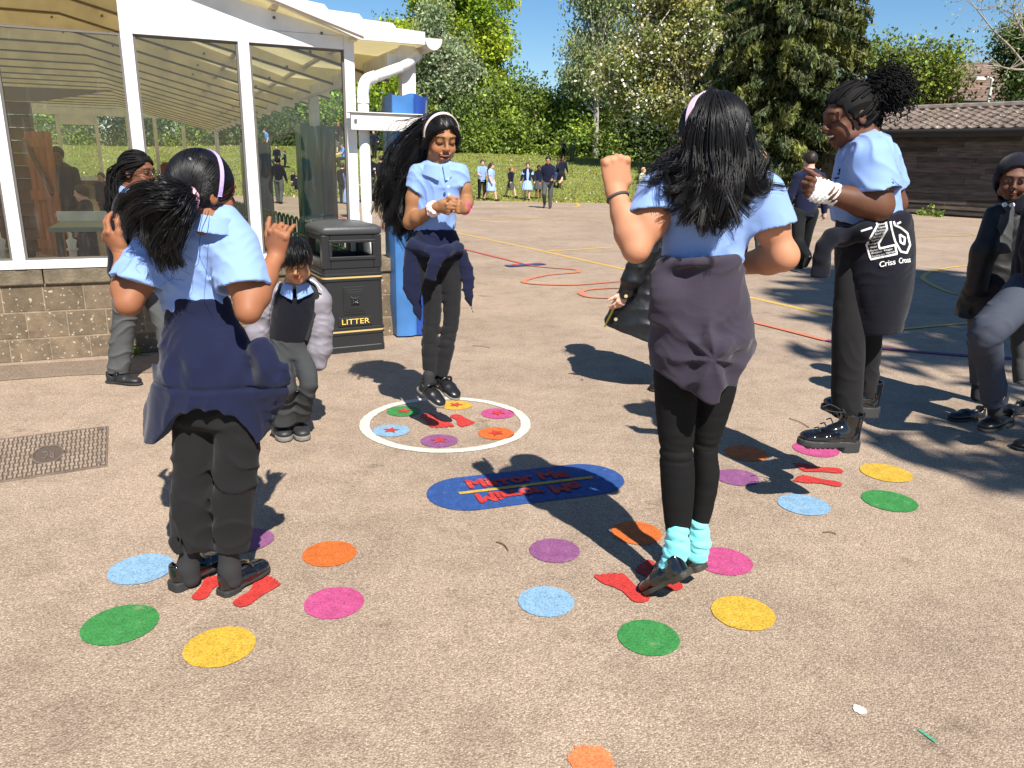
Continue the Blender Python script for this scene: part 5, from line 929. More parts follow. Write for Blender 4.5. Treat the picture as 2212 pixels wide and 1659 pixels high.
for nm, (ax_, ay), (bx, by), (hx, hy), (tx, ty) in (('l', (425, 1170), (404, 1240), (372, 1278), (462, 1256)), ('r', (500, 1170), (494, 1245), (478, 1296), (560, 1264))):
    yy = Y+.0 if nm == 'l' else Y-.02; S = SDF(); S.chain([at(ax_-10, ay-20, yy), at(bx+2, by-16, yy), at(bx+8, by+8, yy)], [.030, .030, .030], .02); S.obj('sock', .004, SOCKB, A_)
    hl = at(hx, hy, yy-.03); to = at(tx, ty, yy-.03); to = hl+nz(np.array([(to[0]-hl[0])*.8, .17, 0])*1.)*.19; to[2] = hl[2]+.004
    def ex(o, F2, L):
        m = M(); m.tube([F2(-.03, L*.56, .055), F2(-.012, L*.57, .062), F2(.012, L*.57, .062), F2(.03, L*.56, .055)], .0035, 6); m.tube([F2(-.012, L*.55, .064), F2(0, L*.60, .062), F2(.012, L*.55, .064)], .003, 6); m.obj('snaffle', GOLDM, o)
    shoe(A_, hl+[0, 0, .018], to+[0, 0, .018], (0, 0, 1), .037, extra=ex, heelh=.020)
# hair
m = M(); S = SDF(); tie = nz([.25*0+(-.10), -.98, .05]); tieW = at(405, 428, Y-.09); tl = H.loc(tieW[None])[0]-np.array(CAPC); tie = nz(tl/CAPR); haircap(S, H, 1.0, low=-.10)
pg = [[tieW, at(372, 410, Y-.16), at(330, 404, Y-.17), at(290, 424, Y-.12), at(282, 458, Y-.10)], [tieW, at(370, 430, Y-.17), at(326, 436, Y-.18), at(298, 462, Y-.14), at(296, 486, Y-.12)], [tieW, at(375, 450, Y-.16), at(350, 474, Y-.17), at(328, 500, Y-.16), at(336, 528, Y-.16)], [tieW, at(385, 458, Y-.15), at(368, 500, Y-.16), at(355, 530, Y-.16), at(362, 562, Y-.15)]]
hairmass(S, pg, [[.022, .03, .03, .02, .006]]*4, .03); V, Q = S.mesh(.005); m.add(V, Q); capstrands(m, H, tie, 900, 1, .0014, low=-.10)
strands(m, pg, 4200, .0011, .011, .012, .012, 4, 2, locks=130, lockr=.0075, wp=1.5); strands(m, [pg[0][:3]+[at(290, 400, Y-.15), at(262, 408, Y-.12)], pg[2], pg[3]], 60, .001, .02, .035, .02, 6, 3); m.obj('hair', HAIRB, A_, smooth=True)
S = SDF(); rs = np.random.RandomState(2); F2 = Fr(tieW+(tieW-H.o)*.10, tieW-H.o, (0, 0, 1))
for i in range(11): a = i*2*math.pi/11; S.ell(F2(.024*math.cos(a), rs.randn()*.004, .024*math.sin(a)), (.0125, .0135, .0125), None, .006)
S.disp = lambda p: folds(p, (60, 60, 60), .003, 4); S.obj('scrunchie', .003, PINK, A_); band(A_, H, LILAC, -1.9, 1.9, .01, .008, 1.05)
# ================================================================== B: laughing girl jumping, facing the camera
Y = 3.75; B_ = person(gnd(958, 905)*[1, 1, 0], 'smiling girl in light blue polo jumping in white ring, long black hair flying, white headband', GJ)
H = Fr(at(952, 297, Y), (.42, -.88, -.26), (.10, -.2, 1), .94); S = SDF(); head(S, H, 'smile', 'down'); nb = at(945, 356, Y+.02); S.cap(H(0, -.03, -.05), nb, .040, .046, .02)
sh0, sh1 = at(902, 378, Y), at(993, 374, Y+.03); e0, e1 = at(886, 480, Y-.02), at(1008, 436, Y+.02); w0, w1 = at(944, 447, Y-.14), at(1003, 452, Y-.12)
S.chain([nb, at(937, 500, Y)], [.045, .05], .03); S.chain([nb, sh0], [.033, .036], .02); S.chain([nb, sh1], [.035, .036], .02)
S.chain([sh0, lerp(sh0, e0, .5), e0], [.036, .036, .031], .02); S.chain([e0, lerp(e0, w0, .3), w0], [.032, .031, .020], .02); S.chain([sh1, lerp(sh1, e1, .5), e1], [.034, .034, .029], .02); S.chain([e1, lerp(e1, w1, .3), w1], [.030, .028, .020], .02)
hand(S, w0, at(972, 452, Y-.18)-w0, (.25, -.5, .85), (.35, .9, -.1), .92, (80, 85, 85, 85), (.3, .8, .55), 25, .018); hand(S, w1, at(986, 446, Y-.19)-w1, (-.2, -.5, .85), (-.5, .8, -.1), .92, (80, 85, 85, 85), (.3, .8, .5), 25, .018)
S.obj('body', .0036, SK_B, B_, facecol(H, eyes='down', lips=(.95, .42, .42), mouth='smile'))
S = SDF(); S.ell(H(0, .0765, -.0650), v3(.025, .009, .0065)*H.k, H.A); S.obj('teeth', .0015, TEETH, B_)
c, w, d = secs([(920, 974, 370), (902, 994, 380), (896, 998, 392), (898, 994, 420), (896, 988, 460), (893, 982, 500), (893, 988, 528)], Y, .66); S = SDF(); S.loft(c, w, d, CR, .03, cuts=[(at(945, 514, Y), nz([-.08, 0, -1]))]); S.chain([sh0, at(930, 370, Y), at(966, 368, Y), sh1], [.034, .036, .036, .034], .03); sleeve(S, sh0, e0, .042, .050, .32, tilt=(-.3, 0, 0)); sleeve(S, sh1, e1, .040, .046, .38)
S.disp = lambda p: wrk(p, 302)+folds(p, (12, 12, 7), .004, 31)+crease(p, (.8, 0, .6), .06, .009, 33, cover=.35)+crease(p, (-.5, 0, 1), .06, .009, 34, cover=.45); S.obj('polo_shirt', .0042, SHIRT, B_)
S = SDF(); collar(S, at(947, 357, Y-.012), (.05, -.30, 1), (.3, -.95, -.2), .060, .036, .6, gap=.14, point=.018); co = S.obj('collar', .003, SHIRT, B_)
m = M(); 
for x, y in ((968, 387), (969, 403), (970, 420)): m.prism(disc((0, 0), .0065, 10, 0), 0, .004, (lambda o: (lambda V: o+V[:, :1]*CR+V[:, 1:2]*CU-V[:, 2:3]*CF))(at(x, y, Y-.118 if y < 400 else Y-.112)))
m.obj('button', mat('button_blue', (.35, .5, .8), .4), B_)
def exB(S):
    S.loft([at(890, 535, Y-.03), at(892, 590, Y-.05), at(896, 640, Y-.04), at(908, 692, Y-.02)], [.03, .046, .042, .006], [.03, .016, .012, .006], CR, .03); S.loft([at(994, 545, Y-.02), at(1008, 590, Y-.02), at(1010, 635, Y-.02), at(1022, 676, Y)], [.028, .034, .030, .005], [.022, .014, .011, .005], CR, .02)
    S.loft([at(958, 545, Y-.12), at(944, 562, Y-.15), at(934, 585, Y-.15), at(928, 603, Y-.145)], [.028, .034, .034, .034], [.022, .018, .014, .012], CR, .015); S.chain([at(890, 528, Y-.05), at(930, 545, Y-.11), at(965, 542, Y-.115), at(992, 535, Y-.06)], [.026, .024, .026, .024], .02)
wrapskirt(B_, [(894, 988, 500), (888, 994, 525), (886, 997, 545), (888, 998, 575)], Y, .72, NAVYB, lambda p: wrk(p, 306, .003)+folds(p, (10, 10, 9), .006, 41)+crease(p, (.3, 0, 1), .06, .006, 42, cover=.3), (at(945, 563, Y), nz([0, -.35, -1])), extra=exB)
legs(B_, [([(898, 948, 540), (902, 950, 600), (912, 954, 640), (914, 952, 690), (910, 948, 730), (912, 944, 800), (914, 938, 822)], Y-.02, .95, None), ([(946, 998, 540), (950, 998, 600), (956, 996, 650), (958, 992, 692), (947, 984, 740), (942, 972, 790), (940, 964, 812)], Y+.0, .95, None)], mat('leggings_charcoal', (.013, .013, .014), .85, .2, sheen=.08, bump=(400, .12)), lambda p: .35*folds(p, (12, 12, 26), .008, 51)*(1+2.2*np.exp(-((p[:, 2]-.46)/.05)**2)+2*np.exp(-((p[:, 2]-.26)/.05)**2)), top=([(900, 990, 520), (896, 998, 560)], Y, .7))
for (ax_, ay), (bx, by), (hx, hy), (tx, ty), yy in (((926, 810), (926, 840), (906, 838), (958, 884), Y-.04), ((952, 800), (950, 826), (944, 824), (984, 862), Y+.02)):
    S = SDF(); S.chain([at(ax_, ay, yy), at(bx, by, yy), lerp(at(hx, hy, yy), at(tx, ty, yy-.08), .45)], [.029, .029, .022], .02); S.obj('sock', .004, SOCKB, B_)
    hl, to = at(hx, hy, yy+.02), at(tx, ty, yy-.10); to = hl+nz(to-hl)*.185; up = nz(np.cross(np.cross(to-hl, (0, 0, 1)), to-hl))
    def ex(o, F2, L):
        m = M(); m.tube(catmull([F2(-.034, L*.36, .03), F2(-.025, L*.38, .062), F2(0, L*.39, .070), F2(.025, L*.38, .062), F2(.034, L*.36, .03)], 3), .006, 6); m.obj('strap', LEATH, o, smooth=True)
    shoe(B_, hl, to, up, .036, mats=(LEATH, SOLEG), extra=ex, heelh=.004, h=.0042)
m = M(); S = SDF(); haircap(S, H, 1.0, front=.058, low=-.12); pts = lambda l, o: [at(x, y, Y+o+i*.01) for i, (x, y) in enumerate(l)]
gB = [pts([(935, 250), (905, 262), (880, 272), (860, 300), (842, 345)], .07), pts([(925, 262), (890, 290), (862, 320), (842, 370), (838, 430)], .09), pts([(920, 280), (892, 320), (862, 360), (852, 410), (843, 465)], .10), pts([(918, 300), (896, 345), (876, 390), (866, 440), (860, 475)], .10), pts([(920, 320), (902, 370), (890, 420), (880, 460), (876, 490)], .09)]
hairmass(S, gB[1:], [[.04, .045, .04, .026, .004]]*4, .03); V, Q = S.mesh(.006); m.add(V, Q); capstrands(m, H, nz([.35, -.9, -.1]), 700, 5, .0016, low=-.12, front=.058); strands(m, gB[1:], 3400, .0014, .020, .030, .028, 6, 6, locks=150, lockr=.009, wp=1.5); strands(m, gB[:3], 90, .0013, .012, .045, .03, 5, 7); strands(m, [gB[0], gB[4]], 40, .0012, .03, .06, .04, 7, 8)
fr_ = [[H(s*.02, .085, .07), H(s*.055, .07, .045), H(s*.078, .035, .0), H(s*.085, .0, -.05)] for s in (-1, 1)]
for g in fr_: strands(m, [g], 70, .0016, .004, .008, 0, seed=9, blend=False)
m.obj('hair', HAIRB, B_, smooth=True); band(B_, H, PKW, -1.75, 1.75, .012, .010, 1.06)
S = SDF(); rs = np.random.RandomState(3); wc = lerp(e0, w0, .86); F2 = Fr(wc, w0-e0, (0, 0, 1))
for j in range(2):
    for i in range(10): a = i*.628+j*.3; S.ell(F2(.026*math.cos(a), (j-.5)*.02+rs.randn()*.003, .026*math.sin(a)), (.011, .012, .011), None, .005)
S.disp = lambda p: folds(p, (70, 70, 70), .003, 4); S.obj('wrist_scrunchie', .003, PKW, B_)
F2 = Fr(lerp(e1, w1, .92), w1-e1, (0, -.3, 1)); m = M(); a = np.linspace(0, 6.283, 25); m.tube(F2.o+np.outer(.024*np.cos(a), F2.s)+np.outer(.024*np.sin(a), F2.u), .006, 6, False); m.box((.016, -.016, -.014), (.028, .016, .014), lambda V: F2.o+V@F2.A); m.obj('wrist_watch', mat('watch_pink', (.70, .03, .22), .35), B_)
# ================================================================== C: girl with turquoise socks, seen from behind
Y = 2.16; C_ = person(gnd(1452, 1290)*[1, 1, 0], 'girl in light blue polo, long loose black hair, turquoise socks, plum jumper tied round waist', GJ)
H = Fr(at(1534, 294, Y), (-.62, .78, -.06), (.02, -.05, 1), .88); S = SDF(); head(S, H); nb = at(1540, 372, Y-.01); S.cap(H(0, -.03, -.05), nb, .046, .052, .02)
sh0, sh1 = at(1432, 424, Y), at(1642, 430, Y); e0, e1 = at(1374, 538, Y-.06), at(1692, 553, Y-.02); w0, w1 = at(1330, 415, Y+.02), at(1592, 574, Y+.16)
S.chain([nb, at(1510, 560, Y)], [.05, .06], .03); S.chain([nb, sh0], [.045, .05], .02); S.chain([nb, sh1], [.045, .05], .02); S.chain([sh0, lerp(sh0, e0, .5), e0], [.049, .046, .034], .02); S.chain([e0, lerp(e0, w0, .28), lerp(e0, w0, .6), w0], [.034, .040, .032, .0245], .02)
S.chain([sh1, lerp(sh1, e1, .5), e1], [.047, .044, .033], .02); S.chain([e1, lerp(e1, w1, .3), w1], [.043, .041, .027], .02)
hand(S, w0, at(1330, 366, Y+.02)-w0, (1, .1, 0), (.05, 1, .05), 1.22, (86, 84, 84, 82), (-.1, .45, .9), 30, .024, spread=.14); hand(S, w1, (-.6, .6, -.1), (0, -.3, 1), (-.5, .3, 0), .95, (60, 60, 60, 60))
S.obj('body', .0034, SK_C, C_, facecol(H))
c, w, d = secs([(1500, 1580, 366), (1436, 1638, 396), (1422, 1652, 426), (1432, 1634, 470), (1428, 1614, 520), (1424, 1602, 570), (1420, 1600, 596)], Y, .60); S = SDF(); S.loft(c, w, d, CR, .03, cuts=[(at(1510, 590, Y), v3(0, 0, -1))]); S.chain([sh0, at(1505, 386, Y), at(1578, 386, Y), sh1], [.054, .056, .056, .054], .03); sleeve(S, sh0, e0, .070, .072, .34, tilt=(.5, 0, -.3)); sleeve(S, sh1, e1, .070, .072, .50, tilt=(-.1, 0, -.2))
S.disp = lambda p: wrk(p, 303)+folds(p, (11, 11, 5), .004, 61)+crease(p, (1, 0, .25), .08, .011, 62, cover=.4)+crease(p, (.15, 0, 1), .055, .016, 63, cover=.35)*np.clip((.97-p[:, 2])*8, 0, 1); S.obj('polo_shirt', .0042, SHIRT, C_)
S = SDF(); collar(S, at(1540, 374, Y-.01), (0, -.1, 1), H.f, .068, .03, .6); S.obj('collar', .003, SHIRT, C_)
def exC(S):
    S.loft([at(1424, 590, Y-.05), at(1436, 640, Y-.075), at(1424, 690, Y-.06)], [.03, .045, .03], [.03, .035, .02], CR, .05); S.loft([at(1540, 745, Y-.125), at(1536, 800, Y-.135), at(1530, 880, Y-.13)], [.02, .034, .036], [.02, .024, .02], CR, .03)
    S.chain([at(1528, 735, Y-.13), at(1560, 752, Y-.135), at(1605, 740, Y-.09)], [.016, .02, .016], .03)
    S.loft([at(1424, 572, Y-.05), at(1500, 566, Y-.115), at(1590, 562, Y-.06)], [.014]*3, [.014]*3, (0, 0, 1), .03)
    hemcut(S, (1380, 1405, 1440, 1490, 1512, 1529, 1545, 1552, 1592, 1596, 1611, 1640), (806, 810, 824, 846, 862, 868, 862, 826, 840, 822, 790, 780), Y-.1)
def fC(p):
    c0 = at(1530, 765, Y-.1); l = p-c0; r = np.sqrt(l[:, 0]**2+l[:, 2]**2)+1e-6; an = np.arctan2(l[:, 2], l[:, 0]); b = np.exp(-((r-.07)/.07)**2)
    return wrk(p, 305)+folds(p, (8, 8, 6), .006, 71)+.011*b*(np.abs(np.sin(an*3.5+vn(p*9, 3)*2.5))-.6)+crease(p, (.15, 0, 1), .085, .012, 73, cover=.35)*np.clip((p[:, 2]-.72)*8, 0, 1)+crease(p, (1, 0, .5), .08, .012, 75, cover=.45)*np.clip((.78-p[:, 2])*8, 0, 1)
wrapskirt(C_, [(1420, 1598, 560), (1418, 1602, 590), (1412, 1612, 640), (1405, 1624, 690), (1402, 1628, 740), (1402, 1620, 800), (1404, 1604, 850), (1404, 1600, 900)], Y, .86, PLUM, fC, (at(1510, 890, Y-.1), nz([0, 0, -1])), extra=exC)
legs(C_, [([(1422, 1500, 700), (1412, 1506, 780), (1414, 1506, 860), (1424, 1498, 960), (1425, 1499, 1000), (1427, 1501, 1040), (1432, 1497, 1100), (1440, 1488, 1160), (1442, 1486, 1166)], Y+.0, .9, None), ([(1500, 1606, 700), (1500, 1600, 780), (1498, 1584, 860), (1497, 1552, 960), (1498, 1552, 1000), (1500, 1554, 1030), (1496, 1542, 1090), (1491, 1528, 1140), (1491, 1526, 1150)], Y+.06, .95, None)], LEGG, lambda p: .25*folds(p, (8, 8, 40), .006, 81)*(1+4*np.exp(-((p[:, 2]-at(1460, 975, Y)[2])/.025)**2)), top=([(1412, 1604, 640), (1410, 1600, 760)], Y, .55))
for (p0, p1, p2), (hx, hy, hY), (tx, ty, tY), rr_ in ((((1464, 1150), (1462, 1186), (1448, 1232)), (1490, 1238, Y-.08), (1409, 1278, Y+.0), .036), (((1509, 1130), (1508, 1170), (1504, 1196)), (1522, 1226, Y+.03), (1440, 1238, Y+.12), .034)):
    yy = Y-.02 if hx < 1500 else Y+.06; S = SDF(); S.chain([at(*p0, yy), at(*p1, yy), at(*p2, yy), lerp(at(hx, hy, hY), at(tx, ty, tY), .45)+[0, 0, .03]], [rr_*.92, rr_, rr_*.95, .027], .02)
    S.disp = lambda p: .0012*np.sin(p[:, 2]*210+p[:, 0]*60+8*vn(p*14, 2))+folds(p, (22, 22, 50), .0045, 4); S.obj('sock', .003, CYAN, C_)
    hl, to = at(hx, hy, hY), at(tx, ty, tY); to = hl+nz(to-hl)*.20; sd = np.cross(to-hl, (0, 0, 1)); up = nz(np.cross(sd, to-hl)); shoe(C_, hl, to, up, .037, mats=(PATENT, mat('sole_olive', (.035, .032, .024), .6)), heelh=.006, sole_t=.014)
m = M(); S = SDF(); haircap(S, H, 1.05, low=-.13); pt = lambda l: [at(x, y, Y+o*(.80 if y < 360 else .95)) for x, y, o in l]
gC = [pt([(1535, 215, -.03), (1500, 262, -.07), (1488, 320, -.06), (1478, 362, -.05), (1440, 385, -.03), (1424, 410, 0)]), pt([(1538, 215, -.05), (1510, 270, -.11), (1500, 340, -.11), (1490, 385, -.10), (1470, 398, -.09), (1440, 402, -.08)]), pt([(1540, 216, -.06), (1530, 270, -.12), (1525, 340, -.13), (1530, 390, -.14), (1520, 430, -.14), (1500, 470, -.13)]), pt([(1545, 216, -.06), (1550, 270, -.12), (1552, 340, -.13), (1556, 390, -.14), (1548, 430, -.15), (1530, 466, -.14)]), pt([(1550, 216, -.06), (1572, 270, -.11), (1580, 340, -.12), (1578, 390, -.13), (1575, 430, -.13), (1560, 468, -.12)]), pt([(1553, 218, -.04), (1590, 270, -.07), (1602, 330, -.07), (1605, 370, -.08), (1608, 398, -.08), (1636, 392, -.05)]), pt([(1555, 218, -.02), (1596, 270, -.03), (1612, 330, -.03), (1616, 362, -.04), (1622, 386, -.05), (1638, 372, -.04)])]
hairmass(S, gC, [[.012, .022, .026, .024, .016, .004]]*7, .02); V, Q = S.mesh(.006); m.add(V, Q); capstrands(m, H, nz([-.3, -.75, -.6]), 700, 11, .0015, low=-.13, grow=1.06); strands(m, gC, 6800, .0012, .0085, .0145, .022, 6, 12, locks=240, lockr=.0065, wp=2.5); strands(m, gC[:2]+gC[5:], 260, .0013, .006, .030, .035, 6, 13, locks=26, lockr=.004, wp=2.2)
g2 = [pt([(1500, 330, -.04), (1470, 352, -.02), (1440, 362, 0), (1425, 395, 0)])]; strands(m, g2, 120, .0013, .015, .02, .02, 6, 14, False); m.obj('hair', HAIRB, C_, smooth=True)
band(C_, H, mat('band_pink', (.72, .52, .62), .35), -1.6, 1.6, .015, .014, 1.13)
m = M(); F2 = Fr(lerp(w0, e0, .10), e0-w0, (0, 1, 0)); a = np.linspace(0, 6.283, 25); m.tube(F2.o+np.outer(.0285*np.cos(a), F2.s)+np.outer(.0285*np.sin(a), F2.u), .0042, 6, False); m.obj('bracelet', mat('cord_grey', (.07, .06, .06), .8), C_, smooth=True)
def glasses(root, H, col=(.02, .015, .012), r=.021):
    m = M(); a = np.linspace(0, 6.283, 21)
    for s in (-1, 1): m.tube([H(s*.033+r*1.1*math.cos(x), .106, -.003+r*.9*math.sin(x)) for x in a], .0018, 5, False); m.tube([H(s*.056, .105, .004), H(s*.078, .06, .004), H(s*.084, -.01, .0), H(s*.082, -.03, -.015)], .0018, 5)
    m.tube([H(-.011, .107, .002), H(0, .110, .004), H(.011, .107, .002)], .0018, 5); return m.obj('glasses', mat('spectacle_frame', col, .3), root)
glasses(C_, H)
# ================================================================== D: girl with the bandaged wrist, in profile
Y = 2.90; D_ = person(gnd(1765, 1035)*[1, 1, 0], 'laughing girl in profile with curly puff, white bandaged wrist and printed hoodie round waist', GJ)
H = Fr(at(1834, 249, Y), (-.98, -.10, -.22), (-.16, 0, 1), .90); S = SDF(); head(S, H, 'smile', 'down'); nb = at(1872, 312, Y); S.cap(H(0, -.03, -.05), nb, .048, .055, .02)
sh0, sh1 = at(1880, 345, Y-.11), at(1905, 345, Y+.12); e0, e1 = at(1896, 444, Y-.15), at(1930, 440, Y+.15); w0 = at(1792, 418, Y-.14); w1 = at(1880, 470, Y+.12)
S.chain([nb, at(1875, 480, Y)], [.05, .065], .03); S.chain([nb, sh0], [.042, .045], .02); S.chain([nb, sh1], [.045, .048], .02); S.chain([sh0, lerp(sh0, e0, .5), e0], [.056, .058, .052], .02); S.chain([e0, lerp(e0, w0, .3), w0], [.050, .049, .033], .02); S.chain([sh1, e1], [.052, .046], .02); S.chain([e1, w1], [.046, .03], .02)
hand(S, w0, at(1750, 406, Y-.15)-w0, (-.1, -.15, 1), (-.1, .9, -.4), 1.08, (62, 66, 70, 74), (.35, .9, .25), 12, .026); hand(S, w1, (-.5, 0, -.5), (0, -.3, 1), (0, -1, 0), 1., (60, 60, 60, 60))
S.obj('body', .0038, SK_D, D_, facecol(H, eyes='down', lips=(1.15, .7, .75), mouth='smile', brow=.3))
S = SDF(); S.ell(H(0, .079, -.063), v3(.022, .007, .006)*H.k, H.A); S.obj('teeth', .0015, TEETH, D_)
S = SDF(); bd_ = nz(at(1750, 406, Y-.15)-w0); S.loft([lerp(w0, e0, .12), w0, w0+bd_*.035, w0+bd_*.066], [.040, .036, .043, .044], [.036, .033, .026, .023], (0, 0, 1), .01, cuts=[(w0+bd_*.070, bd_), (lerp(w0, e0, .18), nz(e0-w0))]); S.disp = lambda p: .0016*np.sin((p@nz(bd_+[0, 0, .5]))*420)+folds(p, (25, 25, 25), .003, 5); S.obj('bandage', .003, WHT, D_)
c, w, d = secs([(1840, 1900, 306), (1814, 1930, 340), (1802, 1938, 372), (1797, 1938, 410), (1800, 1940, 450), (1806, 1944, 490), (1810, 1942, 530)], Y, 1.05); S = SDF(); S.loft(c, w, d, CR, .03, cuts=[(at(1876, 500, Y), nz([-.30, 0, -1]))]); S.chain([sh0, at(1876, 330, Y-.05), at(1882, 330, Y+.05), sh1], [.055, .058, .058, .055], .03); sleeve(S, sh0, e0, .072, .089, .72, tilt=(0, 0, -.3)); sleeve(S, sh1, e1, .066, .074, .66)
S.disp = lambda p: wrk(p, 304)+folds(p, (10, 10, 6), .004, 91)+crease(p, (.8, 0, .5), .09, .012, 92, cover=.4)+crease(p, (.3, 0, 1), .06, .014, 93, cover=.35)*np.clip((1.12-p[:, 2])*7, 0, 1); S.obj('polo_shirt', .0046, SHIRT, D_)
S = SDF(); collar(S, at(1863, 297, Y), (-.42, 0, 1), (-1, 0, -.3), .070, .046, .62, gap=.12, point=.015); S.obj('collar', .0033, SHIRT, D_)
def exD(S):
    S.chain([at(1822, 508, Y-.10), at(1798, 512, Y-.13), at(1780, 532, Y-.13), at(1774, 558, Y-.13)], [.032, .028, .024, .028], .02); S.loft([at(1776, 550, Y-.13), at(1772, 596, Y-.13)], [.026, .036], [.018, .018], CR, .01)
    S.chain([at(1815, 512, Y-.1), at(1870, 500, Y-.16), at(1945, 474, Y-.1)], [.03, .03, .03], .03)
jo = wrapskirt(D_, [(1810, 1956, 470), (1808, 1964, 500), (1808, 1968, 540), (1809, 1968, 580), (1813, 1964, 620), (1822, 1954, 670), (1832, 1944, 710), (1840, 1936, 760)], Y, 1.05, NAVYD, lambda p: wrk(p, 307)+folds(p, (8, 8, 6), .005, 101)+crease(p, (.9, 0, .5), .11, .009, 102, cover=.45)*np.clip((.80-p[:, 2])*6, 0, 1), (at(1885, 716, Y), nz([.10, -.05, -1])), extra=exD, h=.0046)
legs(D_, [([(1824, 1864, 520), (1806, 1856, 600), (1799, 1866, 690), (1797, 1868, 760), (1797, 1866, 800), (1796, 1864, 850), (1795, 1860, 902)], Y-.04, .9, (0, 0, -1)), ([(1836, 1920, 600), (1844, 1908, 690), (1850, 1902, 760), (1855, 1898, 810), (1856, 1894, 862)], Y+.10, .95, (0, 0, -1))], BLKT, lambda p: folds(p, (8, 8, 10), .004, 111)+crease(p, (.2, 0, 1), .08, .011, 112, cover=.4), top=([(1812, 1944, 560), (1810, 1936, 640)], Y, .7))
def boot(root, hx, hy, tx, ty, yy, sx, sy):
    hl, to = at(hx, hy, yy), at(tx, ty, yy-.04); to = hl+nz(to-hl)*.245
    def ex(o, F2, L):
        S = SDF(); S.loft([F2(0, .045, .03), F2(0, .042, .08), F2(0, .044, .135)], [.036, .034, .040], [.048, .043, .045], F2.s, .02, cuts=[(F2(0, .04, .13), F2.u)], hollow=(.006, 0, .04)); S.ell(F2(0, .10, .05), (.032, .05, .035), F2.A, .03); S.obj('shaft', .0042, PATENT, o)
        m = M()
        for i in range(5): f = .175-.022*i; z = .055+.018*i; m.tube([F2(-.022, f, z+.004), F2(0, f-.002, z+.016), F2(.022, f, z+.004)], .0028, 5)
        m.tube(catmull([F2(.01, .085, .135), F2(.03, .12, .15), F2(.03, .155, .14)], 4), .0025, 5); m.tube(catmull([F2(-.01, .085, .135), F2(-.03, .13, .14), F2(-.03, .18, .148)], 4), .0025, 5); m.obj('lace', SOCKB, o, smooth=True)
        m = M()
        for i in range(6): m.box((-.032, L*.45+i*.02, -.006), (.032, L*.45+i*.02+.012, .001), lambda V: F2.o+V@F2.A)
        m.obj('tread', SOLE, o)
    return shoe(root, hl, to, (0, 0, 1), .042, mats=(PATENT, mat('boot_sole', (.03, .031, .032), .6)), extra=ex, heelh=.022, sole_t=.024, h=.0042, hk=1.3)
boot(D_, 1850, 962, 1724, 960, Y-.10, 0, 0); boot(D_, 1893, 888, 1778, 886, Y+.12, 0, 0)
m = M(); S = SDF(); haircap(S, H, .985, front=.062, low=-.10)
def corn(p): l = H.loc(p); a = np.arctan2(l[:, 0], l[:, 2]+.03); return .0075*np.abs(np.sin(a*7+l[:, 1]*6))**.7-.004
S.disp = corn; V, Q = S.mesh(.0032); m.add(V, Q); capstrands(m, H, nz([0, -.82, .55]), 60, 77, .0062, front=.062, low=-.10, grow=1.0, jit=.0); rs = np.random.RandomState(21); pc = at(1884, 215, Y); pd = nz(at(1935, 180, Y)-pc); n = 950; K = 40; f = np.linspace(0, 1, K)
d = rs.randn(n, 3)*.62+pd*1.6+np.array([.25, 0, .15]); d /= np.linalg.norm(d, axis=1)[:, None]; Lg = .055+.085*rs.rand(n); ax1 = np.cross(d, rs.randn(n, 3)); ax1 /= np.linalg.norm(ax1, axis=1)[:, None]; ax2 = np.cross(d, ax1); tn = 3+3*rs.rand(n); cr_ = .006+.007*rs.rand(n); ph = f[None]*tn[:, None]*6.28
P = pc+rs.randn(n, 1, 3)*.018+d[:, None]*(Lg[:, None]*f[None])[..., None]+(cr_[:, None]*np.cos(ph))[..., None]*ax1[:, None]+(cr_[:, None]*np.sin(ph))[..., None]*ax2[:, None]; P[:, :, 2] -= (.035*f**2)[None]*rs.rand(n, 1)
strandmesh(m, P, .0028, .0018)
for (x1, y1) in ((1962, 140), (1955, 150), (1948, 156)):
    b = at(1925, 175, Y); e = at(x1, y1, Y); fh = f[:, None]; q = b+(e-b)*fh+.010*np.c_[np.cos(f*26), np.zeros(K), np.sin(f*26)]; strandmesh(m, q[None], .0026, .0018)
S = SDF(); S.ell(at(1908, 204, Y), (.056, .05, .05)); S.chain([at(1868, 222, Y), at(1905, 204, Y)], [.036, .046], .02); S.chain([at(1874, 232, Y), at(1880, 262, Y+.01), at(1874, 296, Y+.01)], [.03, .034, .018], .02); S.disp = lambda p: folds(p, (45, 45, 45), .014, 7); V, Q = S.mesh(.005); m.add(V, Q)
nape = [[at(1876, 235, Y), at(1884, 262, Y), at(1880, 285, Y), at(1872, 304, Y)]]; strands(m, nape, 120, .002, .012, .014, .01, 14, 22, False); strands(m, [[H(.075, .05, .05), H(.082, .045, .0), H(.083, .03, -.03), H(.080, .028, -.06)], [H(-.075, .055, .05), H(-.082, .047, .0), H(-.083, .03, -.03), H(-.080, .028, -.055)]], 16, .003, .002, .002, .0, 6, 23, False); m.obj('hair', HAIRN, D_, smooth=True)
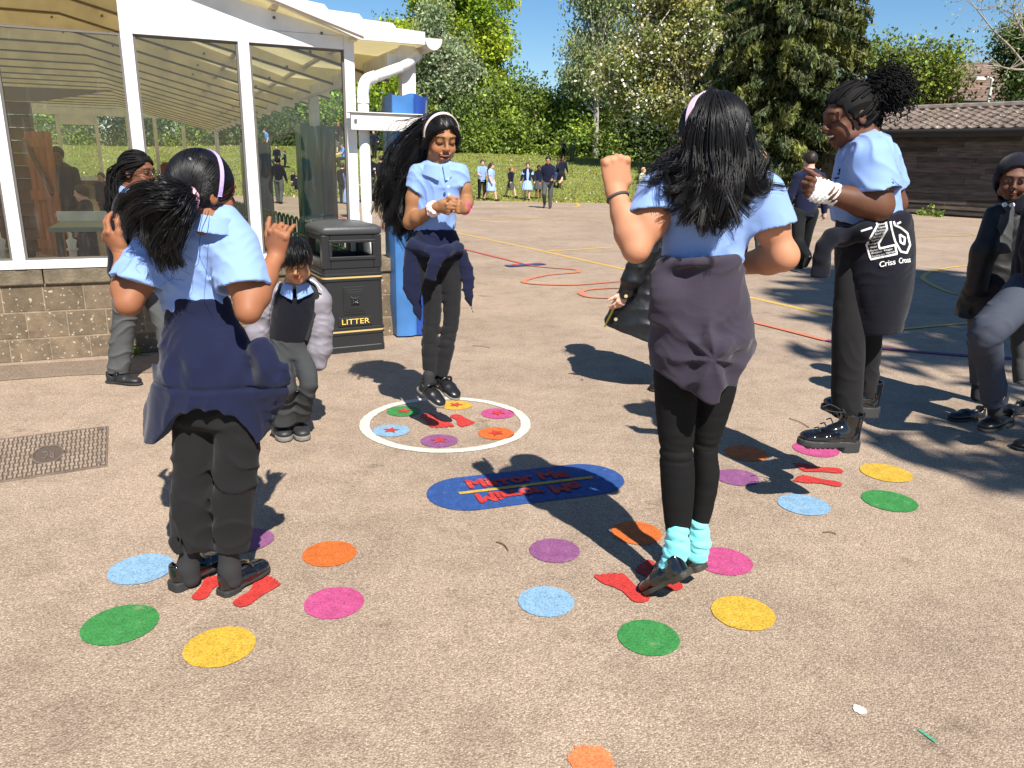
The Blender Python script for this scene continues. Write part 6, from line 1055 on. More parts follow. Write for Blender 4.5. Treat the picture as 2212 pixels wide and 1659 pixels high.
# white print laid on the hoodie
from mathutils.bvhtree import BVHTree
def decal(name, polys_px, tgt, matl, parent, Y, lift=.0022):
    """flat artwork given in picture pixels, printed onto the cloth of tgt"""
    me = tgt.data; bvh = BVHTree.FromPolygons([v.co for v in me.vertices], [p.vertices[:] for p in me.polygons]); m = M(); off = Vector(tgt.matrix_world.translation) if False else Vector((0, 0, 0))
    for V2, T in polys_px:
        V = []
        for x, y in V2:
            o = EYE; d = nz(ray(x, y)); h = bvh.ray_cast(Vector(o), Vector(d)); V.append(np.array(h[0])-d*lift if h[0] is not None else at(x, y, Y))
        m.add(V, t=T)
    return m.obj(name, matl, parent)
def grid_poly(pts, w, n=10):
    p = np.array(pts, float); q = []
    for i in range(len(p)-1): q += [lerp(p[i], p[i+1], t) for t in np.arange(n)/n]
    q.append(p[-1]); q = np.array(q); t = np.gradient(q, axis=0); t /= np.linalg.norm(t, axis=1)[:, None]+1e-9; nn = np.c_[-t[:, 1], t[:, 0]]*w/2; k = len(q)
    return np.vstack([q+nn, q-nn]), [(i, i+1, k+i+1) for i in range(k-1)]+[(i, k+i+1, k+i) for i in range(k-1)]
pd2 = lambda l: [(1666.7+x*.2838, 117.6+y*.2838) for x, y in l]
PR = [grid_poly(pd2(l), 4.2) for l in ([(680, 1345), (765, 1318)], [(800, 1275), (806, 1300), (722, 1450), (755, 1560), (955, 1518), (940, 1450), (822, 1478), (815, 1440), (880, 1330), (870, 1275)], [(905, 1270), (915, 1330), (940, 1420), (985, 1500), (1030, 1510), (1055, 1450), (1035, 1360), (985, 1320), (940, 1300), (930, 1270)], [(975, 1370), (982, 1430), (1010, 1445), (1015, 1395), (975, 1370)], [(955, 1290), (985, 1275)])]
decal('printed_number', PR, jo, WHT, D_, Y)
def textpx(s, x, y, size, slope, cx=1.):
    V, T = textmesh(s, size); return (np.c_[x+V[:, 0]*cx, y-V[:, 1]+slope*V[:, 0]*cx], T)
L2 = [('Michael', 838, 1290), ('Leyton', 845, 1312), ('Christiana', 835, 1338), ('Sanvi U', 820, 1362), ('Georgia', 805, 1388), ('Sophie', 790, 1412), ('Archie N', 775, 1440), ('Nojus', 775, 1465), ('Peyton', 780, 1490), ('Benjamin', 800, 1506), ('Keegan', 888, 1486), ('Frankie-Jae', 812, 1530), ('Hannah', 905, 1506)]
decal('printed_names', [textpx(s, *pd2([(x, y)])[0], 6.4, -.2) for s, x, y in L2], jo, WHT, D_, Y, .003)
for k_ in range(3): decal('printed_motto', [textpx('Criss', pd2([(880, 1590)])[0][0]+.5*k_, pd2([(880, 1590)])[0][1], 17, -.2), textpx('Cross', pd2([(1012, 1568)])[0][0]+.5*k_, pd2([(1012, 1568)])[0][1], 17, -.12, .62)], jo, WHT, D_, Y, .003+.0004*k_)
pj = [o for o in D_.children if o.name.startswith('polo_shirt')][0]; decal('crest', [grid_poly(pd2([(520, 870), (512, 915), (500, 905)]), 2.6), grid_poly(pd2([(475, 945), (515, 938)]), 3.5), grid_poly(pd2([(485, 962), (495, 955)]), 2.), grid_poly(pd2([(523, 868), (506, 885)]), 2.)], pj, NAVY, D_, Y)
# ================================================================== E: crouching boy in front of the bin
Y = 3.50; E_ = person(gnd(628, 940)*[1, 1, 0], 'small boy crouching by the litter bin in navy jumper and open grey puffer jacket', 'children near the canopy')
H = Fr(at(640, 562, Y-.10), (.15, -.95, -.30), (-.06, -.3, 1), .80); S = SDF(); head(S, H, 'closed', 'down'); nb = at(638, 612, Y-.02); S.cap(H(0, -.03, -.05), nb, .036, .042, .02); S.cap(nb, at(618, 740, Y+.02), .05, .06, .02); S.obj('body', .0036, SK_E, E_, facecol(H, eyes='down', lips=(.95, .5, .5)))
c, w, d = secs([(606, 672, 620, -.02), (592, 682, 645, -.03), (588, 676, 690, -.02), (582, 664, 730), (580, 662, 755, .02)], Y, .62); S = SDF(); S.loft(c, w, d, CR, .03, cuts=[(at(620, 750, Y), nz([.05, 0, -1]))]); S.disp = lambda p: folds(p, (10, 10, 7), .006, 201)+crease(p, (.3, 0, 1), .06, .012, 202); S.obj('jumper', .0045, NAVYD, E_)
S = SDF(); collar(S, at(640, 613, Y-.04), (.02, -.35, 1), (.1, -1, -.2), .050, .036, .6, gap=.12, point=.014); S.obj('collar', .003, SHIRT, E_)
GREYJ = mat('puffer_grey', (.22, .205, .235), .55, .4, noise=(5, .12)); S = SDF()
def puff(lam, seed, amp=.010): return lambda p: amp*(np.abs(np.sin(math.pi*(p[:, 2]+.3*vn(p*7, seed)*.12)/lam))**.6-.7)+folds(p, (16, 16, 12), .005, seed)
S.chain([at(672, 620, Y+.04), at(686, 650, Y+.03), at(692, 700, Y+.03), at(690, 750, Y+.03), at(688, 785, Y+.02)], [.045, .060, .058, .056, .040], .03); S.chain([at(600, 632, Y+.06), at(572, 668, Y+.08), at(558, 720, Y+.08), at(552, 748, Y+.08)], [.045, .06, .058, .05], .03)
S.loft([at(634, 625, Y+.09), at(630, 690, Y+.11), at(625, 740, Y+.11)], [.15, .16, .15], [.03, .03, .03], CR, .03); S.disp = lambda p: puff(.075, 205, .0028)(p)+wrk(p, 311, .006); S.obj('puffer_jacket', .005, GREYJ, E_)
S = SDF(); S.loft([at(664, 608, Y-.02), at(676, 622, Y-.03), at(681, 650, Y-.02), at(672, 700, Y-.02), at(662, 735, Y-.02)], [.012, .018, .020, .018, .01], [.012]*5, CR, .01); S.obj('jacket_lining', .004, mat('lining_black', (.015, .015, .017), .7), E_); m = M(); m.tube(catmull([at(668, 603, Y-.05), at(682, 612, Y-.05), at(694, 628, Y-.03)], 4), .005, 6); m.obj('jacket_zip', WHT, E_)
legs(E_, [([(580, 630, 750), (574, 634, 790, -.04), (588, 640, 838, -.10), (590, 636, 870, -.05), (584, 638, 918, -.02)], Y, .9, (0, 0, -1)), ([(620, 664, 750), (634, 680, 790, -.04), (648, 686, 832, -.10), (634, 676, 870, -.05), (626, 670, 908, -.0)], Y+.02, .9, (0, 0, -1))], GREYD, lambda p: folds(p, (10, 10, 10), .005, 211)+crease(p, (.5, 0, 1), .06, .014, 212, cover=.35), top=([(580, 662, 735), (578, 664, 765)], Y, .65))
TR = mat('trainer_black', (.02, .02, .021), .5)
for hx, hy, tx, ty, dy in ((598, 930, 622, 948, 0), (638, 928, 660, 944, .02)):
    hl, to = at(hx, hy, Y+.08+dy), at(tx, ty, Y-.08+dy); hl[2] = to[2] = 0; to = hl+nz(to-hl)*.175
    def ex(o, F2, L):
        m = M()
        for i in range(3): m.tube([F2(-.018, L*(.48+.09*i), .060-.008*i), F2(0, L*(.48+.09*i), .068-.008*i), F2(.018, L*(.48+.09*i), .060-.008*i)], .003, 5)
        m.obj('lace', mat('lace_grey', (.3, .3, .3), .8), o)
    shoe(E_, hl+[0, 0, .006], to+[0, 0, .006], (0, 0, 1), .038, mats=(TR, SOLEG), extra=ex, heelh=.004, h=.004, sole_t=.02)
m = M(); S = SDF(); haircap(S, H, 1.02, front=.040, low=-.06); V, Q = S.mesh(.004); m.add(V, Q); capstrands(m, H, nz([.2, .55, .75]), 500, 31, .002, front=.04, low=-.06, grow=1.03); strands(m, [[H(s, .02, .125-abs(s)*.5), H(s*1.25, .085, .09), H(s*1.3, .108, .05), H(s*1.3+.012, .106, .018)] for s in (-.06, -.03, 0, .03, .055)], 260, .0020, .007, .010, .004, 5, 32); m.obj('hair', HAIRB, E_, smooth=True)
# ================================================================== F: girl with glasses walking right behind the scrunchie girl
Y = 4.42; Fp = person(gnd(285, 830)*[1, 1, 0], 'girl with long dark braids and glasses walking along the block wall in a navy jacket', 'children near the canopy')
H = Fr(at(299, 370, Y), (1, -.22, -.05), (0, 0, 1), .90); S = SDF(); head(S, H); nb = at(285, 416, Y); S.cap(H(0, -.03, -.05), nb, .045, .05, .02); S.cap(nb, at(280, 600, Y), .06, .07, .02); S.obj('body', .004, SK_F, Fp, facecol(H, lips=(.95, .7, .75))); eyeballs(Fp, H); glasses(Fp, H, (.05, .02, .012))
c, w, d = secs([(262, 312, 416), (246, 322, 440), (238, 328, 480), (238, 330, 540), (240, 332, 590), (244, 336, 620)], Y, .8); S = SDF(); S.loft(c, w, d, CR, .03, cuts=[(at(290, 612, Y), v3(0, 0, -1))]); S.chain([at(268, 436, Y-.14), at(250, 510, Y-.17), at(252, 585, Y-.16), at(262, 612, Y-.15)], [.05, .05, .042, .036], .02); S.disp = lambda p: folds(p, (9, 9, 6), .006, 221)+crease(p, (.4, 0, 1), .07, .014, 222); S.obj('jacket', .005, NAVYD, Fp)
S = SDF(); collar(S, at(284, 408, Y), (.15, -.05, 1), (1, 0, -.2), .055, .030, .5); S.obj('collar', .0035, SHIRT, Fp)
legs(Fp, [([(242, 318, 590), (246, 304, 650), (240, 290, 720), (236, 284, 770), (233, 280, 806)], Y-.05, .9, (0, 0, -1)), ([(300, 345, 590), (312, 352, 650), (335, 372, 710), (345, 380, 760), (352, 388, 800)], Y+.08, .9, None)], GREYT, lambda p: folds(p, (9, 9, 9), .005, 231)+crease(p, (.6, 0, 1), .07, .014, 232, cover=.35), top=([(240, 336, 580), (242, 340, 620)], Y, .7))
S = SDF(); S.chain([at(258, 795, Y-.05), at(256, 822, Y-.05), at(282, 826, Y-.05)], [.034, .032, .022], .02); S.obj('sock', .004, SOCKG, Fp)
hl = at(234, 835, Y-.05); hl[2] = .004
def exs(o, F2, L): m = M(); m.tube(catmull([F2(-.036, L*.36, .03), F2(-.025, L*.39, .060), F2(0, L*.40, .068), F2(.025, L*.39, .060), F2(.036, L*.36, .03)], 3), .006, 6); m.obj('strap', LEATH, o, smooth=True)
shoe(Fp, hl, hl+v3(.225, -.05, 0), (0, 0, 1), .038, mats=(mat('leather_matt', (.014, .014, .015), .5), SOLE), extra=exs, heelh=.004, h=.0045); S = SDF(); S.chain([at(368, 790, Y+.1), at(372, 815, Y+.1)], [.03, .03], .02); S.obj('sock', .005, SOCKG, Fp); h2 = at(366, 822, Y+.1); shoe(Fp, h2, h2+v3(.2, 0, -.0), (0, 0, 1), .038, mats=(MATS['leather_matt'], SOLE), heelh=.004, h=.005)
m = M(); S = SDF(); haircap(S, H, 1.04, front=.062, low=-.12); S.chain([at(268, 370, Y), at(250, 415, Y+.01), at(236, 450, Y)], [.05, .055, .03], .03); S.disp = lambda p: folds(p, (30, 30, 9), .010, 5); V, Q = S.mesh(.005); m.add(V, Q); capstrands(m, H, nz([0, -.9, -.35]), 90, 78, .0055, front=.062, low=-.12, grow=1.04, jit=.01); rs = np.random.RandomState(8); n = 120
for i in range(n):
    a = (i/n-.5)*2.6; r0 = H(math.sin(a)*.086, .045-.05*abs(a), .10*math.cos(a)*.95+.02); e = at(232+30*rs.rand(), 430+55*rs.rand(), Y-.10+.2*rs.rand()); md = H(math.sin(a)*.095, -.075, .06*math.cos(a)); md2 = lerp(md, e, .45)+rs.randn(3)*.012+np.array([-.03, 0, .03]); p = catmull([r0, md, md2, e], 9); r = .0046+.0014*np.sin(np.arange(len(p))*2.4); m.tube(p, r, 5)
m.obj('hair', HAIRN, Fp, smooth=True)
# ================================================================== G: child in the black puffer coat behind the sock girl
Y = 4.5; Gp = person(at(1440, 868, Y)*[1, 1, 0], 'child in long black quilted puffer coat half hidden behind the sock girl', 'children playing beyond the jumping girls')
H = Fr(at(1452, 372, Y), (-.8, -.5, -.1), (0, 0, 1), 1.0); S = SDF(); head(S, H); S.cap(H(0, -.03, -.05), at(1458, 425, Y), .045, .05, .02); hw_ = at(1353, 632, Y-.14); S.chain([at(1458, 425, Y), at(1412, 470, Y-.10), at(1400, 560, Y-.12), hw_], [.05, .04, .03, .02], .01); hand(S, hw_, at(1336, 660, Y-.15)-hw_, (-.8, -.4, 0), (.3, .8, -.3), 1., (20, 24, 28, 30), (.5, .8, .2), 12); S.obj('body', .004, SK_P, Gp, facecol(H)); eyeballs(Gp, H)
COAT = mat('puffer_black', (.009, .010, .012), .38, .45); S = SDF(); c, w, d = secs([(1425, 1500, 425), (1405, 1520, 450), (1388, 1530, 520), (1362, 1530, 590), (1335, 1525, 650), (1308, 1520, 700), (1300, 1515, 725)], Y, .62); S.loft(c, w, d, CR, .03, cuts=[(at(1380, 722, Y), nz([-.28, 0, -1]))], hollow=(.03, 0, .08)); S.chain([at(1412, 470, Y-.14), at(1392, 545, Y-.17), at(1366, 600, Y-.17), at(1350, 630, Y-.15)], [.07, .068, .058, .042], .02); S.disp = puff(.085, 241, .009); S.obj('coat', .006, COAT, Gp)
m = M(); zp = [at(1390, 520, Y-.12), at(1364, 580, Y-.11), at(1338, 640, Y-.09), at(1314, 690, Y-.06), at(1306, 706, Y-.04)]; m.tube(catmull(zp, 5), .006, 6); m.obj('zip', mat('zip_yellow', (.55, .48, .05), .4), Gp)
for q in ((1400, 540), (1380, 586), (1352, 640), (1330, 690)): m = M(); F2 = Fr(at(*q, Y-.215), -CF); m.prism(disc((0, 0), .010, 10, 0), -.004, .006, lambda V: F2.o+V[:, :1]*F2.s+V[:, 1:2]*F2.u+V[:, 2:]*F2.f); m.obj('snap_button', GOLDM, Gp)
legs(Gp, [([(1415, 1450, 700), (1418, 1448, 780), (1422, 1446, 850)], Y, .9, (0, 0, -1)), ([(1455, 1490, 700), (1456, 1486, 780), (1458, 1482, 850)], Y+.05, .9, (0, 0, -1))], GREYD, lambda p: folds(p, (9, 9, 9), .005, 251))
for x in (1432, 1470): h_ = at(x, 868, Y+.06); h_[2] = .004; shoe(Gp, h_, h_+v3(-.1, -.16, 0), (0, 0, 1), .036, mats=(LEATH, SOLE), heelh=.004, h=.005)
m = M(); S = SDF(); haircap(S, H, 1.06, low=-.1); hg = [[H(0, -.05, .11), at(1440, 345, Y-.08), at(1428, 370, Y-.1), at(1424, 405, Y-.08)], [H(0, -.08, .1), at(1460, 345, Y-.12), at(1456, 385, Y-.14), at(1450, 420, Y-.12)], [H(0, -.1, .08), at(1480, 350, Y-.1), at(1486, 390, Y-.12), at(1484, 420, Y-.1)]]; hairmass(S, hg, [[.02, .04, .04, .01]]*3, .03); V, Q = S.mesh(.006); m.add(V, Q); strands(m, hg, 500, .0022, .015, .03, .02, 6, 41); m.obj('hair', HAIRDB, Gp, smooth=True)
# ================================================================== H and I: the two children at the right edge
Y = 4.05; Hp = person(gnd(2105, 868)*[1, 1, 0], 'child in black coat with hood up and grey trousers standing at the right edge', 'children at the right edge')
H = Fr(at(2190, 384, Y), (-.42, -.88, -.18), (0, -.1, 1), .92); S = SDF(); head(S, H); S.cap(H(0, -.03, -.05), at(2196, 440, Y), .045, .05, .02); S.obj('body', .004, SK_H, Hp, facecol(H, lips=(1., .75, .75))); eyeballs(Hp, H)
S = SDF(); S.ell(H(0, -.015, .006), (.092, .108, .116), H.A); S.ell(H(0, .085, -.020), (.056, .10, .085), H.A, .02, 's'); S.cap(at(2192, 432, Y), at(2196, 446, Y), .075, .085, .03); S.ell(H(0, .02, -.02), (.072, .085, .10), H.A, .008, 's'); S.disp = lambda p: folds(p, (14, 14, 9), .005, 261); S.obj('hood', .004, NAVYD, Hp)
BKC = mat('coat_black', (.008, .008, .009), .55, .35, bump=(200, .2)); S = SDF(); c, w, d = secs([(2160, 2232, 440), (2140, 2250, 462), (2120, 2262, 520), (2100, 2262, 580), (2074, 2262, 640), (2062, 2262, 685)], Y, .62); S.loft(c, w, d, CR, .03, cuts=[(at(2080, 686, Y), nz([-.05, 0, -1]))], hollow=(.02, 0, .06)); S.chain([at(2155, 465, Y-.1), at(2128, 540, Y-.13), at(2108, 620, Y-.12)], [.06, .062, .055], .03); S.disp = lambda p: folds(p, (7, 7, 7), .012, 262)+crease(p, (.5, 0, 1), .09, .016, 263); S.obj('coat', .006, BKC, Hp)
S = SDF(); S.loft([at(2178, 446, Y-.135), at(2166, 500, Y-.155), at(2160, 545, Y-.16)], [.03, .05, .055], [.02]*3, CR, .01); S.disp = lambda p: crease(p, (.6, 0, 1), .05, .012, 265, cover=.3); S.obj('coat_lining', .005, mat('lining_grey', (.045, .047, .047), .6), Hp)
for q in ((2170, 442), (2186, 443)): m = M(); F2 = Fr(at(*q, Y-.165), -CF); m.prism(disc((0, 0), .011, 10, 0), -.004, .006, lambda V: F2.o+V[:, :1]*F2.s+V[:, 1:2]*F2.u+V[:, 2:]*F2.f); m.obj('press_stud', WHT, Hp)
legs(Hp, [([(2090, 2150, 660), (2092, 2140, 720), (2094, 2138, 780), (2096, 2136, 832)], Y-.02, .9, (0, 0, -1)), ([(2180, 2230, 660), (2185, 2228, 720), (2190, 2226, 830)], Y+.1, .9, (0, 0, -1))], GREYT, lambda p: folds(p, (8, 8, 8), .005, 271)); S = SDF(); S.chain([at(2114, 820, Y-.02), at(2110, 856, Y-.02)], [.032, .03], .02); S.obj('sock', .005, SOCKB, Hp)
h_ = at(2130, 866, Y-.02); h_[2] = .004; shoe(Hp, h_, h_+v3(-.215, -.06, 0), (0, 0, 1), .04, mats=(LEATH, SOLE), heelh=.01, h=.0045); h_ = at(2215, 866, Y+.1); h_[2] = .004; shoe(Hp, h_, h_+v3(-.2, -.08, 0), (0, 0, 1), .04, mats=(LEATH, SOLE), heelh=.01, h=.005)
Y = 3.62; Ip = person(gnd(2200, 935)*[1, 1, 0], 'child in dark navy top and blue-grey trousers stepping with bent knee, cut by right edge', 'children at the right edge')
H = Fr(at(2275, 345, Y), (-.6, -.78, -.1), (0, 0, 1), 1.03); S = SDF(); head(S, H); S.cap(H(0, -.03, -.05), at(2280, 410, Y), .045, .05, .02); wI = at(2218, 640, Y-.12); S.chain([at(2280, 410, Y), at(2245, 460, Y-.08), at(2240, 590, Y-.12), wI], [.05, .04, .032, .024], .01); hand(S, wI, at(2204, 680, Y-.13)-wI, (-.7, -.4, 0), (.6, .5, -.2), 1.05, (30, 34, 38, 40), (.4, .9, .2), 12, .024); S.obj('body', .0045, SK_H, Ip, facecol(H)); eyeballs(Ip, H)
m = M(); S = SDF(); haircap(S, H, 1.05, low=-.1); V, Q = S.mesh(.005); m.add(V, Q); m.obj('hair', HAIRN, Ip, smooth=True)
S = SDF(); c, w, d = secs([(2235, 2320, 425), (2215, 2350, 455), (2196, 2352, 520), (2188, 2350, 590), (2188, 2345, 625)], Y, .62); S.loft(c, w, d, CR, .03, cuts=[(at(2260, 615, Y), v3(0, 0, -1))]); S.chain([at(2245, 460, Y-.1), at(2232, 540, Y-.14), at(2232, 610, Y-.12)], [.055, .052, .044], .03); S.disp = lambda p: folds(p, (9, 9, 6), .007, 281)+crease(p, (.4, 0, 1), .07, .012, 282); S.obj('jumper', .005, NAVYD, Ip)
BGT = mat('trouser_bluegrey', (.055, .062, .085), .85, .2, noise=(4, .15), bump=(400, .15)); legs(Ip, [([(2195, 2290, 600), (2165, 2250, 640, -.06), (2118, 2200, 690, -.14), (2094, 2166, 725, -.18), (2106, 2164, 775, -.10), (2118, 2172, 830, -.02), (2122, 2176, 868, .02)], Y, .95, None), ([(2225, 2310, 600), (2228, 2300, 700), (2232, 2292, 800), (2234, 2290, 890)], Y+.02, .95, (0, 0, -1))], BGT, lambda p: folds(p, (8, 8, 8), .006, 291)+crease(p, (.5, 0, 1), .08, .014, 292)); S = SDF(); S.chain([at(2148, 860, Y+.03), at(2150, 900, Y+.04)], [.036, .033], .02); S.obj('sock', .005, SOCKB, Ip)
h_ = at(2182, 912, Y+.03); shoe(Ip, h_, h_+v3(-.20, -.10, -.02), (0, 0, 1), .042, mats=(LEATH, SOLE), heelh=.012, h=.0045, sole_t=.016); h_ = at(2270, 940, Y); h_[2] = .004; shoe(Ip, h_, h_+v3(-.22, -.08, 0), (0, 0, 1), .042, mats=(LEATH, SOLE), heelh=.012, h=.005)
# ================================================================== smaller children, built from one posed skeleton
def terrain(px, py):
    d = ray(px, py); 
    for Yt in np.arange(20, 48, .05):
        p = EYE+d*(Yt/d[1])
        if p[2] <= max(bz(p[0], Yt) if Yt > 26 else 0, 0): return p
    return p
def kid(label, group, px, py, hpx, face, top=NAVY, bot=GREYD, hair=HAIRDB, sk=SK_P, pose='stand', style='short', topkind='jumper', legsw=((8, 5), (-8, 5)), arms=((10, 20, 8), (-10, 20, 8)), lean=0., pos=None, h=None, wide=1., shoes=LEATH, headk=1., collar_=True, turn=0.):
    p = v3(pos) if pos is not None else (gnd(px, py) if py > 432 and gnd(px, py)[1] < 26.5 else terrain(px, py)); sitk = pose == 'sit'
    Ht = hpx*((p-EYE)@CF)/F_*1.0/(.62 if sitk else 1.); a = RAD(face); f = np.array([math.sin(a), -math.cos(a), 0]); r = np.cross(f, (0, 0, 1)); Zu = v3(0, 0, 1); h = h or max(.0075*Ht, .006)
    pel = v3(0, 0, 0); L = []
    for s, (sw, kb) in zip((-1, 1), legsw):
        hip = pel+r*s*.055*wide; sw_, kb_ = RAD(sw), RAD(kb); kn = hip+.235*(f*math.sin(sw_)-Zu*math.cos(sw_))+r*s*(.07 if sitk else .004); an = kn+.225*(f*math.sin(sw_-kb_)-Zu*math.cos(sw_-kb_))-r*s*(.06 if sitk else 0); L.append([hip, kn, an, f*math.cos(sw_-kb_)+Zu*math.sin(sw_-kb_)*.9])
    zmin = min([q[2][2]-.035 for q in L]+[-.07 if sitk else 9]); le = RAD(lean); up = Zu*math.cos(le)+f*math.sin(le); ch = pel+up*.20; nk = pel+up*.335; hd = pel+up*.335+nz(up+f*.25)*.105
    TT = lambda q: p+(q-v3(0, 0, zmin))*Ht
    t = person(p*[1, 1, 0]+[0, 0, p[2]], label, group); fa = RAD(face+turn); hf = np.array([math.sin(fa), -math.cos(fa), -.12]); H = Fr(TT(hd), hf, up+f*.05, Ht*.62*headk*(1.12 if Ht < 1.3 else 1.)); S = SDF()
    S.k = 1; head(S, H, ears=True, eyes='down'); S.cap(H(0, -.03, -.05), TT(nk), .032*Ht, .036*Ht, .02); S.cap(TT(nk), TT(pel), .05*Ht, .055*Ht, .02); A = []
    for s, (sw, eb, out) in zip((-1, 1), arms):
        sh = nk-up*.035+r*s*.10*wide; sw_, eb_, o_ = RAD(sw), RAD(eb), RAD(out); d1 = nz((f*math.sin(sw_)-up*math.cos(sw_))*math.cos(o_)+r*s*math.sin(o_)); el = sh+d1*.165; d2 = nz(d1*math.cos(eb_)+(f*.95-r*s*.3)*math.sin(eb_)); wr = el+d2*.14; A.append((sh, el, wr)); S.chain([TT(sh), TT(el), TT(wr), TT(wr+d2*.03)], [.030*Ht, .026*Ht, .019*Ht, .020*Ht], .01); hk = Ht*.62
        tv = nz(f-(f@d2)*d2+.01*up); hand(S, TT(wr), d2, tv, -r*s, hk, (35, 40, 42, 45), wr_r=.018*Ht)
    bare = topkind in ('dress', 'skirt')
    if bare:
        for q in L: S.chain([TT(q[0]), TT(q[1]), TT(q[2])], [.05*Ht, .036*Ht, .026*Ht], .01)
    S.obj('body', h, sk, t, facecol(H, eyes='down'))
    S = SDF(); lo = pel-up*.03; W2 = [.07*wide, .105*wide, .10*wide, .095*wide, .10*wide]; S.loft([TT(nk-up*.0), TT(nk-up*.04), TT(ch-up*.02), TT(pel+up*.05), TT(lo-up*.03)], np.array(W2)*Ht, np.array([.055, .068, .072, .07, .074])*Ht, r, .02, cuts=[(TT(lo), -up)])
    sl = .97 if topkind == 'jumper' else .45 if topkind in ('polo', 'dress') else .97
    for sh, el, wr in A:
        if sl > .9: S.chain([TT(sh), TT(el), TT(lerp(el, wr, .9))], [.042*Ht, .036*Ht, .028*Ht], .015)
        else: S.cap(TT(sh), TT(lerp(sh, el, .6)), .042*Ht, .042*Ht, .015)
    S.disp = lambda q: folds(q, (9/Ht, 9/Ht, 7/Ht), .006, 7); S.obj({'jumper': 'jumper', 'polo': 'polo_shirt', 'dress': 'dress_top', 'skirt': 'jumper', 'hoodie': 'hoodie', 'coat': 'coat'}[topkind], h, top if topkind != 'dress' else bot, t)
    if collar_ and topkind in ('jumper', 'skirt', 'polo'):
        S = SDF(); collar(S, TT(nk+up*.012), up, f, .042*Ht, .024*Ht, .5, .005*Ht); S.obj('collar', h, SHIRT if topkind != 'polo' else top, t)
    if topkind == 'dress' and top is not bot:
        S = SDF(); S.loft([TT(nk), TT(nk-up*.04), TT(ch), TT(pel+up*.02)], np.array([.06, .105, .103, .103])*Ht, np.array([.056, .07, .074, .076])*Ht, r, .02, cuts=[(TT(pel+up*.02), -up)])
        for sh, el, wr in A: S.chain([TT(sh), TT(el), TT(lerp(el, wr, .9))], [.043*Ht, .037*Ht, .029*Ht], .015)
        S.ell(TT(ch+f*.085), (.03*Ht, .05*Ht, .2*Ht), np.array([r, f, up]), .01, 's'); S.obj('cardigan', h, top, t)
    S = SDF()
    if topkind == 'coat': S.loft([TT(pel+up*.1), TT(pel-up*.02), TT(pel-up*.16)], np.array([.105, .12, .13])*Ht, np.array([.08, .09, .10])*Ht, r, .02, cuts=[(TT(pel-up*.15), -up)]); S.obj('coat_skirt', h, top, t); S = SDF()
    if bare: S.loft([TT(pel+up*.04), TT(pel-up*.05), TT(pel-Zu*.17+f*.01), TT(pel-Zu*.23+f*.01)], np.array([.09, .12, .145, .15])*Ht, np.array([.075, .10, .115, .12])*Ht, r, .01, cuts=[(TT(pel-Zu*.21), -Zu)]); S.disp = lambda q: .006*np.sin(np.arctan2((q-TT(pel))@f, (q-TT(pel))@r)*12); S.obj('skirt', h, bot, t)
    else:
        for q in L: S.chain([TT(q[0]), TT(q[1]), TT(q[2]+(q[1]-q[2])*.06)], [.060*Ht*wide, .046*Ht, .036*Ht], .012)
        S.ell(TT(pel), (.098*Ht*wide, .074*Ht, .06*Ht), np.array([r, f, up]), .02); S.disp = lambda q: folds(q, (8/Ht, 8/Ht, 9/Ht), .006, 9); S.obj('trousers', h, bot, t)
    for q in L:
        fd = q[3]; S = SDF(); a_ = TT(q[2]); nu = nz(np.cross(r, fd)); nu = nu if nu[2] > 0 else -nu; S.cap(a_-nu*.012*Ht, a_-nu*.02*Ht+fd*.085*Ht, .026*Ht, .022*Ht, .01); S.cap(a_+nu*.01*Ht, a_-nu*.015*Ht, .028*Ht, .026*Ht, .01); S.ell(a_-nu*.055*Ht+fd*.04*Ht, (.06*Ht, .10*Ht, .021*Ht), np.array([r, fd, nu]), .004, 's'); S.obj('shoe', h, shoes, t)
    m = M(); S = SDF(); hc_ = hair if hair is not None else HAIRDB; haircap(S, H, 1.04, front=.06 if style != 'crop' else .065, low=-.06 if style in ('short', 'crop') else -.1)
    if style == 'long': S.chain([H(0, -.09, .05), H(0, -.105, -.06), H(0, -.095, -.17), H(0, -.09, -.25)], [.055*H.k, .065*H.k, .06*H.k, .02*H.k], .03)
    if style == 'pony': S.chain([H(0, -.10, .04), H(0, -.15, .0), H(0, -.15, -.12)], [.03*H.k, .036*H.k, .012*H.k], .02)
    S.disp = lambda q: folds(q, (26, 26, 14), .006*H.k, 3); V, Q = S.mesh(h*.8); m.add(V, Q); m.obj('hair', hc_, t, smooth=True); return t
GK, GH = 'children walking at the edge of the grass', 'children on the grass bank'; GB_, GI = 'children beyond the canopy posts', 'children inside the canopy'
NV = NAVY
kid('blond boy in navy jumper walking away behind the girl with turquoise socks', 'children playing beyond the jumping girls', 1618, 575, 240, 170, hair=HAIRBL, style='crop', legsw=((14, 10), (-14, 30)), turn=20)
kid('dark-haired boy in bright navy jumper walking away in front of the conifer', 'children playing beyond the jumping girls', 1724, 583, 246, 190, top=NAVYB, bot=BLKT, style='crop', legsw=((-12, 48), (12, 6)), arms=((8, 12, 12), (-12, 14, 12)), wide=1.08)
kid('boy in pale blue polo looking down beside a girl in a summer dress', GK, 1041, 432, 83, 15, top=SHIRT, topkind='polo', bot=BLKT, hair=HAIRBR, arms=((25, 70, 5), (25, 70, 5)))
kid('girl with long brown hair in pale blue summer dress beside the polo boy', GK, 1060, 434, 80, 60, topkind='dress', top=DRESS, bot=DRESS, hair=HAIRBR, style='long', legsw=((22, 8), (-16, 14)), arms=((0, 20, 6), (10, 20, 6)))
kid('girl in dark jacket and grey skirt striding right on the grass edge', GK, 1103, 427, 66, 40, topkind='skirt', top=NAVYD, bot=GREYT, hair=HAIRGI, style='pony', legsw=((28, 8), (-26, 10)), arms=((-25, 15, 10), (25, 15, 12)))
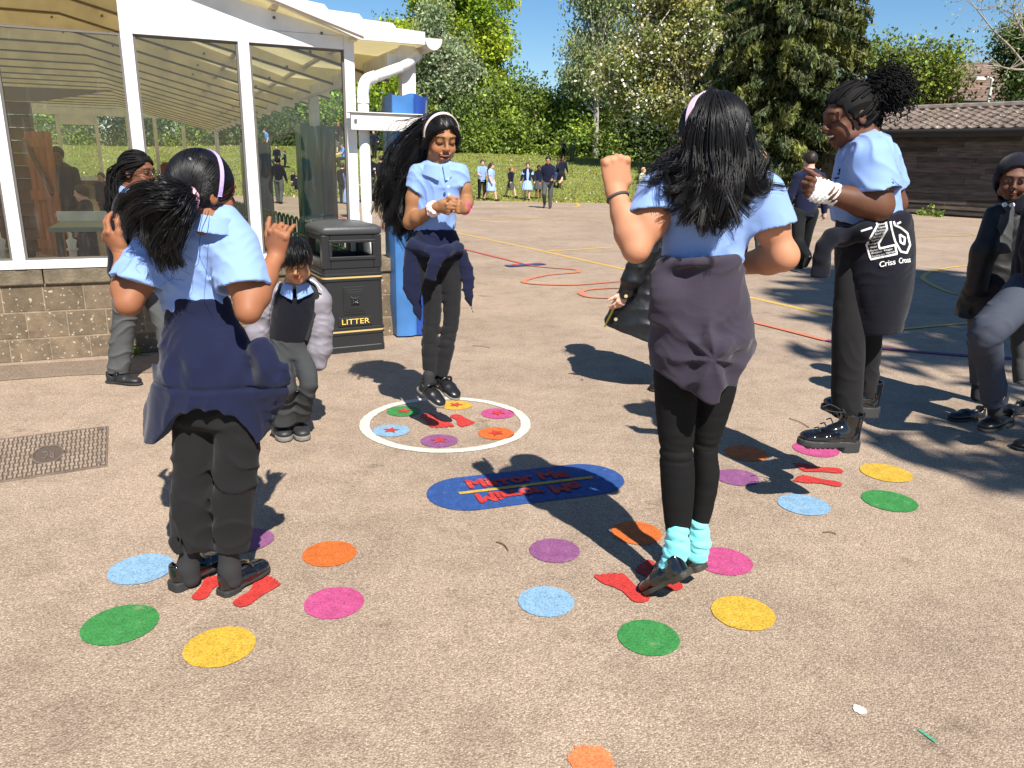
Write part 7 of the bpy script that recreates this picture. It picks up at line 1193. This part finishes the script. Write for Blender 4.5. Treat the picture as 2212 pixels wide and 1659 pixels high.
kid('girl in blue gingham dress and navy cardigan walking towards the camera', GK, 1138, 433, 78, 5, topkind='dress', top=NV, bot=DRESS, hair=HAIRBR, style='pony', legsw=((4, 4), (-8, 10)), arms=((8, 10, 18), (8, 15, 18)))
kid('small girl in navy cardigan holding hands with the girl in gingham', GK, 1162, 430, 70, 0, topkind='skirt', top=NV, bot=GREYT, hair=HAIRN, sk=SK_F, style='short', legsw=((2, 3), (10, 4)), arms=((10, 12, 15), (20, 40, 6)))
kid('older boy in navy jumper and grey trousers stepping forward, looking down', GK, 1182, 450, 108, -8, top=NAVYB, bot=GREYT, hair=HAIRB, sk=SK_E, legsw=((4, 4), (26, 62)), arms=((18, 60, 8), (-6, 25, 14)), lean=10)
kid('girl in navy cardigan running up the bank with a friend', GH, 1212, 408, 68, 150, topkind='skirt', top=NV, bot=BLKT, hair=HAIRBR, style='long', legsw=((18, 20), (-24, 40)), arms=((-30, 60, 10), (20, 40, 10)), lean=12)
kid('long-haired girl in light skirt running just behind the girl in navy cardigan', GH, 1204, 404, 56, 140, topkind='skirt', top=NV, bot=DRESS, hair=HAIRBR, style='long', legsw=((24, 20), (-18, 50)), lean=8)
kid('child in navy jacket standing at the foot of the dark hedge', GH, 1216, 349, 44, 40, topkind='jumper', top=NAVYD, bot=BLKT, hair=HAIRDB, arms=((10, 20, 20), (40, 50, 10)))
kid('child in green hooded coat standing at the foot of the dark hedge', GH, 1235, 349, 42, 180, topkind='coat', top=mat('coat_green', (.06, .10, .035), .8), bot=GREYD, hair=mat('hood_green', (.07, .11, .04), .8), collar_=False)
kid('small boy in pale grey hoodie walking right past the hand', GK, 1384, 441, 78, 50, topkind='hoodie', top=mat('hoodie_pale', (.42, .46, .36), .85), bot=BLKT, hair=HAIRBL, style='crop', legsw=((-22, 12), (28, 22)), arms=((15, 40, 6), (-5, 40, 6)), collar_=False)
kid('boy in blue polo leaning sideways on top of the bank', GH, 580, 330, 49, -40, topkind='polo', top=mat('polo_strong', (.08, .24, .62), .8), bot=BLKT, hair=HAIRBR, arms=((10, 20, 5), (-30, 40, 30)), lean=14)
kid('seated boy in navy jumper on the bank, facing the camera', GH, 600, 362, 36, 5, pose='sit', top=NV, bot=GREYD, hair=HAIRDB, legsw=((80, 100), (80, 100)), arms=((20, 60, 8), (20, 60, 8)))
kid('kneeling boy in navy jumper turned towards the seated boy', GH, 617, 362, 44, -70, top=NV, bot=BLKT, hair=HAIRBR, legsw=((10, 95), (10, 95)), arms=((25, 40, 5), (25, 40, 5)))
kid('boy in dark navy jumper walking away behind the bow-top fence', GB_, 605, 440, 96, 180, top=NAVYD, bot=GREYT, hair=HAIRN, sk=SK_F, style='crop', legsw=((10, 6), (-10, 14)), arms=((5, 12, 14), (5, 12, 14)))
kid('small girl squatting by the green pad, facing the camera', GB_, 636, 402, 46, 0, topkind='skirt', top=NAVYD, bot=BLKT, hair=HAIRBR, style='long', legsw=((95, 140), (95, 140)), lean=10)
kid('child in navy jumper squatting beside the small girl', GB_, 641, 410, 46, 190, top=NV, bot=BLKT, hair=HAIRBR, legsw=((95, 140), (95, 140)), lean=15)
kid('girl in light blue polo sitting sideways on the bank, clapping', GH, 718, 362, 36, 60, pose='sit', topkind='polo', top=mat('polo_strong', (.08, .24, .62), .8), bot=BLKT, hair=HAIRBL, style='pony', legsw=((78, 60), (84, 95)), arms=((40, 70, 5), (40, 80, 5)))
kid('girl in light blue polo sitting opposite the clapping girl', GH, 743, 360, 36, -60, pose='sit', topkind='polo', top=MATS['polo_strong'], bot=BLKT, hair=HAIRBR, style='long', legsw=((80, 80), (84, 95)), arms=((40, 70, 5), (40, 80, 5)))
kid('red-haired woman in dark jacket at the top of the bank', GH, 733, 328, 62, 170, topkind='jumper', top=NAVYD, bot=GREYD, hair=HAIRGI, style='long', collar_=False, headk=.8)
kid('dark-haired girl in grey skirt in front of the red-haired woman', GH, 727, 331, 48, 175, topkind='skirt', top=NAVYD, bot=GREYT, hair=HAIRDB, style='pony')
kid('boy in dark navy standing behind the last glass pane', GB_, 742, 440, 84, 175, top=NAVYD, bot=BLKT, hair=HAIRDB, legsw=((4, 4), (-4, 4)))
kid('girl in pale blue dress standing between mullion and downpipe', GB_, 757, 470, 112, 150, topkind='dress', top=DRESS, bot=DRESS, hair=HAIRBR, style='long', arms=((20, 70, 6), (20, 70, 6)))
kid('boy in navy jumper standing in profile right of the downpipe', GB_, 788, 437, 108, 120, top=NV, bot=GREYD, hair=HAIRBR, style='crop', arms=((35, 80, 8), (20, 60, 8)))
kid('boy with dark skin in navy jumper facing the boy in profile', GB_, 803, 434, 96, -20, top=NAVYD, bot=GREYT, hair=HAIRN, sk=SK_H, style='crop', arms=((10, 15, 6), (10, 15, 6)))
kid('child in charcoal jumper half hidden by the flying hair', GB_, 826, 438, 98, 160, top=NAVYD, bot=GREYD, hair=HAIRDB)
kid('tall boy in navy jumper with hands on hips on top of the bank', GH, 809, 342, 58, -10, top=NV, bot=BLKT, hair=HAIRBR, legsw=((6, 2), (-6, 2)), arms=((-15, 60, 35), (-15, 60, 35)))
kid('boy with dark hair and navy jumper standing inside the canopy', GI, 197, 555, 205, -70, top=NAVYD, bot=mat('jeans', (.03, .05, .09), .85), hair=HAIRDB, pos=at(197, 540, 7.9)*[1, 1, 0], arms=((40, 110, 8), (10, 30, 8)))
kid('child in black coat standing behind the open timber door', GI, 148, 540, 235, 20, top=BKC, bot=BLKT, hair=HAIRN, sk=SK_H, pos=at(150, 520, 9.6)*[1, 1, 0], collar_=False, wide=1.1)
kid('short-haired child far back inside the canopy', GI, 226, 480, 120, 0, top=NAVYD, bot=BLKT, hair=HAIRBR, pos=at(229, 460, 13.5)*[1, 1, 0])
kid('child in dark jumper beside the terracotta boards', GI, 338, 500, 140, 20, top=NAVYD, bot=GREYD, hair=HAIRBR, pos=at(342, 480, 10.9)*[1, 1, 0])
